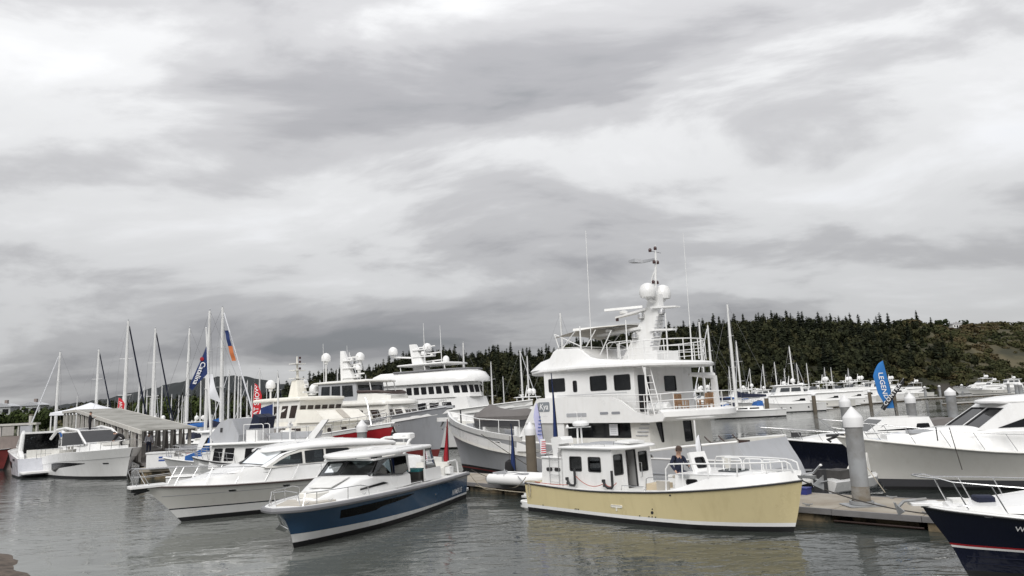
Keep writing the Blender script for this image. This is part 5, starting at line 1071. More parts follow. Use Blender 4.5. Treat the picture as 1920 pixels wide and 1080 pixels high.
# fender and foredeck gear
MB().lathe((14.2, 3.0, 0.30), [(0.04, 0.78), (0.22, 0.66), (0.25, 0.45), (0.25, 0.0), (0.2, -0.1)], 14).build('fender', canvasblack, ky); MB().tube([(14.2, 3.0, 1.05), (14.15, 2.95, 2.3)], 0.012, 4).build('fender_line', darkrope, ky)
rail(ky, [(13.7, 2.62, 3.10), (15.5, 2.5, 3.14), (17.5, 2.2, 3.22), (19.5, 1.55, 3.38), (21.2, 0.9, 3.55)], [((x, y_, 2.35 + 0.07 * (x - 14)), (x, y_, z)) for x, y_, z in ((13.7, 2.62, 3.1), (15.5, 2.5, 3.14), (17.5, 2.2, 3.22), (19.5, 1.55, 3.38))], 0.025, alu, 'bow_rail')
MB().box(20.3, 21.0, -0.4, 0.4, 2.4, 2.9).build('windlass', lightgrey, ky)
MB().tube([(21.6, 0.3, 2.6), (21.65, 0.3, 3.75)], 0.05).build('bitts', rubber, ky)
# covered tender lying on the foredeck
td = thing('covered_tender', 'boat under grey canvas cover on the foredeck of the large yacht', 'tender', (11.30 + 17.6 * math.cos(R(133)), 29.61 + 17.6 * math.sin(R(133)), 2.08), 133)
cp_ = spl([(-2.6, 0.75), (-1.5, 1.02), (0.5, 1.10), (1.6, 0.95), (2.5, 0.5), (2.95, 0.1)]); cz = spl([(-2.6, 1.35), (-1.8, 1.62), (-0.6, 1.58), (0.6, 1.72), (1.4, 1.95), (2.1, 1.62), (2.95, 1.40)])
xs_ = [-2.6 + 5.55 * i / 22 for i in range(23)]
MB().loft([[(x, -cp_(x), 1.0 + 0.02 * math.sin(x * 7)), (x, -cp_(x) * 1.03, 1.22), (x, -cp_(x) * 0.62, 1.22 + (cz(x) - 1.22) * 0.62 + 0.02 * math.sin(x * 5)), (x, -0.05, cz(x)), (x, 0.05, cz(x)), (x, cp_(x) * 0.62, 1.22 + (cz(x) - 1.22) * 0.62 + 0.02 * math.sin(x * 6)), (x, cp_(x) * 1.03, 1.22), (x, cp_(x), 1.0 + 0.02 * math.sin(x * 7 + 1))] for x in xs_]).build('canvas_cover', canvasgrey, td, ang=28)
MB().loft([[(x, -cp_(x) * 0.97, 1.05), (x, -cp_(x) * 0.75, 0.62), (x, 0, 0.45 + 0.10 * max(0, x)), (x, cp_(x) * 0.75, 0.62), (x, cp_(x) * 0.97, 1.05)] for x in xs_]).build('hull', mat('dark_grey_hull', (0.06, 0.06, 0.065), 0.4), td)
for x in (-1.6, 1.2): MB().box(x - 0.1, x + 0.1, -0.8, 0.8, -0.75, 0.62).build('chock', white, td)
# ------------------------------------------------------------------ putty-hulled express yacht at the right edge
ge = thing('express_yacht', 'pale grey hulled express yacht with dark raked windows cut by the right edge', 'yacht', (28.94, 26.24, 0), 172)
H = Hull([(0, 1.25), (0.5, 1.30), (0.7, 1.45), (0.88, 1.82), (1, 2.14)], [(0, 2.1), (0.4, 2.25), (0.65, 2.05), (0.8, 1.58), (0.92, 0.80), (1, 0)],
         [(0, 1.95), (0.4, 2.0), (0.65, 1.55), (0.8, 0.95), (0.92, 0.38), (1, 0)], [(-0.6, 14.0), (0, 14.75), (0.5, 15.05), (2.14, 16.45), (3, 17)], [(-0.6, 0), (2, -0.1)], fl=1.5)
H.band(ge, 'bottom_paint', -0.6, 0.12, black); H.band(ge, 'boot_stripe', lambda u: 0.12 + 0.0 * u, lambda u: 0.24 + 0.18 * u, mat('dark_grey_boot', (0.05, 0.05, 0.055), 0.4), 1, 0.003); H.band(ge, 'hull', lambda u: 0.24 + 0.18 * u, lambda u: H.S(u) - 0.01, putty, 6)
MB().tube(H.edge(-0.02, -0.01), 0.03).build('rub_rail', offwhite, ge); H.deck(ge, 0.0, 0.12, white, white, 0.10)
secs = [(14.6, 0.4, 2.08), (13.8, 0.72, 2.14), (12.8, 1.12, 2.24), (12.0, 1.45, 2.30), (11.0, 1.60, 2.30), (8.0, 1.72, 2.25), (4.0, 1.75, 2.1)]
MB().loft([[(x, -w - 0.05, H.S(x / 16.4) - 0.05), (x, -w, z - 0.14), (x, -w * 0.88, z), (x, 0, z + 0.05), (x, w * 0.88, z), (x, w, z - 0.14), (x, w + 0.05, H.S(x / 16.4) - 0.05)] for x, w, z in secs]).build('coachroof', white, ge, ang=45)
MB().loft([[(x, y_, z) for x, y_ in rnd_poly([(13.0, 0.25), (13.9, 0.25), (13.9, 0.75), (13.0, 0.75)], 0.15)] for z in (2.15, 2.27)]).build('deck_hatch', lightgrey, ge)
sw = [[(0.25, 0.08), (3.9, 0.08), (3.5, 0.80), (0.4, 0.80)], [(4.05, 0.08), (6.6, 0.08), (5.55, 0.80), (3.66, 0.80)]]
Lg = 7.2
house(ge, ring(4.6, 11.8, 1.62, 1.45, 2.22), ring(4.9, 10.4, 1.5, 1.28, 3.16), white, {0: [[(a * 1.0, h) for a, h in p] for p in sw], 2: mirror_wins(sw, Lg), 1: [(0.12, 1.35, 0.12, 1.38), (1.52, 2.78, 0.12, 1.38)]}, gm=darkglass, fm=rubber, name='deckhouse', r=0.05)
roof(ge, rnd_poly([(3.2, -1.62), (9.6, -1.5), (10.75, -0.9), (10.95, 0), (10.75, 0.9), (9.6, 1.5), (3.2, 1.62)], 0.3), 3.14, 0.14, 0.18, white, 'hardtop')
for sd in (-1, 1):
    us_ = [0.62, 0.68, 0.74, 0.80, 0.86, 0.92, 0.96]; base = [H.at(u, 0.03, 0.14, sd) for u in us_]; top = [(x + 0.30, y_ * 0.98, z + 0.62) for x, y_, z in base]
    rail(ge, top + [(16.9, sd * 0.25, 2.80), (16.95, 0.0, 2.82)], [(base[i], top[i]) for i in range(7)] + [((16.3, sd * 0.22, 2.18), (16.9, sd * 0.25, 2.80))], 0.016)
    rail(ge, [(x + 0.15, y_, z - 0.3) for x, y_, z in top[3:]] + [(16.6, sd * 0.24, 2.48)], [], 0.010, name='lower_rail')
b = MB().box(16.0, 16.75, -0.08, 0.08, 2.10, 2.2); b.tube([(16.2, 0, 2.15), (16.75, 0, 1.98), (16.6, 0, 1.9)], 0.05); b.build('anchor', rubber, ge)
MB().tube([(13.35, 1.75, 1.92), (13.35, 1.75, 2.42)], 0.02).build('flag_socket', rubber, ge)
MB().box(0.3, 3.2, -1.7, 1.7, 1.2, 1.6).build('aft_seat', offwhite, ge)
# ------------------------------------------------------------------ navy sport boat behind it
nb2 = thing('navy_sport_boat', 'dark navy hulled sport boat with white deck behind the grey express yacht', 'boat', (23.4, 34.0, 0), 174)
H = Hull([(0, 1.1), (0.5, 1.2), (0.8, 1.48), (1, 1.72)], [(0, 1.6), (0.4, 1.75), (0.65, 1.6), (0.82, 1.1), (0.93, 0.55), (1, 0)], [(0, 1.5), (0.4, 1.55), (0.65, 1.1), (0.82, 0.55), (1, 0)], [(-0.5, 9.0), (0, 9.55), (0.6, 10.0), (1.72, 11.0), (2, 11.2)], [(-0.5, 0), (2, 0)], fl=1.5)
H.band(nb2, 'bottom_paint', -0.5, 0.1, black); H.band(nb2, 'boot_stripe', 0.1, 0.2, lightgrey, 1, 0.003); H.band(nb2, 'hull', 0.2, lambda u: H.S(u) - 0.01, navy, 5); MB().tube(H.edge(0, 0), 0.035).build('rub_rail', white, nb2); H.deck(nb2, 0.0, 0.1, white, white, 0.12)
MB().loft([[(x, -w, 1.3), (x, -w * 0.9, z), (x, w * 0.9, z), (x, w, 1.3)] for x, w, z in ((9.6, 0.35, 1.66), (8.4, 0.85, 1.80), (7.0, 1.1, 1.9), (5.8, 1.2, 1.9))]).build('coachroof', white, nb2)
house(nb2, ring(3.8, 6.9, 1.2, 1.1, 1.85), ring(4.0, 5.9, 1.1, 0.95, 2.5), white, {0: [(0.2, 2.7, 0.1, 0.52)], 1: [(0.15, 2.05, 0.1, 1.05)], 2: [(0.4, 2.9, 0.1, 0.52)]}, gm=darkglass, name='windscreen_house', mode='panel')
for sd in (-1, 1):
    us_ = [0.66, 0.74, 0.82, 0.89, 0.95]; base = [H.at(u, 0.03, 0.12, sd) for u in us_]; top = [(x + 0.25, y_ * 0.97, z + 0.5) for x, y_, z in base]
    rail(nb2, top + [(11.5, sd * 0.2, 2.28), (11.55, 0, 2.29)], [(base[i], top[i]) for i in range(5)] + [((10.8, sd * 0.15, 1.74), (11.45, sd * 0.2, 2.27))], 0.016)
b = MB().tube([(10.6, 0, 1.80), (11.2, 0, 1.72), (11.1, 0, 1.6)], 0.04); b.box(9.6, 10.0, -0.15, 0.15, 1.74, 1.95); b.build('anchor', rubber, nb2)
# ------------------------------------------------------------------ navy boat in the right foreground
nf = thing('navy_cruiser', 'navy hulled cruiser with red and white stripes in the right foreground corner', 'boat', (18.12, 13.6, 0), 168)
H = Hull([(0, 0.95), (0.5, 1.08), (0.8, 1.28), (1, 1.44)], [(0, 1.45), (0.4, 1.6), (0.65, 1.50), (0.8, 1.20), (0.9, 0.82), (0.97, 0.42), (1, 0)], [(0, 1.3), (0.4, 1.4), (0.65, 1.05), (0.82, 0.52), (0.94, 0.16), (1, 0)], [(-0.5, 8.5), (0, 9.0), (0.55, 9.22), (1.44, 9.72), (2, 9.9)], [(-0.5, 0), (2, 0)], fl=1.4)
zz = lambda u: 0.50 + 0.07 * max(0, (u - 0.5) * 2)
H.band(nf, 'bottom_paint', -0.5, 0.1, black); H.band(nf, 'lower_hull', 0.1, zz, navy, 4); H.band(nf, 'white_stripe', zz, lambda u: zz(u) + 0.045, white, 1, 0.003); H.band(nf, 'red_stripe', lambda u: zz(u) + 0.045, lambda u: zz(u) + 0.085, redpaint, 1, 0.003); H.band(nf, 'hull', lambda u: zz(u) + 0.085, lambda u: H.S(u) - 0.02, navy, 5)
for z_ in (0.36, 0.22): MB().tube([H.pt(u, z_ + 0.04 * u, 1, 0.0) for u in H.us(20)][:-1], 0.014, 5).build('spray_rail', navy, nf); MB().tube([H.pt(u, z_ + 0.04 * u, -1, 0.0) for u in H.us(20)][:-1], 0.014, 5).build('spray_rail', navy, nf)
MB().tube(H.edge(-0.015, -0.012), 0.018).build('rub_rail', white, nf); MB().tube(H.edge(-0.05, -0.008), 0.008, 4).build('rub_line', rubber, nf)
H.deck(nf, 0.0, 0.09, white, white, 0.06)
MB().loft([[(x, -w, z - 0.14), (x, -w * 0.94, z), (x, 0, z + 0.07), (x, w * 0.94, z), (x, w, z - 0.14)] for x, w, z in ((9.25, 0.22, 1.44), (8.8, 0.55, 1.47), (8.0, 0.85, 1.50), (7.0, 1.05, 1.62), (6.0, 1.2, 1.70), (5.0, 1.25, 1.70))]).build('foredeck_hump', white, nf, ang=45)
MB().prism(rnd_poly([(8.35, 0.05), (8.75, 0.0), (8.72, 0.30), (8.4, 0.36)], 0.05), 1.5, 1.64, 0.03).build('deck_light', canvasnavy, nf)
MB().box(8.85, 9.15, -0.16, 0.16, 1.48, 1.56).build('windlass_hatch', nonskid, nf)
MB().prism(rnd_poly([(9.35, -0.22), (9.95, -0.17), (9.95, 0.17), (9.35, 0.22)], 0.05), 1.44, 1.50, 0.01).build('bow_pulpit', white, nf)
b = MB().tube([(9.6, 0, 1.56), (10.05, 0, 1.52), (10.2, 0, 1.38)], 0.035); b.panel([(10.25, -0.05, 1.5), (10.12, 0.2, 1.33), (10.2, 0, 1.22)], 0.02); b.panel([(10.25, 0.05, 1.5), (10.2, 0, 1.22), (10.12, -0.2, 1.33)], 0.02); b.build('anchor', galv, nf)
for sd in (-1, 1):
    us_ = [0.5, 0.60, 0.70, 0.79, 0.87, 0.93]; base = [H.at(u, 0.03, 0.10, sd) for u in us_]; top = [(x + 0.22, y_ * 0.96, z + 0.55) for x, y_, z in base]
    rail(nf, top + [(9.45, sd * 0.42, 2.03), (9.72, sd * 0.26, 2.05), (9.80, sd * 0.08, 2.06), (9.81, 0, 2.06)], [(base[i], top[i]) for i in range(6)], 0.017)
def nmap(u, v): 
    x = 8.18 - u; q = H.pt((x) / 9.55, 1.06 + v, 1, 0.006); return (x, q[1], 1.06 + v)
text(nf, 'WN', 0.14, nmap, ink, 'registration_letters')
H.port(nf, 0.905, 1.30, 0.12, 0.02, 1, lightgrey, lightgrey, 'fairlead'); MB().tube([(9.0, 0.62, 1.47), (9.1, 0.58, 1.50), (9.2, 0.54, 1.47)], 0.012).build('cleat', steel, nf)
house(nf, ring(2.6, 5.8, 1.25, 1.15, 1.6), ring(2.8, 4.8, 1.15, 1.0, 2.4), white, {0: [(0.3, 2.8, 0.1, 0.6)], 1: [(0.15, 2.1, 0.1, 1.1)], 2: [(0.4, 2.9, 0.1, 0.6)]}, gm=darkglass, name='windscreen_house', mode='panel')
roof(nf, rnd_poly([(1.6, -1.25), (4.6, -1.1), (5.0, 0), (4.6, 1.1), (1.6, 1.25)], 0.2), 2.4, 0.1, 0.08, white, 'hardtop')
# ------------------------------------------------------------------ yachts and trawlers beyond the dock, left of centre
def basic_hull(root, L, B, fb, fs, top, bot=black, stripe=None, rake=1.2, deckm=nonskid, rub=None, n=18, dz=0.25, mid=None):
    h = Hull([(0, fs), (0.35, (mid or fs)), (0.7, (fs + fb) / 2), (1, fb)], [(0, B * 0.88), (0.35, B), (0.65, B * 0.92), (0.83, B * 0.62), (0.94, B * 0.28), (1, 0)], [(0, B * 0.8), (0.35, B * 0.92), (0.65, B * 0.68), (0.83, B * 0.34), (1, 0)], [(-0.5, L - rake - 0.4), (0, L - rake), (fb, L)], [(-0.5, 0), (fb, 0)], fl=1.4)
    h.band(root, 'bottom_paint', -0.5, 0.14, bot, 2, n=n)
    if stripe: h.band(root, 'boot_stripe', 0.14, 0.24, stripe, 1, 0.003, n=n)
    h.band(root, 'hull', 0.24 if stripe else 0.14, lambda u: h.S(u), top, 4, n=n)
    MB().tube(h.edge(-0.03, -0.02, n=14), 0.04, 5).build('rub_rail', rub or white, root); h.deck(root, dz, 0.12, deckm, white, n=14)
    return h
def dome(root, x, y, z, r): return MB().lathe((x, y, z), [(r * 0.4, -0.25), (r * 0.45, -0.05), (r * 0.95, 0), (r, r * 0.5), (r * 0.9, r * 1.1), (r * 0.5, r * 1.55), (0.02, r * 1.7)], 12).build('satellite_dome', white, root)
def scanner(root, x, y, z, l=0.9, deg=20):
    c, s_ = math.cos(R(deg)), math.sin(R(deg)); b = MB().lathe((x, y, z), [(0.15, 0), (0.17, 0.12), (0.06, 0.18)], 10)
    b.loft([[(x - s_ * l * q + c * w_, y + c * l * q + s_ * w_, z + 0.18 + k) for w_, k in ((-0.06, 0), (0.06, 0), (0.05, 0.11), (-0.05, 0.11))] for q in (-1, 1)]); return b.build('radar_scanner', white, root)
def simple_rail(root, h, u0, u1, hh, n=7, r=0.02, inset=0.12, m=steel):
    for sd in (-1, 1):
        us_ = [u0 + (u1 - u0) * i / n for i in range(n + 1)]; base = [h.at(u, 0, inset, sd) for u in us_]; top = [(x + 0.1, y, z + hh) for x, y, z in base]
        rail(root, top, [(base[i], top[i]) for i in range(n + 1)], r, m)
        MB().tube([(x + 0.05, y, z - hh * 0.5) for x, y, z in top], r * 0.6, 4).build('lower_rail', m, root)
# red hulled trawler with cream house
ct = thing('cream_trawler', 'trawler yacht with cream wheelhouse, red hull and forward-raked dark windows', 'yacht', (-21.5, 56.2, 0), -35)
h = basic_hull(ct, 16.2, 2.4, 3.15, 2.0, redpaint, redbottom, white, 1.5, rub=white)
h.band(ct, 'white_bulwark', lambda u: h.S(u) - 0.28, lambda u: h.S(u) + 0.02, white, 1, 0.03, n=18)
house(ct, ring(1.0, 11.2, 2.1, 2.0, 1.7), ring(1.0, 11.0, 2.05, 1.9, 3.45), cream, {0: [(2 + i * 1.7, 3.0 + i * 1.7, 0.75, 1.3) for i in range(4)] , 1: [{'p': (0.6, 0.95, 0.9, 1.25), 'r': 0.17}, {'p': (1.9, 2.4, 0.95, 1.25), 'r': 0.05}, {'p': (3.2, 3.55, 0.9, 1.25), 'r': 0.17}], 2: [(2 + i * 1.7, 3.0 + i * 1.7, 0.75, 1.3) for i in range(4)]}, gm=brownglass, mode='panel', name='deckhouse', r=0.05)
MB().loft([[(11.6, -2.05, 3.35), (11.6, 2.05, 3.35), (8.6, 2.1, 3.35), (8.6, -2.1, 3.35)], [(11.5, -2.0, 3.55), (11.5, 2.0, 3.55), (8.6, 2.1, 3.5), (8.6, -2.1, 3.5)], [(10.6, -1.9, 4.15), (10.6, 1.9, 4.15), (8.6, 2.0, 4.3), (8.6, -2.0, 4.3)]]).build('portuguese_bridge', cream, ct, ang=20)
MB().panel([(11.52, -0.25, 3.56), (11.52, 0.35, 3.56), (10.63, 0.35, 4.16), (10.63, -0.25, 4.16)], 0.02).build('walkway_pad', canvastan, ct)
fw = [(0.08 + i * 0.63, 0.56 + i * 0.63, 0.32, 1.22) for i in range(6)]
ch = lambda a, d: [(a[0], a[2]), (a[1], a[2]), (a[1] + d, a[3]), (a[0] + d, a[3])]
sw = [ch((0.3 + i * 0.95, 0.95 + i * 0.95, 0.32, 1.22), 0.10) for i in range(4)]
house(ct, ring(4.4, 8.5, 1.95, 1.9, 3.4), ring(4.4, 8.95, 1.95, 1.95, 4.95), offwhite, {0: sw, 1: fw, 2: mirror_wins(sw, 4.1)}, gm=brownglass, mode='panel', name='wheelhouse', r=0.04)
roof(ct, rnd_poly([(3.6, -2.2), (9.0, -2.15), (9.4, 0), (9.0, 2.15), (3.6, 2.2)], 0.25), 4.92, 0.24, 0.08, cream, 'wheelhouse_roof')
MB().loft([[(5.6 + a, -0.5 + b_, 5.1), (5.6 + a, 0.5 - b_, 5.1), (6.8 - a, 0.5 - b_, 5.1), (6.8 - a, -0.5 + b_, 5.1)] if k == 0 else [(5.8, -0.3, 6.5), (5.8, 0.3, 6.5), (6.4, 0.3, 6.5), (6.4, -0.3, 6.5)] for k, a, b_ in ((0, 0, 0), (1, 0, 0))]).build('mast_base', cream, ct)
mm = MB().tube([(6.1, 0, 6.4), (6.0, 0, 8.3)], [0.12, 0.04], 8).build('mast', cream, ct)
for z in (6.6, 7.2, 7.7): MB().box(5.7, 6.4, -0.5, 0.5, z, z + 0.06).build('spreader', offwhite, mm)
for z in (7.3, 7.8, 8.1): MB().lathe((6.2, 0.12, z), [(0.08, 0), (0.08, 0.16)], 8).build('navigation_light', lamp_red, mm)
dome(ct, 4.6, -1.3, 6.0, 0.36); dome(ct, 5.2, 1.3, 6.0, 0.36); scanner(ct, 7.6, 0, 5.3, 1.0); scanner(ct, 6.8, 0.2, 5.9, 0.8, 60); MB().tube([(4.6, -1.3, 5.1), (4.6, -1.3, 5.85)], 0.07).build('dome_post', white, ct); MB().tube([(5.2, 1.3, 5.1), (5.2, 1.3, 5.85)], 0.07).build('dome_post', white, ct)
simple_rail(ct, h, 0.72, 0.97, 0.7); MB().tube([(14.0, 0, 3.0), (13.4, 0.2, 4.6), (13.2, 0.2, 4.9)], 0.05).build('davit', steel, ct)
MB().box(15.2, 16.6, -0.12, 0.12, 2.9, 3.05).build('anchor_roller', steel, ct); b = MB().tube([(15.9, 0.1, 2.9), (16.0, 0.3, 2.3), (15.9, 0.45, 2.1)], 0.07); b.sphere((15.9, 0.35, 2.2), 0.25, 8, 6); b.build('anchor', brownrail, ct)
# grey ketch-bowed trawler with tall radar mast
gt = thing('grey_trawler', 'grey hulled trawler yacht with enclosed upper bridge and red bottom, bow towards the large yacht', 'yacht', (-21.6, 62.2, 0), -26)
h = basic_hull(gt, 19.6, 2.9, 4.05, 2.5, midgrey, redbottom, redbottom, 1.3, rub=lightgrey, dz=0.5)
h.band(gt, 'red_bottom_band', 0.14, 0.85, redbottom, 2, 0.012, n=18)
for x in (0.72, 0.77): 
    for sd in (-1, 1): h.port(gt, x, 2.35, 0.5, 0.2, sd, darkglass, lightgrey)
house(gt, ring(2.0, 13.0, 2.3, 2.1, 2.3), ring(2.0, 12.6, 2.2, 2.0, 4.4), offwhite, {0: [(6.9 + i * 0.62, 7.3 + i * 0.62, 0.95, 1.75) for i in range(3)] + [ch((9.5, 10.3, 1.0, 1.75), -0.25)], 1: [(0.15 + i * 1.0, 1.0 + i * 1.0, 0.98, 1.75) for i in range(4)], 2: [(6.9 + i * 0.62, 7.3 + i * 0.62, 0.95, 1.75) for i in range(3)]}, gm=brownglass, mode='panel', name='deckhouse', r=0.04)
house(gt, ring(12.6, 13.9, 2.0, 0.9, 2.9), ring(12.1, 13.1, 1.95, 0.9, 4.4), offwhite, {0: [(0.15, 0.75, 0.45, 1.2), (0.9, 1.5, 0.45, 1.2)], 1: [(0.1, 0.8, 0.45, 1.2), (0.95, 1.65, 0.45, 1.2)], 2: [(0.15, 0.75, 0.45, 1.2), (0.9, 1.5, 0.45, 1.2)]}, gm=brownglass, mode='panel', name='wheelhouse_front', r=0.03)
roof(gt, rnd_poly([(1.8, -2.4), (12.4, -2.25), (13.4, -1.0), (13.7, 0), (13.4, 1.0), (12.4, 2.25), (1.8, 2.4)], 0.3), 4.38, 0.30, 0.30, offwhite, 'coach_top')
house(gt, ring(5.6, 9.6, 1.9, 1.8, 4.6), ring(5.7, 9.4, 1.85, 1.75, 6.25), lightgrey, {0: [(0.3, 1.2, 0.55, 1.45), (1.4, 2.3, 0.55, 1.45), (2.5, 3.6, 0.55, 1.45)], 1: [(0.2, 1.7, 0.55, 1.45), (1.9, 3.4, 0.55, 1.45)], 2: [(0.3, 1.2, 0.55, 1.45), (1.4, 2.3, 0.55, 1.45), (2.5, 3.6, 0.55, 1.45)]}, gm=smoke, mode='hole', name='upper_bridge', r=0.03)
MB().loft([[(x, -w, 4.7), (x, -w * 0.95, z), (x, w * 0.95, z), (x, w, 4.7)] for x, w, z in ((9.6, 1.9, 5.35), (11.3, 1.7, 5.3), (12.3, 1.2, 5.1))]).build('bridge_coaming', offwhite, gt, ang=25)
MB().tube([(9.6, -1.85, 5.5), (11.4, -1.6, 5.45), (12.2, -0.9, 5.3), (12.35, 0, 5.28), (12.2, 0.9, 5.3), (11.4, 1.6, 5.45), (9.6, 1.85, 5.5)], 0.12, 6).build('bridge_windbreak', brownrail, gt)
roof(gt, rnd_poly([(5.0, -2.0), (10.6, -2.0), (11.4, 0), (10.6, 2.0), (5.0, 2.0)], 0.3), 6.25, 0.14, 0.12, offwhite, 'bridge_roof')
for x, y_ in ((10.8, -1.6), (10.8, 1.6), (9.9, 1.8)): MB().tube([(x, y_, 5.3), (x - 0.2, y_, 6.3)], 0.04, 5).build('roof_post', white, gt)
mm = MB().loft([[(6.6, -0.25, 6.4), (6.6, 0.25, 6.4), (8.0, 0.25, 6.4), (8.0, -0.25, 6.4)], [(6.5, -0.2, 8.0), (6.5, 0.2, 8.0), (7.2, 0.2, 8.0), (7.2, -0.2, 8.0)], [(6.45, -0.12, 9.0), (6.45, 0.12, 9.0), (6.8, 0.12, 9.0), (6.8, -0.12, 9.0)]]).build('mast', white, gt, ang=20)
for z, l in ((6.7, 1.6), (7.5, 1.3), (8.1, 1.0)): MB().box(6.8, 6.8 + l, -0.35, 0.35, z, z + 0.07).build('shelf', white, mm); scanner(gt, 6.6 + l, 0, z + 0.07, 0.9, 70)
dome(gt, 5.6, -0.9, 8.2, 0.40); dome(gt, 7.7, 0.9, 8.2, 0.40); dome(gt, 8.3, 0, 7.35, 0.3); dome(gt, 4.4, 1.2, 5.7, 0.42); dome(gt, 4.6, -1.2, 5.7, 0.42)
for x, y_ in ((5.6, -0.9), (7.7, 0.9)): MB().tube([(x, y_, 6.4), (x, y_, 8.25)], 0.06).build('dome_post', white, gt)
MB().loft([[(3.6, s_ * 1.9, 4.6), (4.3, s_ * 1.9, 4.6), (4.3, s_ * 1.8, 4.6), (3.6, s_ * 1.8, 4.6)] for s_ in (1,)] + [[(4.6, 1.9, 6.2), (4.95, 1.9, 6.2), (4.95, 1.8, 6.2), (4.6, 1.8, 6.2)]]).build('arch_leg', lightgrey, gt)
MB().loft([[(1.5 + 2.2 * u, -1.0 + 0.5 * k, 4.72 + 0.5 * (1 - abs(2 * u - 1) ** 3)) for u in [i / 8 for i in range(9)]] for k in range(5)], False, False, False).build('tender_cover', lightgrey, gt, ang=60)
for y_ in (-1.6, 1.4): MB().tube([(6.0, y_, 6.4), (5.9, y_, 9.6)], [0.03, 0.012], 5).build('whip_antenna', alu, gt)
simple_rail(gt, h, 0.45, 0.98, 0.55, 9); MB().box(18.6, 20.0, -0.15, 0.15, 3.9, 4.1).build('anchor_roller', lightgrey, gt)
MB().tube([(16.2, 1.5, 3.6), (19.6, 3.6, 0.9)], 0.02, 4).build('mooring_line', rope, gt)
for o in bpy.data.objects:
    if o.parent == gt and o.name.split('.')[0] not in ('hull', 'bottom_paint', 'boot_stripe', 'red_bottom_band', 'deck', 'toe_rail', 'rub_rail', 'porthole', 'handrail', 'lower_rail', 'anchor_roller', 'mooring_line'): o.location.x += 2.7
gt.location.x -= 1.2
# tall white motor yacht behind it
wy = thing('white_motor_yacht', 'tall white motor yacht with rounded bridge and row of square windows behind the grey trawler', 'yacht', (-20.6, 78.0, 0), -28)
h = basic_hull(wy, 25.0, 3.2, 4.3, 3.0, hullwhite, black, None, 2.0, dz=0.5)
house(wy, ring(3.0, 19.5, 2.6, 2.0, 2.8), ring(3.0, 18.8, 2.5, 1.9, 4.9), white, {0: [(6 + i * 1.5, 7.1 + i * 1.5, 1.0, 1.7) for i in range(6)]}, gm=darkglass, mode='panel', name='main_deck_house')
sqw = [(0.15 + i * 0.72, 0.68 + i * 0.72, 0.45, 1.2) for i in range(5)]
lo = [(8, -2.3, 4.9), (17.5, -2.1, 4.9), (18.9, -1.3, 4.9), (19.4, 0, 4.9), (18.9, 1.3, 4.9), (17.5, 2.1, 4.9), (8, 2.3, 4.9)]; hi = [(x - 0.35 * (x > 15), y * 0.97, 6.4) for x, y, z in lo]
house(wy, lo, hi, white, {0: [(4.0 + i * 0.9, 4.65 + i * 0.9, 0.4, 1.15) for i in range(6)], 1: [(0.12, 0.72, 0.4, 1.15), (0.9, 1.5, 0.4, 1.15)], 2: [(0.1, 0.62, 0.4, 1.15), (0.76, 1.28, 0.4, 1.15)], 3: [(0.1, 0.62, 0.4, 1.15), (0.76, 1.28, 0.4, 1.15)], 4: [(0.12, 0.72, 0.4, 1.15), (0.9, 1.5, 0.4, 1.15)]}, gm=darkglass, mode='panel', name='wheelhouse', r=0.08)
MB().loft([[(x, y * k, z) for x, y in [(7.5, -2.6), (17.8, -2.45), (19.6, -1.5), (20.1, 0), (19.6, 1.5), (17.8, 2.45), (7.5, 2.6)] for x in [13 + (x - 13) * k]] for k, z in ((1, 6.35), (1.0, 6.7), (0.93, 7.3), (0.80, 7.62))]).build('bridge_shell', white, wy, ang=40)
MB().tube([(13 + (x - 13) * 0.87, y * 0.87, 7.62) for x, y in [(10, -2.6), (17.8, -2.45), (19.6, -1.5), (20.1, 0), (19.6, 1.5), (17.8, 2.45), (10, 2.6)]], 0.10, 6).build('bridge_windbreak', greyrub, wy)
roof(wy, rnd_poly([(10.5, -2.0), (16.8, -1.9), (17.2, 0), (16.8, 1.9), (10.5, 2.0)], 0.3), 8.25, 0.15, 0.1, white, 'hardtop')
for x in (11, 14, 16.4):
    for y_ in (-1.7, 1.7): MB().tube([(x, y_, 7.3), (x - 0.2, y_, 8.3)], 0.05, 5).build('roof_post', white, wy)
mm = MB().loft([[(11.6, -0.4, 7.4), (11.6, 0.4, 7.4), (13.4, 0.4, 7.4), (13.4, -0.4, 7.4)], [(11.2, -0.3, 9.2), (11.2, 0.3, 9.2), (12.4, 0.3, 9.2), (12.4, -0.3, 9.2)], [(10.9, -0.2, 10.6), (10.9, 0.2, 10.6), (11.6, 0.2, 10.6), (11.6, -0.2, 10.6)]]).build('mast', white, wy, ang=20)
for z, l in ((8.4, 2.6), (9.2, 2.4), (9.9, 1.8)): MB().box(11.4, 11.4 + l, -0.4, 0.4, z, z + 0.1).build('shelf', white, mm); scanner(wy, 11.2 + l, 0, z + 0.1, 1.3, 75)
for x, y_, z, r_ in ((9.4, -1.0, 9.6, 0.5), (12.2, 1.2, 9.9, 0.5), (12.6, 0, 9.4, 0.32), (15.0, 0.5, 8.6, 0.35)): dome(wy, x, y_, z, r_)
MB().tube([(9.4, -1, 9.35), (11.2, -0.3, 9.2)], 0.1).build('dome_arm', white, wy); MB().tube([(12.2, 1.2, 9.65), (11.4, 0.2, 9.4)], 0.1).build('dome_arm', white, wy)
for y_ in (-1.5, 1.5): MB().tube([(13.8, y_, 8.4), (13.7, y_, 12.5)], [0.05, 0.02], 5).build('whip_antenna', alu, wy)
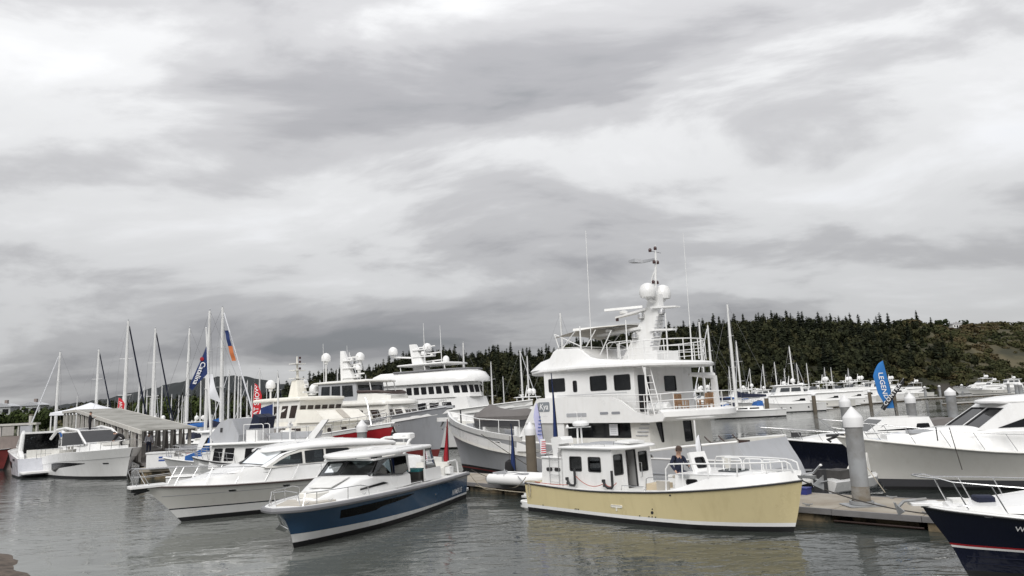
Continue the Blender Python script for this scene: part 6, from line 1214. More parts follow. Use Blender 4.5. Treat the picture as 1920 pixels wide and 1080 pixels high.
# white flybridge trawler behind the hardtop cruiser
ft = thing('flybridge_trawler', 'white flybridge trawler with navy seat cover and raised pale coaming behind the hardtop cruiser', 'boat', (-10.6, 41.2, 0), 172)
h = basic_hull(ft, 9.1, 1.9, 1.75, 1.2, hullwhite, black, navy, 0.8, rub=rubber, dz=0.15)
house(ft, ring(1.5, 7.2, 1.5, 1.4, 1.1), ring(1.5, 7.0, 1.45, 1.35, 2.45), white, {0: [(0.5, 1.6, 0.5, 1.1), (2.0, 3.1, 0.5, 1.1)], 1: [(0.15, 1.2, 0.5, 1.12), (1.6, 2.6, 0.5, 1.12)], 2: [(0.2, 0.75, 0.42, 1.15), (0.9, 1.5, 0.42, 1.15), (2.2, 3.2, 0.5, 1.1), (3.8, 4.8, 0.5, 1.1)]}, gm=darkglass, fm=rubber, mode='panel')
house(ft, ring(7.1, 8.3, 1.2, 0.6, 1.3), ring(7.1, 8.1, 1.1, 0.5, 1.95), white, {2: [(0.5, 0.65, 0.25, 0.5), (0.9, 1.05, 0.25, 0.5)]}, gm=darkglass, mode='panel', name='forward_trunk', r=0.05)
roof(ft, [(x, y) for x, y, z in ring(7.0, 8.2, 1.15, 0.55, 0)], 1.93, 0.05, 0.06, white, 'trunk_top')
roof(ft, rnd_poly([(0.8, -1.75), (7.4, -1.65), (7.9, 0), (7.4, 1.65), (0.8, 1.75)], 0.25), 2.42, 0.12, 0.06, white, 'boat_deck')
MB().loft([[(6.9, 1.35, 2.55), (6.9, -1.35, 2.55), (5.4, -1.35, 2.55), (5.4, 1.35, 2.55)], [(7.2, 1.3, 2.95), (7.2, -1.3, 2.95), (5.4, -1.3, 2.95), (5.4, 1.3, 2.95)], [(6.6, 1.2, 3.75), (6.6, -1.2, 3.75), (5.9, -1.2, 3.9), (5.9, 1.2, 3.9)], [(6.4, 1.1, 3.8), (6.4, -1.1, 3.8), (6.2, -1.1, 3.9), (6.2, 1.1, 3.9)]]).build('flybridge_coaming', lightgrey, ft, ang=20)
MB().panel([(6.55, 1.29, 3.15), (6.42, 1.28, 3.15), (6.42, 1.26, 3.4), (6.55, 1.27, 3.4)], 0.02).build('coaming_vent', rubber, ft)
b = MB()
for y_ in (-0.5, 0.5): b.loft([[(4.4, y_ - 0.42, 3.2), (5.0, y_ - 0.42, 3.2), (5.0, y_ + 0.42, 3.2), (4.4, y_ + 0.42, 3.2)], [(4.3, y_ - 0.44, 3.9), (4.7, y_ - 0.44, 4.1), (4.7, y_ + 0.44, 4.1), (4.3, y_ + 0.44, 3.9)]])
b.build('seat_cover', canvasnavy, ft)
MB().box(4.4, 5.1, -1.0, 1.0, 2.55, 3.2).build('seat_base', white, ft)
for y_ in (0.35, 1.1): rail(ft, [(4.0, y_, 2.55), (4.0, y_, 3.45), (4.1, y_, 3.52), (5.2, y_, 3.52)], [((5.2, y_, 2.6), (5.2, y_, 3.52))], 0.025, alu, 'seat_rail')
rail(ft, [(1.0, 1.6, 3.25), (4.8, 1.62, 3.25)], [((x, 1.6, 2.5), (x, 1.6, 3.25)) for x in (1.0, 1.8, 2.6, 3.4, 4.2, 4.8)], 0.018); rail(ft, [(1.0, -1.6, 3.25), (4.8, -1.62, 3.25)], [((x, -1.6, 2.5), (x, -1.6, 3.25)) for x in (1.0, 2.6, 4.2)], 0.018)
MB().loft([[(0.8, 1.5, 2.5), (1.3, 1.5, 2.5), (1.3, 1.3, 2.5), (0.8, 1.3, 2.5)], [(0.0, 1.3, 3.6), (0.35, 1.3, 3.6), (0.35, 1.1, 3.6), (0.0, 1.1, 3.6)]]).build('mast_crutch', white, ft); MB().loft([[(1.5, -1.2, 2.6), (3.8, -1.2, 2.6), (4.0, 0.3, 2.6), (1.5, 0.3, 2.6)], [(1.4, -1.3, 2.95), (3.9, -1.3, 2.95), (4.2, 0.4, 2.95), (1.4, 0.4, 2.95)]]).build('dinghy', lightgrey, ft)
scanner(ft, 2.6, 0.6, 3.3, 0.5); MB().tube([(2.6, 0.6, 2.5), (2.6, 0.6, 3.3)], 0.05).build('radar_post', white, ft); MB().tube([(3.8, -0.2, 2.5), (3.75, -0.2, 6.2)], [0.07, 0.04], 6).build('signal_mast', alu, ft)
simple_rail(ft, h, 0.6, 0.98, 0.55)
# white pilothouse cruiser further left
pc = thing('pilothouse_cruiser', 'white pilothouse cruiser with big grey windows left of the flybridge trawler', 'boat', (-15.0, 46.6, 0), 178)
h = basic_hull(pc, 8.6, 1.7, 1.6, 1.1, hullwhite, black, None, 0.9, dz=0.1)
house(pc, ring(1.2, 6.0, 1.4, 1.35, 1.1), ring(1.2, 5.4, 1.3, 1.2, 3.05), white, {0: [(0.5, 2.0, 0.95, 1.65)], 1: [(0.15, 1.25, 0.95, 1.75), (1.4, 2.5, 0.95, 1.75)], 2: [ch((0.35, 1.45, 0.95, 1.7), 0.15), (1.9, 3.2, 0.95, 1.65), (3.5, 4.5, 0.95, 1.65)]}, gm=smoke, mode='hole', r=0.05)
roof(pc, rnd_poly([(0.8, -1.5), (5.7, -1.4), (6.0, 0), (5.7, 1.4), (0.8, 1.5)], 0.2), 3.05, 0.14, 0.06, white); MB().box(5.4, 6.8, -0.8, 0.8, 1.2, 1.75).build('forward_trunk', white, pc); MB().box(1.4, 5.2, -1.2, 1.2, 1.1, 1.5).build('interior_unit', dash, pc)
simple_rail(pc, h, 0.6, 0.97, 0.55, 5)
# long white motor cruiser mostly hidden behind it
mc = thing('aft_cabin_cruiser', 'white cruiser with dark windscreen between the pilothouse cruiser and the flybridge trawler', 'boat', (-14.2, 50.2, 0), 176)
h = basic_hull(mc, 11.0, 1.8, 1.7, 1.2, hullwhite, black, None, 0.9, dz=0.1)
house(mc, ring(2.0, 6.6, 1.5, 1.4, 1.2), ring(2.0, 5.9, 1.4, 1.25, 2.75), white, {1: [(0.15, 1.3, 0.7, 1.5), (1.45, 2.6, 0.7, 1.5)], 2: [(0.4, 1.5, 0.75, 1.4), (1.8, 3.0, 0.75, 1.4)]}, gm=darkglass, mode='panel'); roof(mc, rnd_poly([(1.4, -1.6), (6.3, -1.45), (6.6, 0), (6.3, 1.45), (1.4, 1.6)], 0.2), 2.75, 0.12, 0.06, white); simple_rail(mc, h, 0.6, 0.97, 0.5, 5)
# ------------------------------------------------------------------ the two sport cruisers at the left
lc = thing('sport_cruiser', 'white sport cruiser with black hull window, bow rail and curved roof arch at the left', 'boat', (-37.8, 59.2, 0), -40)
H = Hull([(0, 1.5), (0.4, 1.85), (0.75, 2.0), (1, 2.15)], [(0, 1.9), (0.35, 2.1), (0.6, 2.05), (0.78, 1.7), (0.9, 1.15), (0.97, 0.6), (1, 0)], [(0, 1.8), (0.35, 1.9), (0.6, 1.6), (0.8, 0.95), (0.92, 0.4), (1, 0)], [(-0.5, 11.6), (0, 12.2), (1.2, 12.6), (2.15, 13.1)], [(-0.5, 0), (2.2, 0.3)], fl=1.3)
H.band(lc, 'bottom_paint', -0.5, 0.16, black); H.band(lc, 'hull', 0.16, lambda u: H.S(u) - 0.62, hullwhite, 4); H.band(lc, 'upper_hull', lambda u: H.S(u) - 0.62, lambda u: H.S(u), white, 3, 0.03); H.deck(lc, 0.05, 0.12, white, white)
for sd in (-1, 1):
    H.patch(lc, 'hull_window', [0.22, 0.26, 0.30, 0.36, 0.42, 0.5, 0.58, 0.66, 0.70], [(0.22, 0.55), (0.29, 0.42), (0.36, 0.72), (0.55, 0.92), (0.70, 1.10)], [(0.22, 1.02), (0.3, 1.10), (0.5, 1.16), (0.70, 1.13)], sd, hullglass, 0.02)
    H.port(lc, 0.87, 1.10, 0.45, 0.08, sd, rubber, rubber, 'hull_vent')
MB().loft([[(x, -w, 1.8), (x, -w * 0.9, z), (x, w * 0.9, z), (x, w, 1.8)] for x, w, z in ((11.2, 0.5, 2.12), (9.8, 1.1, 2.4), (8.0, 1.4, 2.6), (6.5, 1.5, 2.6))]).build('foredeck_trunk', white, lc)
MB().box(8.9, 10.2, -0.9, 0.9, 2.35, 2.62).build('sun_pad', offwhite, lc)
glazing(lc, [(8.2, -1.35, 2.5), (8.2, 1.35, 2.5), (5.9, 1.15, 3.45), (5.9, -1.15, 3.45)], darkglass, white, 0.06)
for sd in (-1, 1): glazing(lc, [(8.0, sd * 1.42, 2.45), (3.6, sd * 1.6, 2.3), (3.2, sd * 1.4, 3.35), (5.9, sd * 1.2, 3.42)], darkglass, white, 0.05, 'side_window')
mpr, Lr, Hr = facemap((5.9, -1.12, 3.50), (5.9, 1.12, 3.50), (3.42, 1.2, 3.64), (3.42, -1.2, 3.64))
b = MB(); holed(b, [(0, 0), (Lr, 0), (Lr, Hr), (0, Hr)], [rnd_poly(rect(0.85, 1.75, 1.25, 2.25), 0.1)], mpr, 0.05); b.build('roof_glass', mat('roof_sunglass', (0.10, 0.10, 0.11), 0.15, coat=0.3), lc); MB().box(2.8, 5.6, -1.0, 1.0, 2.40, 2.46).build('saloon_floor', dash, lc)
for sd in (-1, 1): MB().tube([(8.25, sd * 1.40, 2.48), (5.9, sd * 1.2, 3.5), (3.4, sd * 1.28, 3.72), (1.9, sd * 1.4, 3.6), (0.9, sd * 1.55, 2.9)], [0.06, 0.09, 0.11, 0.12, 0.10], 8).build('roof_arch', white, lc)
MB().box(2.0, 3.4, -1.2, 1.2, 3.55, 3.68).build('roof_aft', white, lc)
MB().box(0.8, 2.6, -1.4, 1.4, 1.5, 2.0).build('cockpit_seats', offwhite, lc); MB().prism(rnd_poly([(-1.1, -1.6), (0.3, -1.8), (0.3, 1.8), (-1.1, 1.6)], 0.3), 0.35, 0.5, 0.03).build('bathing_platform', white, lc)
for sd in (-1, 1):
    us_ = [0.45, 0.55, 0.65, 0.75, 0.84, 0.91, 0.955]; base = [H.at(u, 0.0, 0.10, sd) for u in us_]; top = [(x + 0.1, y, z + 0.55) for x, y, z in base]
    rail(lc, top + [(12.75, sd * 0.25, 2.75), (12.8, 0, 2.76)], [(base[i], top[i]) for i in range(7)], 0.02)
sc_ = thing('silver_sport_cruiser', 'silver white sport cruiser seen from astern at the far left with open cockpit', 'boat', (-38.4, 57.4, 0), 130)
H = Hull([(0, 1.45), (0.4, 1.85), (0.75, 2.0), (1, 2.1)], [(0, 1.85), (0.35, 2.05), (0.6, 2.0), (0.8, 1.5), (0.93, 0.7), (1, 0)], [(0, 1.75), (0.35, 1.85), (0.6, 1.5), (0.8, 0.85), (1, 0)], [(-0.5, 11), (0, 11.6), (2.1, 12.4)], [(-0.5, 0), (2.2, 0.5)], fl=1.3)
silver = mat('silver_gelcoat', (0.58, 0.59, 0.63), 0.25, var=0.05, coat=0.4)
H.band(sc_, 'bottom_paint', -0.5, 0.14, black); H.band(sc_, 'hull', 0.14, lambda u: H.S(u), silver, 5); H.deck(sc_, 0.05, 0.12, white, white)
for sd in (-1, 1): H.patch(sc_, 'hull_window', [0.28, 0.34, 0.42, 0.50, 0.56], [(0.28, 0.62), (0.36, 0.66), (0.56, 0.95)], [(0.28, 1.16), (0.56, 1.28)], sd, hullglass, 0.02); H.port(sc_, 0.17, 1.35, 0.9, 0.16, sd, rubber, rubber, 'air_intake')
for sd in (-1, 1):
    glazing(sc_, [(7.9, sd * 1.35, 2.3), (4.4, sd * 1.55, 2.2), (4.2, sd * 1.35, 3.2), (5.6, sd * 1.2, 3.3)], darkglass, white, 0.05, 'side_window')
    MB().tube([(8.2, sd * 1.3, 2.3), (5.8, sd * 1.2, 3.4), (3.4, sd * 1.3, 3.55), (2.2, sd * 1.45, 3.3), (1.9, sd * 1.6, 1.6)], [0.07, 0.1, 0.13, 0.16, 0.2], 8).build('roof_arch', white, sc_)
    MB().side([(0.4, 1.3), (2.6, 1.5), (2.4, 2.1), (1.6, 2.0), (0.5, 1.6)], sd * 1.55 - 0.15, sd * 1.55 + 0.15).build('quarter_wing', white, sc_)
glazing(sc_, [(8.1, -1.3, 2.4), (8.1, 1.3, 2.4), (5.7, 1.15, 3.35), (5.7, -1.15, 3.35)], darkglass, white, 0.06)
MB().box(2.4, 5.8, -1.25, 1.25, 3.38, 3.52).build('hardtop', white, sc_); MB().box(4.0, 4.1, -1.3, 1.3, 1.5, 3.35).build('saloon_bulkhead', darkglass, sc_)
b = MB().box(1.0, 1.7, -1.2, 1.2, 1.3, 1.75); b.box(1.0, 1.2, -1.2, 1.2, 1.75, 2.1); b.box(2.4, 3.2, -1.3, -0.3, 1.3, 1.9); b.build('cockpit_seats', offwhite, sc_)
MB().prism(rnd_poly([(-1.3, -1.6), (0.2, -1.75), (0.2, 1.75), (-1.3, 1.6)], 0.3), 0.32, 0.48, 0.03).build('bathing_platform', white, sc_)
rl = rail(sc_, [(0.3, -1.5, 1.4), (0.3, -1.5, 2.1), (0.3, 0.6, 2.1), (0.3, 0.6, 1.4)], [((0.3, y_, 1.4), (0.3, y_, 2.1)) for y_ in (-1, -0.5, 0, 0.3)], 0.02, steel, 'transom_gate'); MB().tube([(0.3, -1.5, 1.75), (0.3, 0.6, 1.75)], 0.015, 5).build('gate_bar', steel, rl)
rh = thing('red_workboat', 'dark red hull cut by the left edge of the picture', 'boat', (-59.0, 71.5, 0), -20)
h = basic_hull(rh, 10.8, 2.0, 2.0, 1.5, redbottom, black, None, 0.8, rub=rubber)
house(rh, ring(2.0, 6.0, 1.4, 1.3, 1.4), ring(2.0, 5.8, 1.35, 1.25, 3.4), white, {0: [(0.5, 1.3, 1.0, 1.6), (1.8, 2.6, 1.0, 1.6)], 1: [(0.3, 1.1, 1.0, 1.6), (1.4, 2.2, 1.0, 1.6)]}, mode='panel'); roof(rh, rnd_poly([(1.7, -1.6), (6.3, -1.5), (6.3, 1.5), (1.7, 1.6)], 0.2), 3.4, 0.12, 0.05, white)
# ------------------------------------------------------------------ background sailboats
def sailboat(kind):
    t_ = thing('sailboat', 'x', 'sailboat')
    L = 11.0
    hm = (hullwhite, hullwhite, navy)[kind]
    h = basic_hull(t_, L, 1.7, 1.35, 1.0, hm, black, None, 1.3, n=10, dz=0.05)
    house(t_, ring(3.0, 7.6, 1.1, 0.8, 1.0), ring(3.1, 7.3, 1.0, 0.7, 1.55), white, {0: [(0.5, 1.9, 0.2, 0.4), (2.2, 3.6, 0.2, 0.4)], 2: [(0.9, 2.3, 0.2, 0.4), (2.6, 4.0, 0.2, 0.4)]}, mode='panel', name='coachroof', r=0.05)
    MB().box(3.1, 7.3, -0.85, 0.85, 1.54, 1.60).build('coach_top', offwhite, t_)
    m_ = MB().tube([(6.4, 0, 1.5), (6.38, 0, 10), (6.32, 0, 16)], [0.23, 0.21, 0.13], 7).build('mast', mastmat, t_)
    for z in (7.0, 11.4): MB().tube([(6.3, -1.0, z + 0.05), (6.4, 0, z), (6.3, 1.0, z + 0.05)], 0.035, 5).build('spreader', mastmat, m_)
    MB().lathe((6.3, 0, 16), [(0.03, 0), (0.03, 0.15), (0.10, 0.18), (0.02, 0.3)], 6).build('masthead_light', lightgrey, m_)
    if kind != 1:
        MB().tube([(10.8, 0, 1.5), (6.5, 0, 15.4)], [0.12, 0.08] if kind == 2 else [0.10, 0.07], 6).build('furled_jib', (flagwhite, None, canvasnavy)[kind], t_)
    else: MB().tube([(10.8, 0, 1.5), (6.5, 0, 15.4)], 0.015, 4).build('forestay', wire, t_)
    MB().tube([(0.2, 0, 1.3), (6.25, 0, 15.9)], 0.014, 4).build('backstay', wire, t_)
    for sd in (-1, 1): MB().tube([(6.2, sd * 1.6, 1.2), (6.3, sd * 1.0, 11.4), (6.32, 0, 15.7)], 0.012, 4).build('shroud', wire, t_)
    MB().tube([(6.3, 0, 2.7), (2.0, 0, 2.8)], 0.07, 6).build('boom', mastmat, t_)
    MB().loft([[(x, -w, 2.8), (x, -w * 1.1, 2.95), (x, 0, 2.95 + hh), (x, w * 1.1, 2.95), (x, w, 2.8)] for x, w, hh in ((6.2, 0.14, 0.75), (5.0, 0.17, 0.40), (3.5, 0.15, 0.28), (2.0, 0.10, 0.15))]).build('sail_cover', (canvasblue, canvasnavy, canvastan)[kind], t_)
    MB().loft([[(2.9, -0.95, 1.5), (2.9, 0.95, 1.5), (2.9, 0.7, 2.25), (2.9, -0.7, 2.25)], [(3.9, -0.9, 1.55), (3.9, 0.9, 1.55), (3.7, 0.6, 2.1), (3.7, -0.6, 2.1)]]).build('spray_hood', (canvasnavy, canvasblue, canvastan)[kind], t_)
    return t_
PROTO = [sailboat(k) for k in range(3)]
def copy_thing(src):
    c = src.copy(); COL.objects.link(c)
    for ch_ in PK[src.name]:
        d = ch_.copy(); COL.objects.link(d); d.parent = c
        for g in PK.get(ch_.name, ()):
            e = g.copy(); COL.objects.link(e); e.parent = d
    return c
def kids_map():
    m = {}
    for o in bpy.data.objects:
        if o.parent: m.setdefault(o.parent.name, []).append(o)
    return m
PK = kids_map()
usedp = [False] * 3
sr = random.Random(5)
def put_sail(k, x, y, zt, label, group, deg=None):
    if not usedp[k]: o = PROTO[k]; usedp[k] = True
    else: o = copy_thing(PROTO[k])
    s_ = zt / 16.3; a = R(sr.choice((0, 180, 90, 20, 200)) + sr.uniform(-12, 12)) if deg is None else R(deg)
    o.scale = (s_, s_, s_); o.rotation_euler = (R(sr.uniform(-0.6, 0.6)), 0, a)
    o.location = (x - 6.35 * s_ * math.cos(a), y - 6.35 * s_ * math.sin(a), 0); tag(o, label, 'sailboat', group)
G1 = 'sailboats in the left-hand moorings'; FARL = 'distant sailboat among the crowded masts of the left-hand moorings'
for k, x, y, zt, lab in [(0, -61.8, 94.0, 14, 'sailboat with the leftmost mast, white sail furled on its forestay'), (2, -55.9, 92.9, 14, 'sailboat second from the left with dark furled sail above the white tent'), (2, -49.4, 88.0, 17, 'tall sailboat with navy furled sail behind the ramp shelter, third mast from the left'),
        (2, -50.2, 96.4, 17, 'tall sailboat with black furled sail, fourth mast from the left'), (1, -46.2, 98.1, 17, 'sailboat with thin bare mast just left of the navy pennant'), (1, -36.5, 82.4, 17, 'sailboat whose tall white mast stands just right of the navy pennant'), (0, -35.3, 83.6, 17.5, 'sailboat with the tallest mast at the left, white sail furled on its forestay'),
        (1, -54.5, 148.2, 14, 'sailboat with bare mast just right of the red show banner'), (0, -33.3, 139.6, 16, 'sailboat with thin mast seen left of the grey trawler'), (1, -73.3, 135.6, 13, 'sailboat with short mast between the two dark furled sails')]:
    put_sail(k, x, y, zt, lab, G1, 75 if k == 2 else None)
for i, (x, y, zt) in enumerate([(-54.5, 132.4, 13), (-59.0, 146.4, 13), (-61.2, 155.1, 13), (-67.3, 174.7, 13), (-107.2, 217.1, 12), (-110.9, 229.6, 12), (-115.3, 242.7, 12), (-127.1, 242.6, 12), (-121.6, 215.7, 12), (-107.9, 184.5, 12), (-69.5, 183.4, 12), (-94.0, 224.5, 12), (-101.5, 236.0, 12), (-74.5, 164.8, 13), (-75.1, 210.1, 12), (-54.2, 192.9, 13), (-41.2, 160.6, 14), (-37.9, 175.9, 13), (-42.7, 208.9, 13), (-125.4, 199.4, 12), (-84, 190, 11), (-80, 150, 11.5), (-90, 170, 11.5), (-66, 130, 10.5), (-62, 120, 11), (-47, 118, 11), (-43, 126, 12), (-70, 205, 12), (-58, 220, 12), (-98, 205, 11)]):
    put_sail(i % 3, x, y, zt, FARL, 'distant masts at the left')
for k, x, y, zt, lab in [(0, -12.1, 251.5, 13, 'small distant sailboat just right of the white motor yacht'), (0, -5.7, 161.7, 14, 'sailboat with white mast right of the rounded white yacht bridge'), (1, -4.3, 226.5, 13, 'distant sailboat with bare mast left of the white expedition yacht'), (0, 1.2, 156.5, 16, 'sailboat whose mast and sloping white sail form an A left of the expedition yacht'), (1, 2.5, 146.8, 14, 'sailboat with white mast close right of the A-shaped rig'), (1, 7.4, 108.0, 18, 'sailboat with very tall thin mast above the wheelhouse of the expedition yacht'), (1, -10.5, 141.2, 17, 'sailboat with thin mast behind the bridge of the white motor yacht'),
        (1, 32.6, 121.6, 17, 'sailboat with mast just right of the oval railing'), (0, 36.0, 128.7, 17, 'sailboat with mast and sloping stay right of the oval railing'), (1, 35.7, 114.8, 19, 'sailboat with the tallest mast at the right, white hull by the end of the dock'), (0, 46.7, 146.4, 15, 'sailboat with white mast behind the tallest right-hand mast'), (1, 74.1, 187.8, 16, 'sailboat with white mast left of the grey pilings, second tallest at the right')]:
    put_sail(k, x, y, zt, lab, 'sailboats beyond the expedition yacht', None if zt != 19 else 185)
for i, (x, y, zt) in enumerate([(88.8, 251.1, 14), (88.1, 237.7, 14), (102.7, 255.8, 14), (108.3, 260.3, 14), (127.1, 288.6, 13), (131.5, 292.5, 13), (152.0, 320.5, 13), (189.2, 361.1, 12), (86.7, 259.7, 13), (106.6, 278.3, 13), (70, 230, 13), (60, 245, 13), (52, 215, 12), (20, 200, 12), (28, 190, 12.5), (-20, 230, 12), (-26, 215, 12)]):
    put_sail(i % 2, x, y, zt, 'distant sailboat moored below the wooded headland', 'distant masts below the headland')
# ------------------------------------------------------------------ background motor yachts
def bg_yacht(kind):
    t_ = thing('motor_yacht', 'x', 'yacht'); L = 17.0
    h = basic_hull(t_, L, 2.4, 2.3, 1.5, (hullwhite, putty, hullwhite)[kind], black, None, 2.0, n=12, dz=0.1)
    sw = [[(3.2, 0.30), (8.6, 0.30), (6.8, 0.95), (3.5, 0.95)]]; 
    house(t_, ring(2.6, 12.2, 2.0, 1.5, 1.5), ring(2.9, 10.2, 1.85, 1.35, 3.0), white, {0: [[(0.8, 0.55), (3.6, 0.55), (3.4, 1.15), (0.8, 1.15)], [(4.2, 0.55), (8.4, 0.45), (6.9, 1.15), (4.2, 1.15)]], 2: [[(6.0, 0.55), (8.8, 0.55), (8.8, 1.15), (6.2, 1.15)], [(1.2, 0.45), (5.4, 0.55), (5.4, 1.15), (2.7, 1.15)]], 1: [(0.3, 2.7, 0.3, 1.5)]}, mode='panel', name='saloon', r=0.08)
    roof(t_, rnd_poly([(1.4, -2.1), (9.6, -1.8), (10.6, 0), (9.6, 1.8), (1.4, 2.1)], 0.3), 2.98, 0.16, 0.1, white, 'saloon_roof')
    if kind == 0:
        house(t_, ring(3.4, 8.6, 1.6, 1.4, 3.1), ring(3.6, 7.9, 1.5, 1.3, 4.7), white, {0: [(0.5, 2.3, 0.55, 1.3), (2.6, 4.4, 0.55, 1.3)], 1: [(0.2, 2.6, 0.6, 1.4)], 2: [(0.8, 2.6, 0.55, 1.3), (2.9, 4.7, 0.55, 1.3)]}, gm=smoke, mode='panel', name='sky_lounge'); roof(t_, rnd_poly([(2.6, -1.8), (8.4, -1.6), (8.8, 0), (8.4, 1.6), (2.6, 1.8)], 0.3), 4.7, 0.14, 0.08, white, 'bridge_roof'); z = 4.9
    else:
        MB().loft([[(x, -w, 3.1), (x, -w, zz_), (x, w, zz_), (x, w, 3.1)] for x, w, zz_ in ((4.0, 1.6, 3.7), (7.8, 1.5, 3.8), (8.8, 1.2, 3.3))]).build('flybridge_coaming', white, t_, ang=20); roof(t_, rnd_poly([(3.4, -1.5), (7.2, -1.5), (7.4, 0), (7.2, 1.5), (3.4, 1.5)], 0.3), 5.0, 0.1, 0.06, white, 'bimini')
        for x in (3.8, 7.0):
            for y_ in (-1.3, 1.3): MB().tube([(x, y_, 3.5), (x - 0.1, y_, 5.0)], 0.04, 5).build('bimini_post', alu, t_)
        MB().panel([(7.9, -1.4, 3.8), (7.9, 1.4, 3.8), (7.4, 1.3, 4.4), (7.4, -1.3, 4.4)], 0.03).build('bridge_windscreen', smoke, t_); z = 5.2
    for x, y_, r_ in ((4.4, -0.9, 0.42), (5.0, 0.9, 0.42)): dome(t_, x, y_, z + 0.4, r_)
    MB().tube([(5.6, 0, z - 0.1), (5.3, 0, z + 1.6)], [0.12, 0.05], 6).build('signal_mast', white, t_); scanner(t_, 6.2, 0, z, 0.8)
    simple_rail(t_, h, 0.55, 0.98, 0.6, 6, 0.03)
    for u in (0.2, 0.4, 0.5): h.port(t_, u, 0.8, 0.25, 0.25, 1); h.port(t_, u, 0.8, 0.25, 0.25, -1)
    b = MB().prism(rnd_poly([(-1.2, -2.0), (0, -2.1), (0, 2.1), (-1.2, 2.0)], 0.2), 0.3, 0.45); b.build('swim_platform', white, t_)
    return t_
YP = [bg_yacht(k) for k in range(3)]; PK.update(kids_map()); usedy = [False] * 3
def put_yacht(k, x, y, deg, s_, lab, grp='motor yachts moored across the harbour'):
    o = YP[k] if not usedy[k] else copy_thing(YP[k]); usedy[k] = True
    o.location = (x, y, 0); o.rotation_euler = (0, 0, R(deg)); o.scale = (s_, s_, s_); tag(o, lab, 'yacht', grp)
for k, x, y, dg, s_, lab in [(0, 58.0, 134.5, 176, 1.05, 'white motor yacht with enclosed upper lounge behind the first grey pilings'), (1, 72.5, 154.0, 186, 1.05, 'cream white motor yacht with dome on its arch, second of the far row'), (2, 84.0, 168.0, 190, 1.05, 'white motor yacht with raked bow, third of the far row'), (1, 94.0, 182.0, 188, 1.1, 'white flybridge yacht, fourth of the far row'), (0, 106.0, 196.0, 190, 1.1, 'large white yacht with two domes left of the blue feather banner'), (2, 118.0, 212.0, 186, 1.1, 'white yacht with long bow behind the blue feather banner'), (1, 136.0, 232.0, 185, 0.9, 'small white cruiser right of the blue feather banner'),
        (2, 70.0, 172.0, 184, 1.0, 'white yacht half hidden behind the first of the far row'), (0, 84.0, 196.0, 186, 1.0, 'white yacht with enclosed bridge in the second rank of the far row'), (1, 104.0, 222.0, 186, 1.0, 'white flybridge yacht in the second rank behind the pilings'), (2, 118.0, 238.0, 184, 1.0, 'white yacht in the second rank left of the blue banner'), (1, 58.0, 160.0, 180, 0.95, 'white cruiser between the tall masts and the first far yacht'), (2, 52.0, 180.0, 178, 1.0, 'white cruiser behind the tallest right-hand mast'),
        (1, 40.0, 128.0, 180, 0.9, 'white cruiser seen under the awning of the expedition yacht'), (2, 44.0, 146.0, 185, 0.95, 'white cruiser beyond the aft deck of the expedition yacht'), (0, 31.0, 136.0, 180, 0.8, 'white yacht seen between the awning posts of the expedition yacht'),
        (2, 6.5, 98.0, 182, 0.95, 'white yacht with arch and two domes left of the expedition yacht wheelhouse'), (1, -2.0, 112.0, 178, 0.8, 'white cruiser with bimini just right of the white motor yacht'), (0, -32.0, 110.0, 10, 0.8, 'pale grey covered yacht behind the cream trawler'), (2, -52.0, 108.0, 170, 0.75, 'white cruiser with dark windows beyond the ramp shelter'), (1, -40.0, 96.0, 185, 0.7, 'white cruiser low behind the flybridge trawler'), (2, -70.0, 118.0, 20, 0.75, 'white cruiser moored beyond the ramp'), (1, -30.0, 90.0, 175, 0.75, 'white cruiser behind the red show banner'),
        (1, 150.0, 176.0, 190, 0.75, 'white cruiser at the far right above the express yacht roof'), (2, 124.0, 160.0, 185, 0.65, 'small white boat at the right among the far pilings')]:
    put_yacht(k, x, y, dg, s_, lab)
yr = random.Random(8)
for i, (x, y) in enumerate([(66, 190), (78, 182), (74, 205), (90, 210), (98, 236), (112, 252), (128, 250), (142, 262), (60, 200), (86, 232), (160, 230), (172, 250), (190, 262), (178, 225), (48, 168), (150, 275)]):
    put_yacht(i % 3, x, y, 182 + yr.uniform(-10, 14), yr.uniform(0.75, 1.0), 'distant white motor yacht in the rear ranks across the harbour', 'rear ranks of far motor yachts')
# far docks and pilings
farslab = mat('pale_dock', (0.40, 0.39, 0.37), 0.85, var=0.1)
for i, (x, y, l, dg, lab) in enumerate([(36.0, 122.0, 100.0, 43, 'long low dock along the far row of white yachts'), (95.0, 190.0, 120, 8, 'low dock behind the blue feather banner'), (80.0, 132.0, 90, 12, 'low dock at the right beyond the express yacht'), (-14, 104, 40, 0, 'low dock far behind the expedition yacht bow'), (-75, 104, 45, -4, 'low dock behind the ramp shelter')]):
    d = thing('far_dock', lab, 'dock', (x, y, 0), dg, 'docks across the harbour')
    for q in range(int(l // 8)): MB().box(q * 8 + 0.03, q * 8 + 7.97, -1.1, 1.1, 0.20, 0.38).build('slab', farslab, d)
    MB().box(0, l, -0.95, 0.95, -0.5, 0.195).build('float', floatm, d)
PKp = [(42.66, 120.74, 0), (55.5, 132.0, 1), (76.0, 152.0, 2), (92.0, 172.0, 3), (128.0, 221.0, 4), (144.0, 240.0, 5), (158.0, 250.0, 6), (112, 158, 7), (128, 176.7, 8), (170, 260, 9), (185, 284, 10), (150, 215, 11), (120, 146, 12), (100, 140, 13)]
ORD = ['nearest of the far pilings, in front of the first white motor yacht', 'second of the far pilings by the stern of the first motor yacht', 'third of the far pilings beside the cream white yacht', 'fourth of the far pilings left of the blue banner']
for x, y, i in PKp: piling(x, y, 0.36 if i < 4 else 0.38, 3.4 if i < 4 else 3.5, ORD[i] if i < 4 else 'small distant piling with round white cap on the far docks', body=pilebrown if i < 4 else galv, cap=0.5, group='far pilings' if i < 4 else 'distant pilings with white caps')
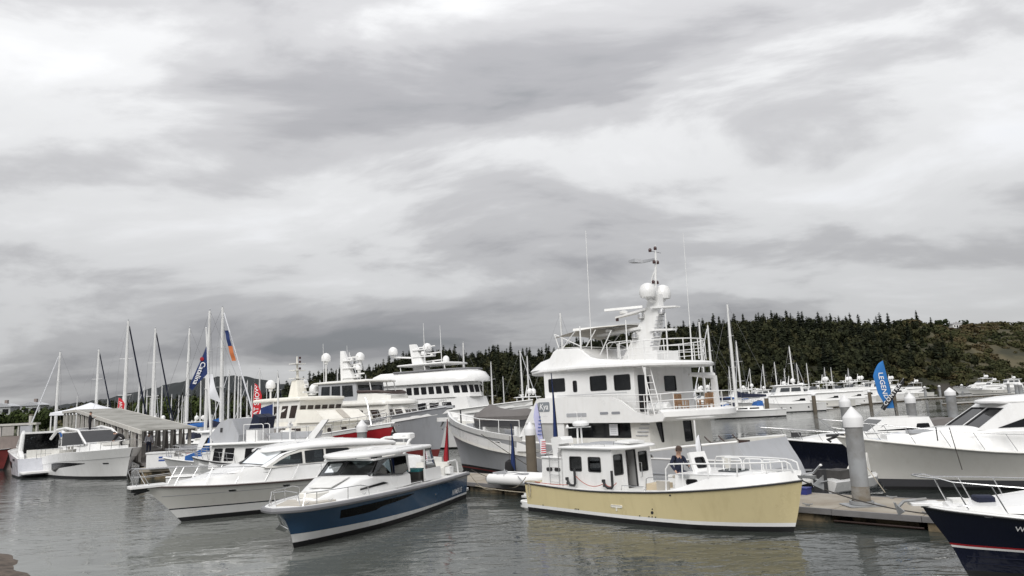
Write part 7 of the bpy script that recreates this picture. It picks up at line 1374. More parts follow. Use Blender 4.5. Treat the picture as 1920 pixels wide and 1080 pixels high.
# ------------------------------------------------------------------ covered ramp, tent and buildings at the left
rs_ = thing('covered_ramp', 'long covered ramp with flat sheet roof and white timber posts behind the sport cruisers', 'ramp', (-45.0, 75.0, 0), math.degrees(math.atan2(-21.5, 18.5)))
RL = 28.4
def rz(s): return 5.45 - 2.2 * s / RL
for i in range(8):
    a, b_ = RL * i / 8 + 0.015, RL * (i + 1) / 8 - 0.015
    MB().loft([[(a, -1.9, rz(a)), (a, 1.9, rz(a)), (a, 1.9, rz(a) + 0.07), (a, -1.9, rz(a) + 0.07)], [(b_, -1.9, rz(b_)), (b_, 1.9, rz(b_)), (b_, 1.9, rz(b_) + 0.07), (b_, -1.9, rz(b_) + 0.07)]]).build('roof_panel', shelterroof, rs_)
for y_ in (-1.95, 1.95): MB().loft([[(0, y_ - 0.06, rz(0) - 0.20), (0, y_ + 0.06, rz(0) - 0.20), (0, y_ + 0.06, rz(0) + 0.10), (0, y_ - 0.06, rz(0) + 0.10)], [(RL, y_ - 0.06, rz(RL) - 0.20), (RL, y_ + 0.06, rz(RL) - 0.20), (RL, y_ + 0.06, rz(RL) + 0.10), (RL, y_ - 0.06, rz(RL) + 0.10)]]).build('eaves_beam', shelterm, rs_)
for i in range(12):
    s_ = RL * (i + 0.15) / 11.6
    for y_ in (-1.75, 1.75):
        MB().box(s_ - 0.13, s_ + 0.13, y_ - 0.10, y_ + 0.10, rz(s_) - 2.35, rz(s_)).build('post', shelterm, rs_)
        if i < 11 and y_ > -9: MB().panel([(s_ + 0.3, y_, rz(s_) - 2.3), (s_ + 1.6, y_, rz(s_ + 1.6) - 2.3), (s_ + 1.05, y_, rz(s_) - 0.25), (s_ + 0.85, y_, rz(s_) - 0.25)], 0.04).build('mesh_panel', meshm, rs_)
MB().loft([[(0, -1.8, rz(0) - 2.5), (0, 1.8, rz(0) - 2.5), (0, 1.8, rz(0) - 2.35), (0, -1.8, rz(0) - 2.35)], [(RL, -1.8, rz(RL) - 2.5), (RL, 1.8, rz(RL) - 2.5), (RL, 1.8, rz(RL) - 2.35), (RL, -1.8, rz(RL) - 2.35)]]).build('walkway', meshm, rs_)
for s_ in (1, 9, 18, 27): 
    for y_ in (-1.5, 1.5): MB().tube([(s_, y_, -1), (s_, y_, rz(s_) - 2.45)], 0.16, 8).build('pile', pilebrown, rs_)
MB().box(-7.0, 0.0, -2.2, 2.4, 5.25, 5.5).build('landing_roof', shelterm, rs_)
for x in (-6.5, -4.5, -2.5, -0.4):
    for y_ in (-2, 2.2): MB().box(x - 0.1, x + 0.1, y_ - 0.1, y_ + 0.1, -1, 5.25).build('post', shelterm, rs_)
tn = thing('show_tent', 'white peaked marquee tent behind the covered ramp', 'tent', (-53.6, 88.0, 2.6), 10)
b = MB()
pk = (0, 0, 3.95); n_ = 16
crv = [[(x * k, y * k, z) for x, y in [(-3.2, -3.2), (0, -3.25), (3.2, -3.2), (3.25, 0), (3.2, 3.2), (0, 3.25), (-3.2, 3.2), (-3.25, 0)]] for k, z in ((1.02, 2.55), (1, 2.9), (0.6, 3.2), (0.3, 3.55), (0.02, 3.98))]
b.loft(crv); b.build('canopy', flagwhite, tn, ang=60)
for x in (-3.1, 3.1):
    for y_ in (-3.1, 3.1): MB().box(x - 0.06, x + 0.06, y_ - 0.06, y_ + 0.06, -2.6, 2.7).build('leg', alu, tn)
pw_ = thing('pier_wall', 'rusty brown pier wall with railing and mesh panels at the left edge', 'pier', (-60.0, 69.5, 0), -6)
MB().box(0, 13.5, 0, 0.3, -1, 3.15).build('wall', rustw, pw_); MB().box(0, 13.5, -0.12, 0.42, 4.15, 4.35).build('top_rail', shelterm, pw_)
for i in range(8): MB().box(i * 1.9, i * 1.9 + 0.14, 0.05, 0.25, 3.15, 4.15).build('post', shelterm, pw_)
for i in (2, 3, 5, 6): MB().box(i * 1.9 + 0.35, i * 1.9 + 1.6, -0.03, -0.005, 3.2, 4.1).build('panel', meshm if i % 2 else lightgrey, pw_)
for i, (x, lab) in enumerate(((-109.5, 'pale grey two storey house on stilts, leftmost on the far shore'), (-103.2, 'pale grey house with deck, right of the leftmost shore house'))):
    hs = thing('shore_house', lab, 'house', (x * 1.9, 285, 1.0), 5, 'grey houses on the far left shore'); hg = mat('house_siding', (0.33, 0.34, 0.34), 0.8, var=0.1); hs.scale = (1.75, 1.75, 1.75)
    house(hs, ring(-2.0, 2.0, 1.8, 1.8, 2.2), ring(-2.0, 2.0, 1.8, 1.8, 6.4), hg, {0: [(0.4, 1.3, 0.5, 1.5), (1.7, 2.4, 0.5, 1.5), (2.8, 3.6, 0.5, 1.5), (0.4, 1.5, 2.6, 3.7), (2.3, 3.6, 2.6, 3.7)]}, mode='panel', name='wall', r=0)
    MB().side([(-2.3, 6.4), (2.3, 6.4), (2.3, 6.55), (0, 7.3), (-2.3, 6.55)], -2.1, 2.1).build('roof', lightgrey, hs); MB().box(-2.2, 2.2, -2.8, -1.8, 4.3, 4.5).build('balcony', offwhite, hs); MB().box(-0.3, 0.3, -0.3, 0.3, 6.8, 8.0).build('chimney', rustw, hs)
    for a in (-1.8, 1.8):
        for c_ in (-1.6, 1.6): MB().box(a - 0.12, a + 0.12, c_ - 0.12, c_ + 0.12, -1, 2.2).build('stilt', shelterm, hs)
for i, (x, y) in enumerate(((-104.0, 150.0), (-96.5, 150.0))): piling(x, y, 0.4, 6.6 + i * 0.6, ('tall pale piling in front of the leftmost shore house', 'tall pale piling right of the shore houses')[i], body=shelterm, capm=pilebrown, cap=0.3, group='tall pilings at the left shore')
# shore rock in the bottom left corner
b = MB(); rr2 = random.Random(3)
structure(MB().grid(lambda u, v: (-6.6 - 9.8 * v - 9.0 * (1 - u), 15.0 + 9.8 * v, (0.9 * (1 - u) ** 1.2 - 0.06) + 0.10 * fbm(u * 9, v * 11, 3) * (1 - u * 0.6) - 0.35 * u ** 6), 40, 36).build('rocky_shore', mat('brown_rock', (0.11, 0.085, 0.065), 0.9, vscale=3, bump=0.6, bscale=8, col2=(0.05, 0.04, 0.032)), ang=60))
# ------------------------------------------------------------------ dock clutter
bx_ = thing('dock_box', 'white supply box with blue print on the dock left of the cruiser bow rail', 'box', (-25.3, 50.2, 0.75), 12)
MB().box(-0.9, 0.9, -0.5, 0.5, 0, 0.95).build('body', white, bx_); MB().box(-0.95, 0.95, -0.55, 0.55, 0.95, 1.05).build('lid', buoymat, bx_)
for i in range(2): MB().box(-0.1 + 0.0, 0.75 - 0.3 * i, -0.51, -0.503, 0.62 - 0.2 * i, 0.74 - 0.2 * i).build('printed_line', inkblue, bx_)
for i, (x, y, lab) in enumerate(((-23.6, 50.6, 'grey bin with red mark beside the blue tarp'), (-22.6, 51.0, 'grey bin next to the bin with the red mark'))):
    bn = thing('dock_bin', lab, 'bin', (x, y, 0.75), 20, 'grey bins on the dock'); MB().loft([[(-0.5, -0.45, 0), (0.5, -0.45, 0), (0.5, 0.45, 0), (-0.5, 0.45, 0)], [(-0.62, -0.55, 1.1), (0.62, -0.55, 1.1), (0.62, 0.55, 1.1), (-0.62, 0.55, 1.1)]]).build('body', meshm, bn); MB().loft([[(-0.65, -0.6, 1.1), (0.65, -0.6, 1.1), (0.65, 0.6, 1.1), (-0.65, 0.6, 1.1)], [(-0.6, -0.3, 1.35), (0.6, -0.3, 1.35), (0.6, 0.6, 1.3), (-0.6, 0.6, 1.3)]]).build('lid', greyrub, bn)
    if i == 0: MB().box(-0.12, 0.12, -0.57, -0.535, 0.45, 0.9).build('red_mark', flagdred, bn)
bd = thing('side_dock', 'low dock running behind the hardtop cruiser towards the ramp', 'dock', (-26.8, 50.0, 0), 4)
for i in range(7): MB().box(i * 2.4 + 0.01, i * 2.4 + 2.39, 0, 2.4, 0.45, 0.75).build('slab', concrete, bd)
MB().box(0.1, 16.7, 0.1, 2.3, -0.5, 0.445).build('float', floatm, bd)
tp = thing('sail_dinghy', 'small boat with bright blue sail cover hanging from its boom by the white flagpole', 'dinghy', (-21.5, 43.7, 0), 4)
basic_hull(tp, 3.6, 0.7, 0.75, 0.6, hullwhite, black, None, 0.4, n=8); MB().tube([(2.4, 0, 0.5), (2.4, 0, 4.2)], 0.05).build('mast', mastmat, tp)
MB().loft([[(2.35, -0.06, 3.0), (2.35, 0.06, 3.0), (2.35, 0.06, 2.7), (2.35, -0.06, 2.7)], [(2.2, -0.22, 2.3), (2.2, 0.22, 2.3), (2.3, 0.2, 1.55), (2.3, -0.2, 1.55)], [(1.5, -0.2, 1.95), (1.5, 0.2, 1.95), (1.4, 0.24, 1.45), (1.4, -0.24, 1.45)], [(0.9, -0.12, 1.75), (0.9, 0.12, 1.75), (0.9, 0.15, 1.5), (0.9, -0.15, 1.5)]]).build('sail_cover', canvasblue, tp, ang=20)
# inflatable on the dock edge behind the yellow boat
rb = thing('inflatable_tender', 'white inflatable tender with grey cone ends lying by the stern of the yellow boat', 'tender', (0.02, 31.45, 0.40), -40)
for sd in (-1, 1): 
    t1 = MB().tube([(-1.62, sd * 0.55, 0.36), (-1.38, sd * 0.55, 0.34)], [0.03, 0.225], 12).build('tube_cone', greyrub, rb)
MB().tube([(-1.38, -0.55, 0.34), (0.7, -0.55, 0.34), (1.25, -0.42, 0.40), (1.6, -0.15, 0.48), (1.66, 0, 0.50), (1.6, 0.15, 0.48), (1.25, 0.42, 0.40), (0.7, 0.55, 0.34), (-1.38, 0.55, 0.34)], 0.225, 12).build('tube', buoymat, rb, ang=60)
MB().loft([[(-1.3, -0.5, 0.22), (-1.3, 0, 0.02), (-1.3, 0.5, 0.22), (-1.3, 0, 0.30)], [(0.8, -0.45, 0.22), (0.8, 0, 0.05), (0.8, 0.45, 0.22), (0.8, 0, 0.3)], [(1.5, -0.05, 0.35), (1.5, 0, 0.28), (1.5, 0.05, 0.35), (1.5, 0, 0.4)]]).build('floor_hull', lightgrey, rb)
MB().box(-0.2, 0.1, -0.6, 0.6, 0.48, 0.54).build('thwart', lightgrey, rb); MB().box(-1.28, -1.2, -0.45, 0.45, 0.1, 0.62).build('transom', lightgrey, rb)
b = MB().tube([(-0.9, -0.62, 0.58), (-0.2, -0.25, 0.62), (0.6, -0.55, 0.60)], 0.02); b.tube([(-0.4, -0.7, 0.5), (-0.7, -0.3, 0.75), (-0.8, 0.0, 0.6)], 0.018); b.build('oar', galv, rb)
cr = thing('folded_bracket', 'folded grey and white boarding bracket hung off the inflatable beside the yellow stern', 'bracket', (0.78, 30.15, 0), -47.3)
b = MB(); b.loft([[(-0.9, -0.3, 0.86), (0.25, -0.75, 0.40), (0.30, -0.70, 0.34), (-0.9, -0.22, 0.78)], [(-0.7, 0.1, 0.86), (0.45, -0.35, 0.40), (0.5, -0.30, 0.34), (-0.7, 0.18, 0.78)]]); b.build('tread_panel', lightgrey, cr)
b = MB(); b.box(-0.25, 0.55, -0.85, -0.35, 0.16, 0.24); b.box(-0.15, 0.5, -0.8, -0.4, 0.24, 0.33); b.build('foot_panel', buoymat, cr)
for y_ in (-0.8, -0.3): MB().tube([(-0.95, y_ + 0.45, 0.92), (0.2, y_, 0.50), (0.5, y_, 0.2), (0.5, y_, -0.3)], 0.025).build('side_rail', steel, cr)
# tender and gear on the dock behind the near piling
wt = thing('jet_tender', 'white tender and folded grey cover on the dock left of the near piling', 'tender', (12.15, 26.7, 0), 30)
MB().loft([[(x, -w, 0.7), (x, -w * 0.7, 0.35), (x, 0, 0.22), (x, w * 0.7, 0.35), (x, w, 0.7), (x, 0, 0.78)] for x, w in ((-1.4, 0.55), (0, 0.65), (1.0, 0.5), (1.7, 0.08))]).build('hull', white, wt); MB().loft([[(0.4, -0.45, 0.75), (1.0, -0.3, 0.75), (1.0, 0.3, 0.75), (0.4, 0.45, 0.75)], [(0.9, -0.2, 1.55), (1.05, -0.2, 1.55), (1.05, 0.2, 1.55), (0.9, 0.2, 1.55)]]).build('steering_pod', offwhite, wt); MB().box(-0.9, -0.1, -0.35, 0.35, 0.75, 1.05).build('seat', dash, wt)
MB().loft([[(x, y, z) for x, y in rnd_poly([(-1.75, -0.2), (-1.4, -0.2), (-1.4, 0.2), (-1.75, 0.2)], 0.08)] for z in (0.3, 0.9, 1.15)]).build('outboard', rubber, wt)
fb_ = thing('blue_crate', 'small blue crate on the dock by the anchor of the yellow boat', 'crate', (9.85, 25.3, 0.405), -46)
MB().box(-0.25, 0.25, -0.2, 0.2, 0, 0.20).build('body', mat('blue_plastic', (0.02, 0.03, 0.17), 0.5), fb_); MB().box(-0.27, 0.27, -0.22, 0.22, 0.20, 0.23).build('rim', mat('blue_plastic', (0.02, 0.03, 0.25), 0.5), fb_)
cb = thing('covered_runabout', 'low dark boat under black and grey cover beyond the express yacht bow', 'boat', (29.5, 43.6, 0), 176)
h = basic_hull(cb, 7.5, 1.25, 1.2, 1.0, canvasblack, black, None, 0.8, n=10)
MB().loft([[(x, -w, 1.05), (x, -w * 0.6, z), (x, w * 0.6, z), (x, w, 1.05)] for x, w, z in ((0.2, 1.1, 1.35), (2.0, 1.25, 1.75), (3.2, 1.2, 1.95), (5.0, 1.0, 1.7), (6.8, 0.35, 1.3))]).build('canvas_cover', canvasgrey, cb); MB().loft([[(x, y, z) for x, y in rnd_poly([(-0.6, -0.3), (0.0, -0.3), (0.0, 0.3), (-0.6, 0.3)], 0.1)] for z in (0.5, 1.5, 1.85)]).build('outboard', rubber, cb)
gr = thing('grey_inflatable', 'grey inflatable with outboard on the finger dock behind the express yacht rail', 'tender', (19.8, 38.4, 0.75), 10)
MB().tube([(-1.6, -0.6, 0.3), (0.9, -0.6, 0.3), (1.7, -0.25, 0.42), (1.9, 0, 0.45), (1.7, 0.25, 0.42), (0.9, 0.6, 0.3), (-1.6, 0.6, 0.3)], 0.24, 10).build('tube', lightgrey, gr, ang=60); MB().box(-1.4, 1.0, -0.4, 0.4, 0.1, 0.2).build('floor', greyrub, gr); MB().loft([[(x, y, z) for x, y in rnd_poly([(-2.1, -0.2), (-1.6, -0.2), (-1.6, 0.2), (-2.1, 0.2)], 0.1)] for z in (0.0, 0.7, 0.95)]).build('outboard', rubber, gr)
for x in (-1.0, 0.8): MB().box(x - 0.15, x + 0.15, -0.6, 0.6, -0.33, 0.08).build('chock', waler, gr)
# ------------------------------------------------------------------ flags
def feather(label, x, y, z0, ztop, cloth0, w, m, deg=0, lean=0.0, txt=None, tm=ink, tsize=0.3, limp=False, blade=1.0, polem=None, name='feather_banner', spacing=1.0, flip=1, down=1):
    """feather banner: flexible pole, blade of cloth with a curved top, lettering along the blade"""
    t_ = thing(name, label, 'flag', (x, y, z0), deg, 'banner flags around the boat show')
    hh = ztop - z0; c0 = cloth0 - z0
    def pole(k): return Vector((lean * k * k * hh + (0 if limp else flip * -0.0), 0, hh * k))
    MB().tube([pole(i / 10) for i in range(11)], [0.03 - 0.018 * i / 10 for i in range(11)], 6).build('pole', polem or canvasblack, t_)
    def cl(u, v):
        zz_ = c0 + (hh - c0) * v; p = pole(zz_ / hh)
        wd = w * (min(1, (1 - v) * 3.2) ** 0.6) * (0.55 + 0.45 * min(1, v * 3) if not limp else 1) * blade
        wd = max(0.01, wd)
        if limp: q_ = 1 - v; wd = w * ((0.14 + 0.86 * (q_ / 0.8) ** 1.4) if q_ < 0.8 else 1 - 0.75 * ((q_ - 0.8) / 0.2) ** 1.3)
        fold = 0.05 * math.sin(v * 5 + u * 3) * u + (0.20 * w * math.sin(u * 8 + v * 3) if limp else 0)
        return Vector((p.x + flip * u * wd, p.y + fold - 0.006, zz_))
    c = MB().grid(lambda u, v: cl(u, v), 8, 22).build('cloth', m, t_, ang=80)
    if txt:
        Lc = (hh - c0)
        def tmap(a, b_):
            v = 0.47 + down * a / Lc; p = cl(0.5, min(0.97, max(0.02, v))); q = cl(0.5 - flip * 0 + down * (-b_ if flip > 0 else b_) / w, min(0.97, max(0.02, v)))
            return (q.x, p.y - 0.03, q.z)
        text(c, txt, tsize, tmap, tm, spacing=spacing)
    return t_
feather('tall red feather banner with white lettering above the navy seat cover', -22.8, 60.0, 0.4, 6.75, 3.3, 0.72, flagred, 0, 0.05, 'BOAT SHOW', ink, 0.58, polem=alu, spacing=0.95)
feather('small distant red feather banner with white lettering above the covered ramp', -46.3, 81.0, 2.6, 6.8, 4.4, 0.80, flagred, 0, 0.04, 'SHOW', ink, 0.55, polem=alu)
feather('dark red limp feather banner at the stern of the blue boat', -3.22, 32.15, 0.4, 3.45, 1.25, 0.25, flagdred, 0, 0.0, None, limp=True, flip=-1)
feather('pale lilac feather banner with fine print below the name board of the large yacht', 1.22, 33.4, 0.4, 3.98, 1.9, 0.30, flaglilac, 0, -0.08, None, flip=-1)
feather('tall navy limp feather banner on a black pole beside the pilothouse of the yellow boat', 1.75, 31.7, 0.4, 5.3, 1.75, 0.20, flagnavy, 0, -0.03, None, limp=True, flip=-1)
feather('short navy limp feather banner left of the brown piling', -0.22, 34.0, 0.4, 3.05, 0.85, 0.22, flagnavy, 0, -0.05, None, limp=True, flip=-1)
feather('slim white and black feather banner behind the helm of the yellow boat', 6.75, 26.2, 0.4, 2.55, 1.35, 0.20, flagwhite, 0, -0.05, None, flip=-1)
feather('bright blue feather banner with white lettering in front of the far yachts', 21.5, 40.2, 0.4, 5.45, 2.75, 0.80, flagblue, 0, -0.075, 'LEGEND', ink, 0.40, flip=-1, spacing=1.05, down=-1)
lf = [o for o in bpy.data.objects if o.name.startswith('feather_banner') and 'lilac' in o['label']][0]
for i in range(6): MB().box(-0.34 + 0.02 * i, -0.14, -0.06, -0.055, 2.1 + i * 0.16, 2.14 + i * 0.16).build('printed_line', inkblue, lf)
for i in range(6): MB().box(-0.22 + i * 0.01, 0.02, -0.07, -0.06, 1.25 + i * 0.10, 1.29 + i * 0.10).build('red_stripe', flagred, lf)
MB().box(-0.24, 0.0, -0.058, -0.052, 1.2, 1.9).build('flag_field', flagwhite, lf)
bf = thing('leaning_banner', 'black banner with white lettering on a leaning pole crossing the blue banner', 'flag', (18.7, 40.0, 0.75), 0, 'banner flags around the boat show')
MB().tube([(0, 0, 0.3), (1.9, 0, 2.0), (3.35, 0, 3.65)], 0.025).build('pole', galv, bf)
c = MB().panel([(1.82, 0, 2.05), (2.02, 0, 1.88), (3.36, 0, 3.42), (3.30, 0, 3.66), (3.15, 0, 3.52)], 0.02).build('cloth', canvasblack, bf)
text(c, 'CONTRA', 0.32, lambda a, b_: (2.58 + a * 0.66 - b_ * 0.75, -0.03, 2.78 + a * 0.75 + b_ * 0.66), ink, spacing=1.25)
fp = thing('flagpole', 'white flagpole with navy pennant and white flag behind the hardtop cruiser', 'flagpole', (-18.87, 43.75, 0), 0)
fp.rotation_euler = (0, R(-4.0), 0)
MB().tube([(0, 0, 0.0), (0, 0, 5), (0, 0, 9.6)], [0.08, 0.07, 0.04], 8).build('pole', alu, fp); MB().sphere((0, 0, 9.65), 0.06, 8, 6).build('finial', alu, fp); MB().prism(rnd_poly([(-0.5, -0.5), (0.5, -0.5), (0.5, 0.5), (-0.5, 0.5)], 0.1), -0.4, 0.25).build('base', floatm, fp)
c = MB().grid(lambda u, v: (-1.2 * u + 0.12 * v * u, -0.05 + 0.08 * math.sin(u * 6 + v * 2) * u, 8.5 - 2.45 * u - (1.5 * (1 - u) + 0.22) * v), 14, 6).build('pennant', flagnavy, fp, ang=80)
text(c, 'Catalina', 0.46, lambda a, b_: (-0.50 - a * 0.42 + b_ * 0.88, -0.14, 6.85 - a * 0.90 - b_ * 0.42), ink)
MB().sphere((-0.32, -0.08, 7.72), 0.13, 8, 6, (1, 0.15, 1)).build('pennant_badge', flagdred, fp)
MB().grid(lambda u, v: (0.08 + 0.62 * u * (0.3 + v * 0.7), -0.05 + 0.08 * math.sin(v * 6 + u * 2), 6.7 - 1.5 * v - 0.35 * u * v), 8, 10).build('white_flag', flagwhite, fp, ang=80)
of = thing('ensign', 'navy and orange flag hanging from the tall white mast at the left', 'flag', (-35.1, 83.0, 10.4), 0)
MB().grid(lambda u, v: (0.25 + 0.45 * v + 0.45 * u, 0.06 * math.sin(v * 8), 3.9 - 1.9 * v), 4, 8).build('navy_half', flagnavy, of, ang=80); MB().grid(lambda u, v: (0.70 + 0.5 * v + 0.5 * u, 0.06 * math.sin(v * 8 + 1), 2.0 - 1.8 * v), 4, 8).build('orange_half', flagorange, of, ang=80); MB().tube([(0.2, 0.02, 4.1), (0.2, 0.02, 0.3)], 0.015, 4).build('halyard', wire, of)
nf_ = thing('burgee', 'small dark blue flag beside the wheelhouse of the cream trawler', 'flag', (-17.6, 50.6, 0.5), 0); MB().tube([(0, 0, 0), (0, 0, 4.4)], 0.03).build('pole', alu, nf_); MB().grid(lambda u, v: (-0.9 * u, 0.06 * math.sin(u * 6), 4.3 - 0.55 * u * 0.5 - 0.9 * v), 8, 5).build('cloth', flagnavy, nf_, ang=80)
# ------------------------------------------------------------------ people
def person(label, loc, deg, J, cols, cap=None, hair=True, bag=None):
    """one continuous skinned body; J: joint positions; cols: trunk, legs"""
    t_ = thing('person', label, 'person', loc, deg)
    names = []; co = []; rad = []; ed = []
    def add(nm, p, r, par=None):
        names.append(nm); co.append(Vector(p)); rad.append(r)
        if par is not None: ed.append((names.index(par), len(names) - 1))
    pel, che, nek, hed = (Vector(J[k]) for k in ('pelvis', 'chest', 'neck', 'head'))
    add('pelvis', pel, 0.155); add('waist', pel.lerp(che, 0.45), 0.145, 'pelvis'); add('chest', che, 0.165, 'waist'); add('neck', nek, 0.062, 'chest'); add('skull0', nek.lerp(hed, 0.45), 0.082, 'neck'); add('skull1', hed, 0.100, 'skull0'); add('skull2', hed + (hed - nek).normalized() * 0.09, 0.075, 'skull1')
    fwd = Vector(J.get('look', (1, 0, 0))); add('nose', hed + fwd * 0.105 - (hed - nek).normalized() * 0.02, 0.022, 'skull1')
    for s_, k in ((1, 'l'), (-1, 'r')):
        sh, el, wr, hp, kn, an, to = (Vector(J[q + k]) for q in ('sh', 'el', 'wr', 'hp', 'kn', 'an', 'to'))
        add('sh' + k, sh, 0.078, 'chest'); add('el' + k, el, 0.056, 'sh' + k); add('wr' + k, wr, 0.036, 'el' + k); d = (wr - el).normalized()
        add('palm' + k, wr + d * 0.07, 0.034, 'wr' + k); sdv = d.cross(Vector((0, 0.3, 1))).normalized()
        for f in range(4):
            b0 = wr + d * 0.085 + sdv * (f - 1.5) * 0.021; add('f%d%s' % (f, k), b0 + d * (0.045, 0.055, 0.05, 0.035)[f], 0.0095, 'palm' + k); add('g%d%s' % (f, k), b0 + d * (0.075, 0.085, 0.08, 0.06)[f] + Vector((0, 0, -0.02)), 0.0085, 'f%d%s' % (f, k))
        add('th' + k, wr + d * 0.075 - sdv * 0.05, 0.010, 'wr' + k)
        add('hp' + k, hp, 0.098, 'pelvis'); add('kn' + k, kn, 0.070, 'hp' + k); add('an' + k, an, 0.046, 'kn' + k); add('to' + k, to, 0.040, 'an' + k)
    me = bpy.data.meshes.new('body'); me.from_pydata([tuple(c) for c in co], ed, [])
    bm = bmesh.new(); bm.from_mesh(me); lay = bm.verts.layers.skin.verify(); bm.verts.ensure_lookup_table()
    for i, v in enumerate(bm.verts): v[lay].radius = (rad[i] * (0.8 if names[i] in ('chest', 'waist', 'pelvis') else 1), rad[i]); v[lay].use_root = (i == 0)
    bm.to_mesh(me); bm.free()
    ob = bpy.data.objects.new('body', me); COL.objects.link(ob); ob.modifiers.new('s', 'SKIN'); sb = ob.modifiers.new('d', 'SUBSURF'); sb.levels = 2; sb.render_levels = 2
    dg = bpy.context.evaluated_depsgraph_get(); m2 = bpy.data.meshes.new_from_object(ob.evaluated_get(dg)); bpy.data.objects.remove(ob); bpy.data.meshes.remove(me)
    m2.name = 'body'; m2.materials.clear()
    for q in (skin, cols[0], cols[1], shoem): m2.materials.append(q)
    grp = []
    for nm in names:
        if nm.startswith(('skull', 'nose', 'neck', 'palm', 'f', 'g', 'th')): grp.append(0)
        elif nm.startswith(('hp', 'kn', 'pelvis')): grp.append(2)
        elif nm.startswith(('to', 'an')): grp.append(3)
        else: grp.append(1)
    pts = []
    for a, b_ in ed:
        for q in (0.0, 0.33, 0.66, 1.0): pts.append((co[a].lerp(co[b_], q), grp[a] if q < 0.6 else grp[b_]))
    for pl in m2.polygons:
        c = pl.center; pl.material_index = min(pts, key=lambda e: (e[0] - c).length_squared)[1]
    link('body', m2, None, t_, True, 180)
    up = (hed - nek).normalized()
    if cap:
        q = hed + up * 0.06; b = MB(); ax = fwd.normalized(); sx = up.cross(ax).normalized()
        rings = [[q + (ax * math.cos(a * 0.5236) * 0.112 + sx * math.sin(a * 0.5236) * 0.105) * k + up * z for a in range(12)] for k, z in ((1.0, -0.02), (1.0, 0.03), (0.85, 0.085), (0.4, 0.115), (0.05, 0.12))]; b.loft(rings)
        b.panel([q + ax * 0.09 + sx * 0.08 - up * 0.01, q + ax * 0.20 + sx * 0.05 - up * 0.03, q + ax * 0.20 - sx * 0.05 - up * 0.03, q + ax * 0.09 - sx * 0.08 - up * 0.01], 0.012); b.build('cap', cap, t_, ang=50)
    if hair:
        q = hed + up * 0.03 - fwd * 0.02; MB().sphere(q, 0.104, 12, 8, (1, 1, 0.98), 5 if not cap else -25, 90 if not cap else 20).build('hair', hairm, t_, ang=60)
    ax = fwd.normalized(); sx = up.cross(ax).normalized()
    for s_ in (-1, 1): MB().sphere(hed + ax * 0.092 + sx * 0.036 * s_ + up * 0.012, 0.012, 6, 4).build('eye', rubber, t_); MB().sphere(hed + sx * 0.100 * s_, 0.026, 6, 5, (0.6, 0.4, 1.1)).build('ear', skin, t_)
    MB().tube([hed + ax * 0.092 + sx * 0.025 - up * 0.055, hed + ax * 0.097 - up * 0.057, hed + ax * 0.092 - sx * 0.025 - up * 0.055], 0.006, 4).build('mouth', flagdred, t_)
    return t_
def mirrored(d):
    o = dict(d)
    for k, v in d.items():
        if k.endswith('l') and len(k) == 3: o[k[:2] + 'r'] = (v[0], -v[1], v[2])
    return o
stand = mirrored({'pelvis': (0, 0, 0.93), 'chest': (0.01, 0, 1.27), 'neck': (0.01, 0, 1.47), 'head': (0.03, 0, 1.60), 'shl': (0, 0.19, 1.39), 'ell': (-0.03, 0.25, 1.12), 'wrl': (0.09, 0.24, 0.90), 'hpl': (0, 0.10, 0.86), 'knl': (0.02, 0.11, 0.48), 'anl': (-0.02, 0.11, 0.08), 'tol': (0.14, 0.13, 0.04)})
sit = mirrored({'pelvis': (0, 0, 0.58), 'chest': (0.02, 0, 0.93), 'neck': (0.03, 0, 1.12), 'head': (0.06, 0, 1.25), 'shl': (0.01, 0.20, 1.04), 'ell': (0.08, 0.27, 0.80), 'wrl': (0.30, 0.16, 0.78), 'hpl': (0.05, 0.10, 0.55), 'knl': (0.42, 0.13, 0.50), 'anl': (0.40, 0.12, 0.10), 'tol': (0.55, 0.14, 0.05)})
sit['look'] = (0.8, -0.6, 0); sit['elr'] = (-0.02, -0.30, 0.82); sit['wrr'] = (0.16, -0.30, 0.66)
bend = mirrored({'pelvis': (-0.10, 0, 0.92), 'chest': (0.20, 0, 1.10), 'neck': (0.38, 0, 1.16), 'head': (0.50, 0, 1.20), 'shl': (0.28, 0.18, 1.12), 'ell': (0.40, 0.24, 0.88), 'wrl': (0.55, 0.18, 0.68), 'hpl': (-0.10, 0.10, 0.86), 'knl': (0.02, 0.12, 0.47), 'anl': (-0.10, 0.12, 0.08), 'tol': (0.06, 0.14, 0.04)})
bend['look'] = (0.8, 0, -0.6)
phone = dict(stand); phone.update({'ell': (0.08, 0.24, 1.14), 'wrl': (0.28, 0.10, 1.22), 'elr': (0.08, -0.24, 1.14), 'wrr': (0.28, -0.08, 1.22), 'look': (0.9, 0, -0.3)})
def yw(x, y, z): c, s_ = math.cos(R(-47.3)), math.sin(R(-47.3)); return (0.85 + x * c - y * s_, 28.33 + x * s_ + y * c, z)
person('person in navy jacket and brown cap at the helm of the yellow boat', yw(6.38, 0.10, 0.95), -65, sit, (clothnavy, clothnavy), cap=clothbrown)
MB().lathe((6.36, 0.10, 0), [(0.16, 0.94), (0.05, 0.97), (0.05, 1.30), (0.22, 1.33), (0.22, 1.40), (0.1, 1.42)], 14).build('helm_stool', canvastan, yb)
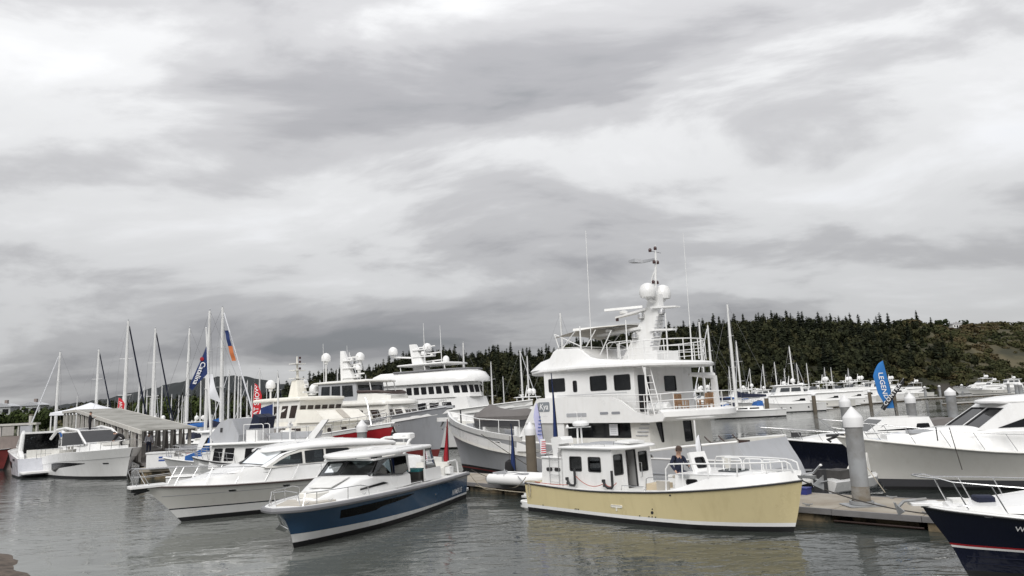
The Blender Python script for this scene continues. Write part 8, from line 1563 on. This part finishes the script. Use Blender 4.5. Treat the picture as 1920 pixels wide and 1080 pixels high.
person('person in black clothes bending over the foredeck of the white sport cruiser', (-29.75, 52.9, 2.0), 195, bend, (clothblack, clothblack))
person('person in dark jacket standing in the roof opening of the white sport cruiser', (-34.51, 56.67, 2.47 + 0.75), 20, phone, (clothblack, clothblack))
person('person in pale shirt and white cap walking at the foot of the covered ramp', (-28.6, 54.6, 1.42), 100, stand, (clothwhite, clothnavy), cap=flagwhite)
for i, (s_, cl, lab) in enumerate(((14.0, flagdred, 'person in red top under the ramp roof, middle of the ramp'), (17.5, clothwhite, 'person in white shirt under the ramp roof'), (9.0, clothnavy, 'person in navy top high up under the ramp roof'))):
    a = math.atan2(-21.5, 18.5); person(lab, (-45 + math.cos(a) * s_, 75 + math.sin(a) * s_, rz(s_) - 2.36), 120 * i, stand, (cl, clothnavy))
# ------------------------------------------------------------------ mooring lines
def line(label, a, b_, d, r=0.018, m=rope): tag(MB().tube(sag(a, b_, d, 16), r, 5).build('mooring_line', m), label, 'rope', 'mooring lines')
line('pale mooring line stretched low across the water between the blue and yellow stern', (-2.0, 31.2, 0.55), (0.5, 28.9, 0.42), 0.05)
line('slack rope looping from the blue stern down to the dock edge', (-2.3, 32.3, 0.95), (-0.9, 32.8, 0.40), 0.45)
line('dark line from the blue stern to the inflatable', (-2.25, 32.6, 1.12), (-0.9, 31.9, 0.62), 0.04, 0.014, darkrope)
line('dark bow line from the yellow boat across the dock to the navy cruiser', yw(10.5, 0.1, 1.45), (11.9, 19.2, 0.5), 0.25, 0.018, darkrope)
line('dark line from the hull of the large yacht down to the dock', (-2.1, 39.6, 2.4), (1.2, 34.2, 0.5), 0.05, 0.02, darkrope)
line('dark line hanging down the side of the express yacht bow', (15.75, 26.0, 2.40), (15.9, 25.85, 0.9), 0.02, 0.016, darkrope)
line('white line down from the rail of the express yacht bow', (12.9, 28.2, 2.2), (12.3, 24.4, 0.45), 0.03, 0.014, rope)
line('brown stern line from the yellow boat to the dock beside the inflatable', (0.2, 28.9, 1.05), (-0.8, 33.0, 0.42), 0.30)
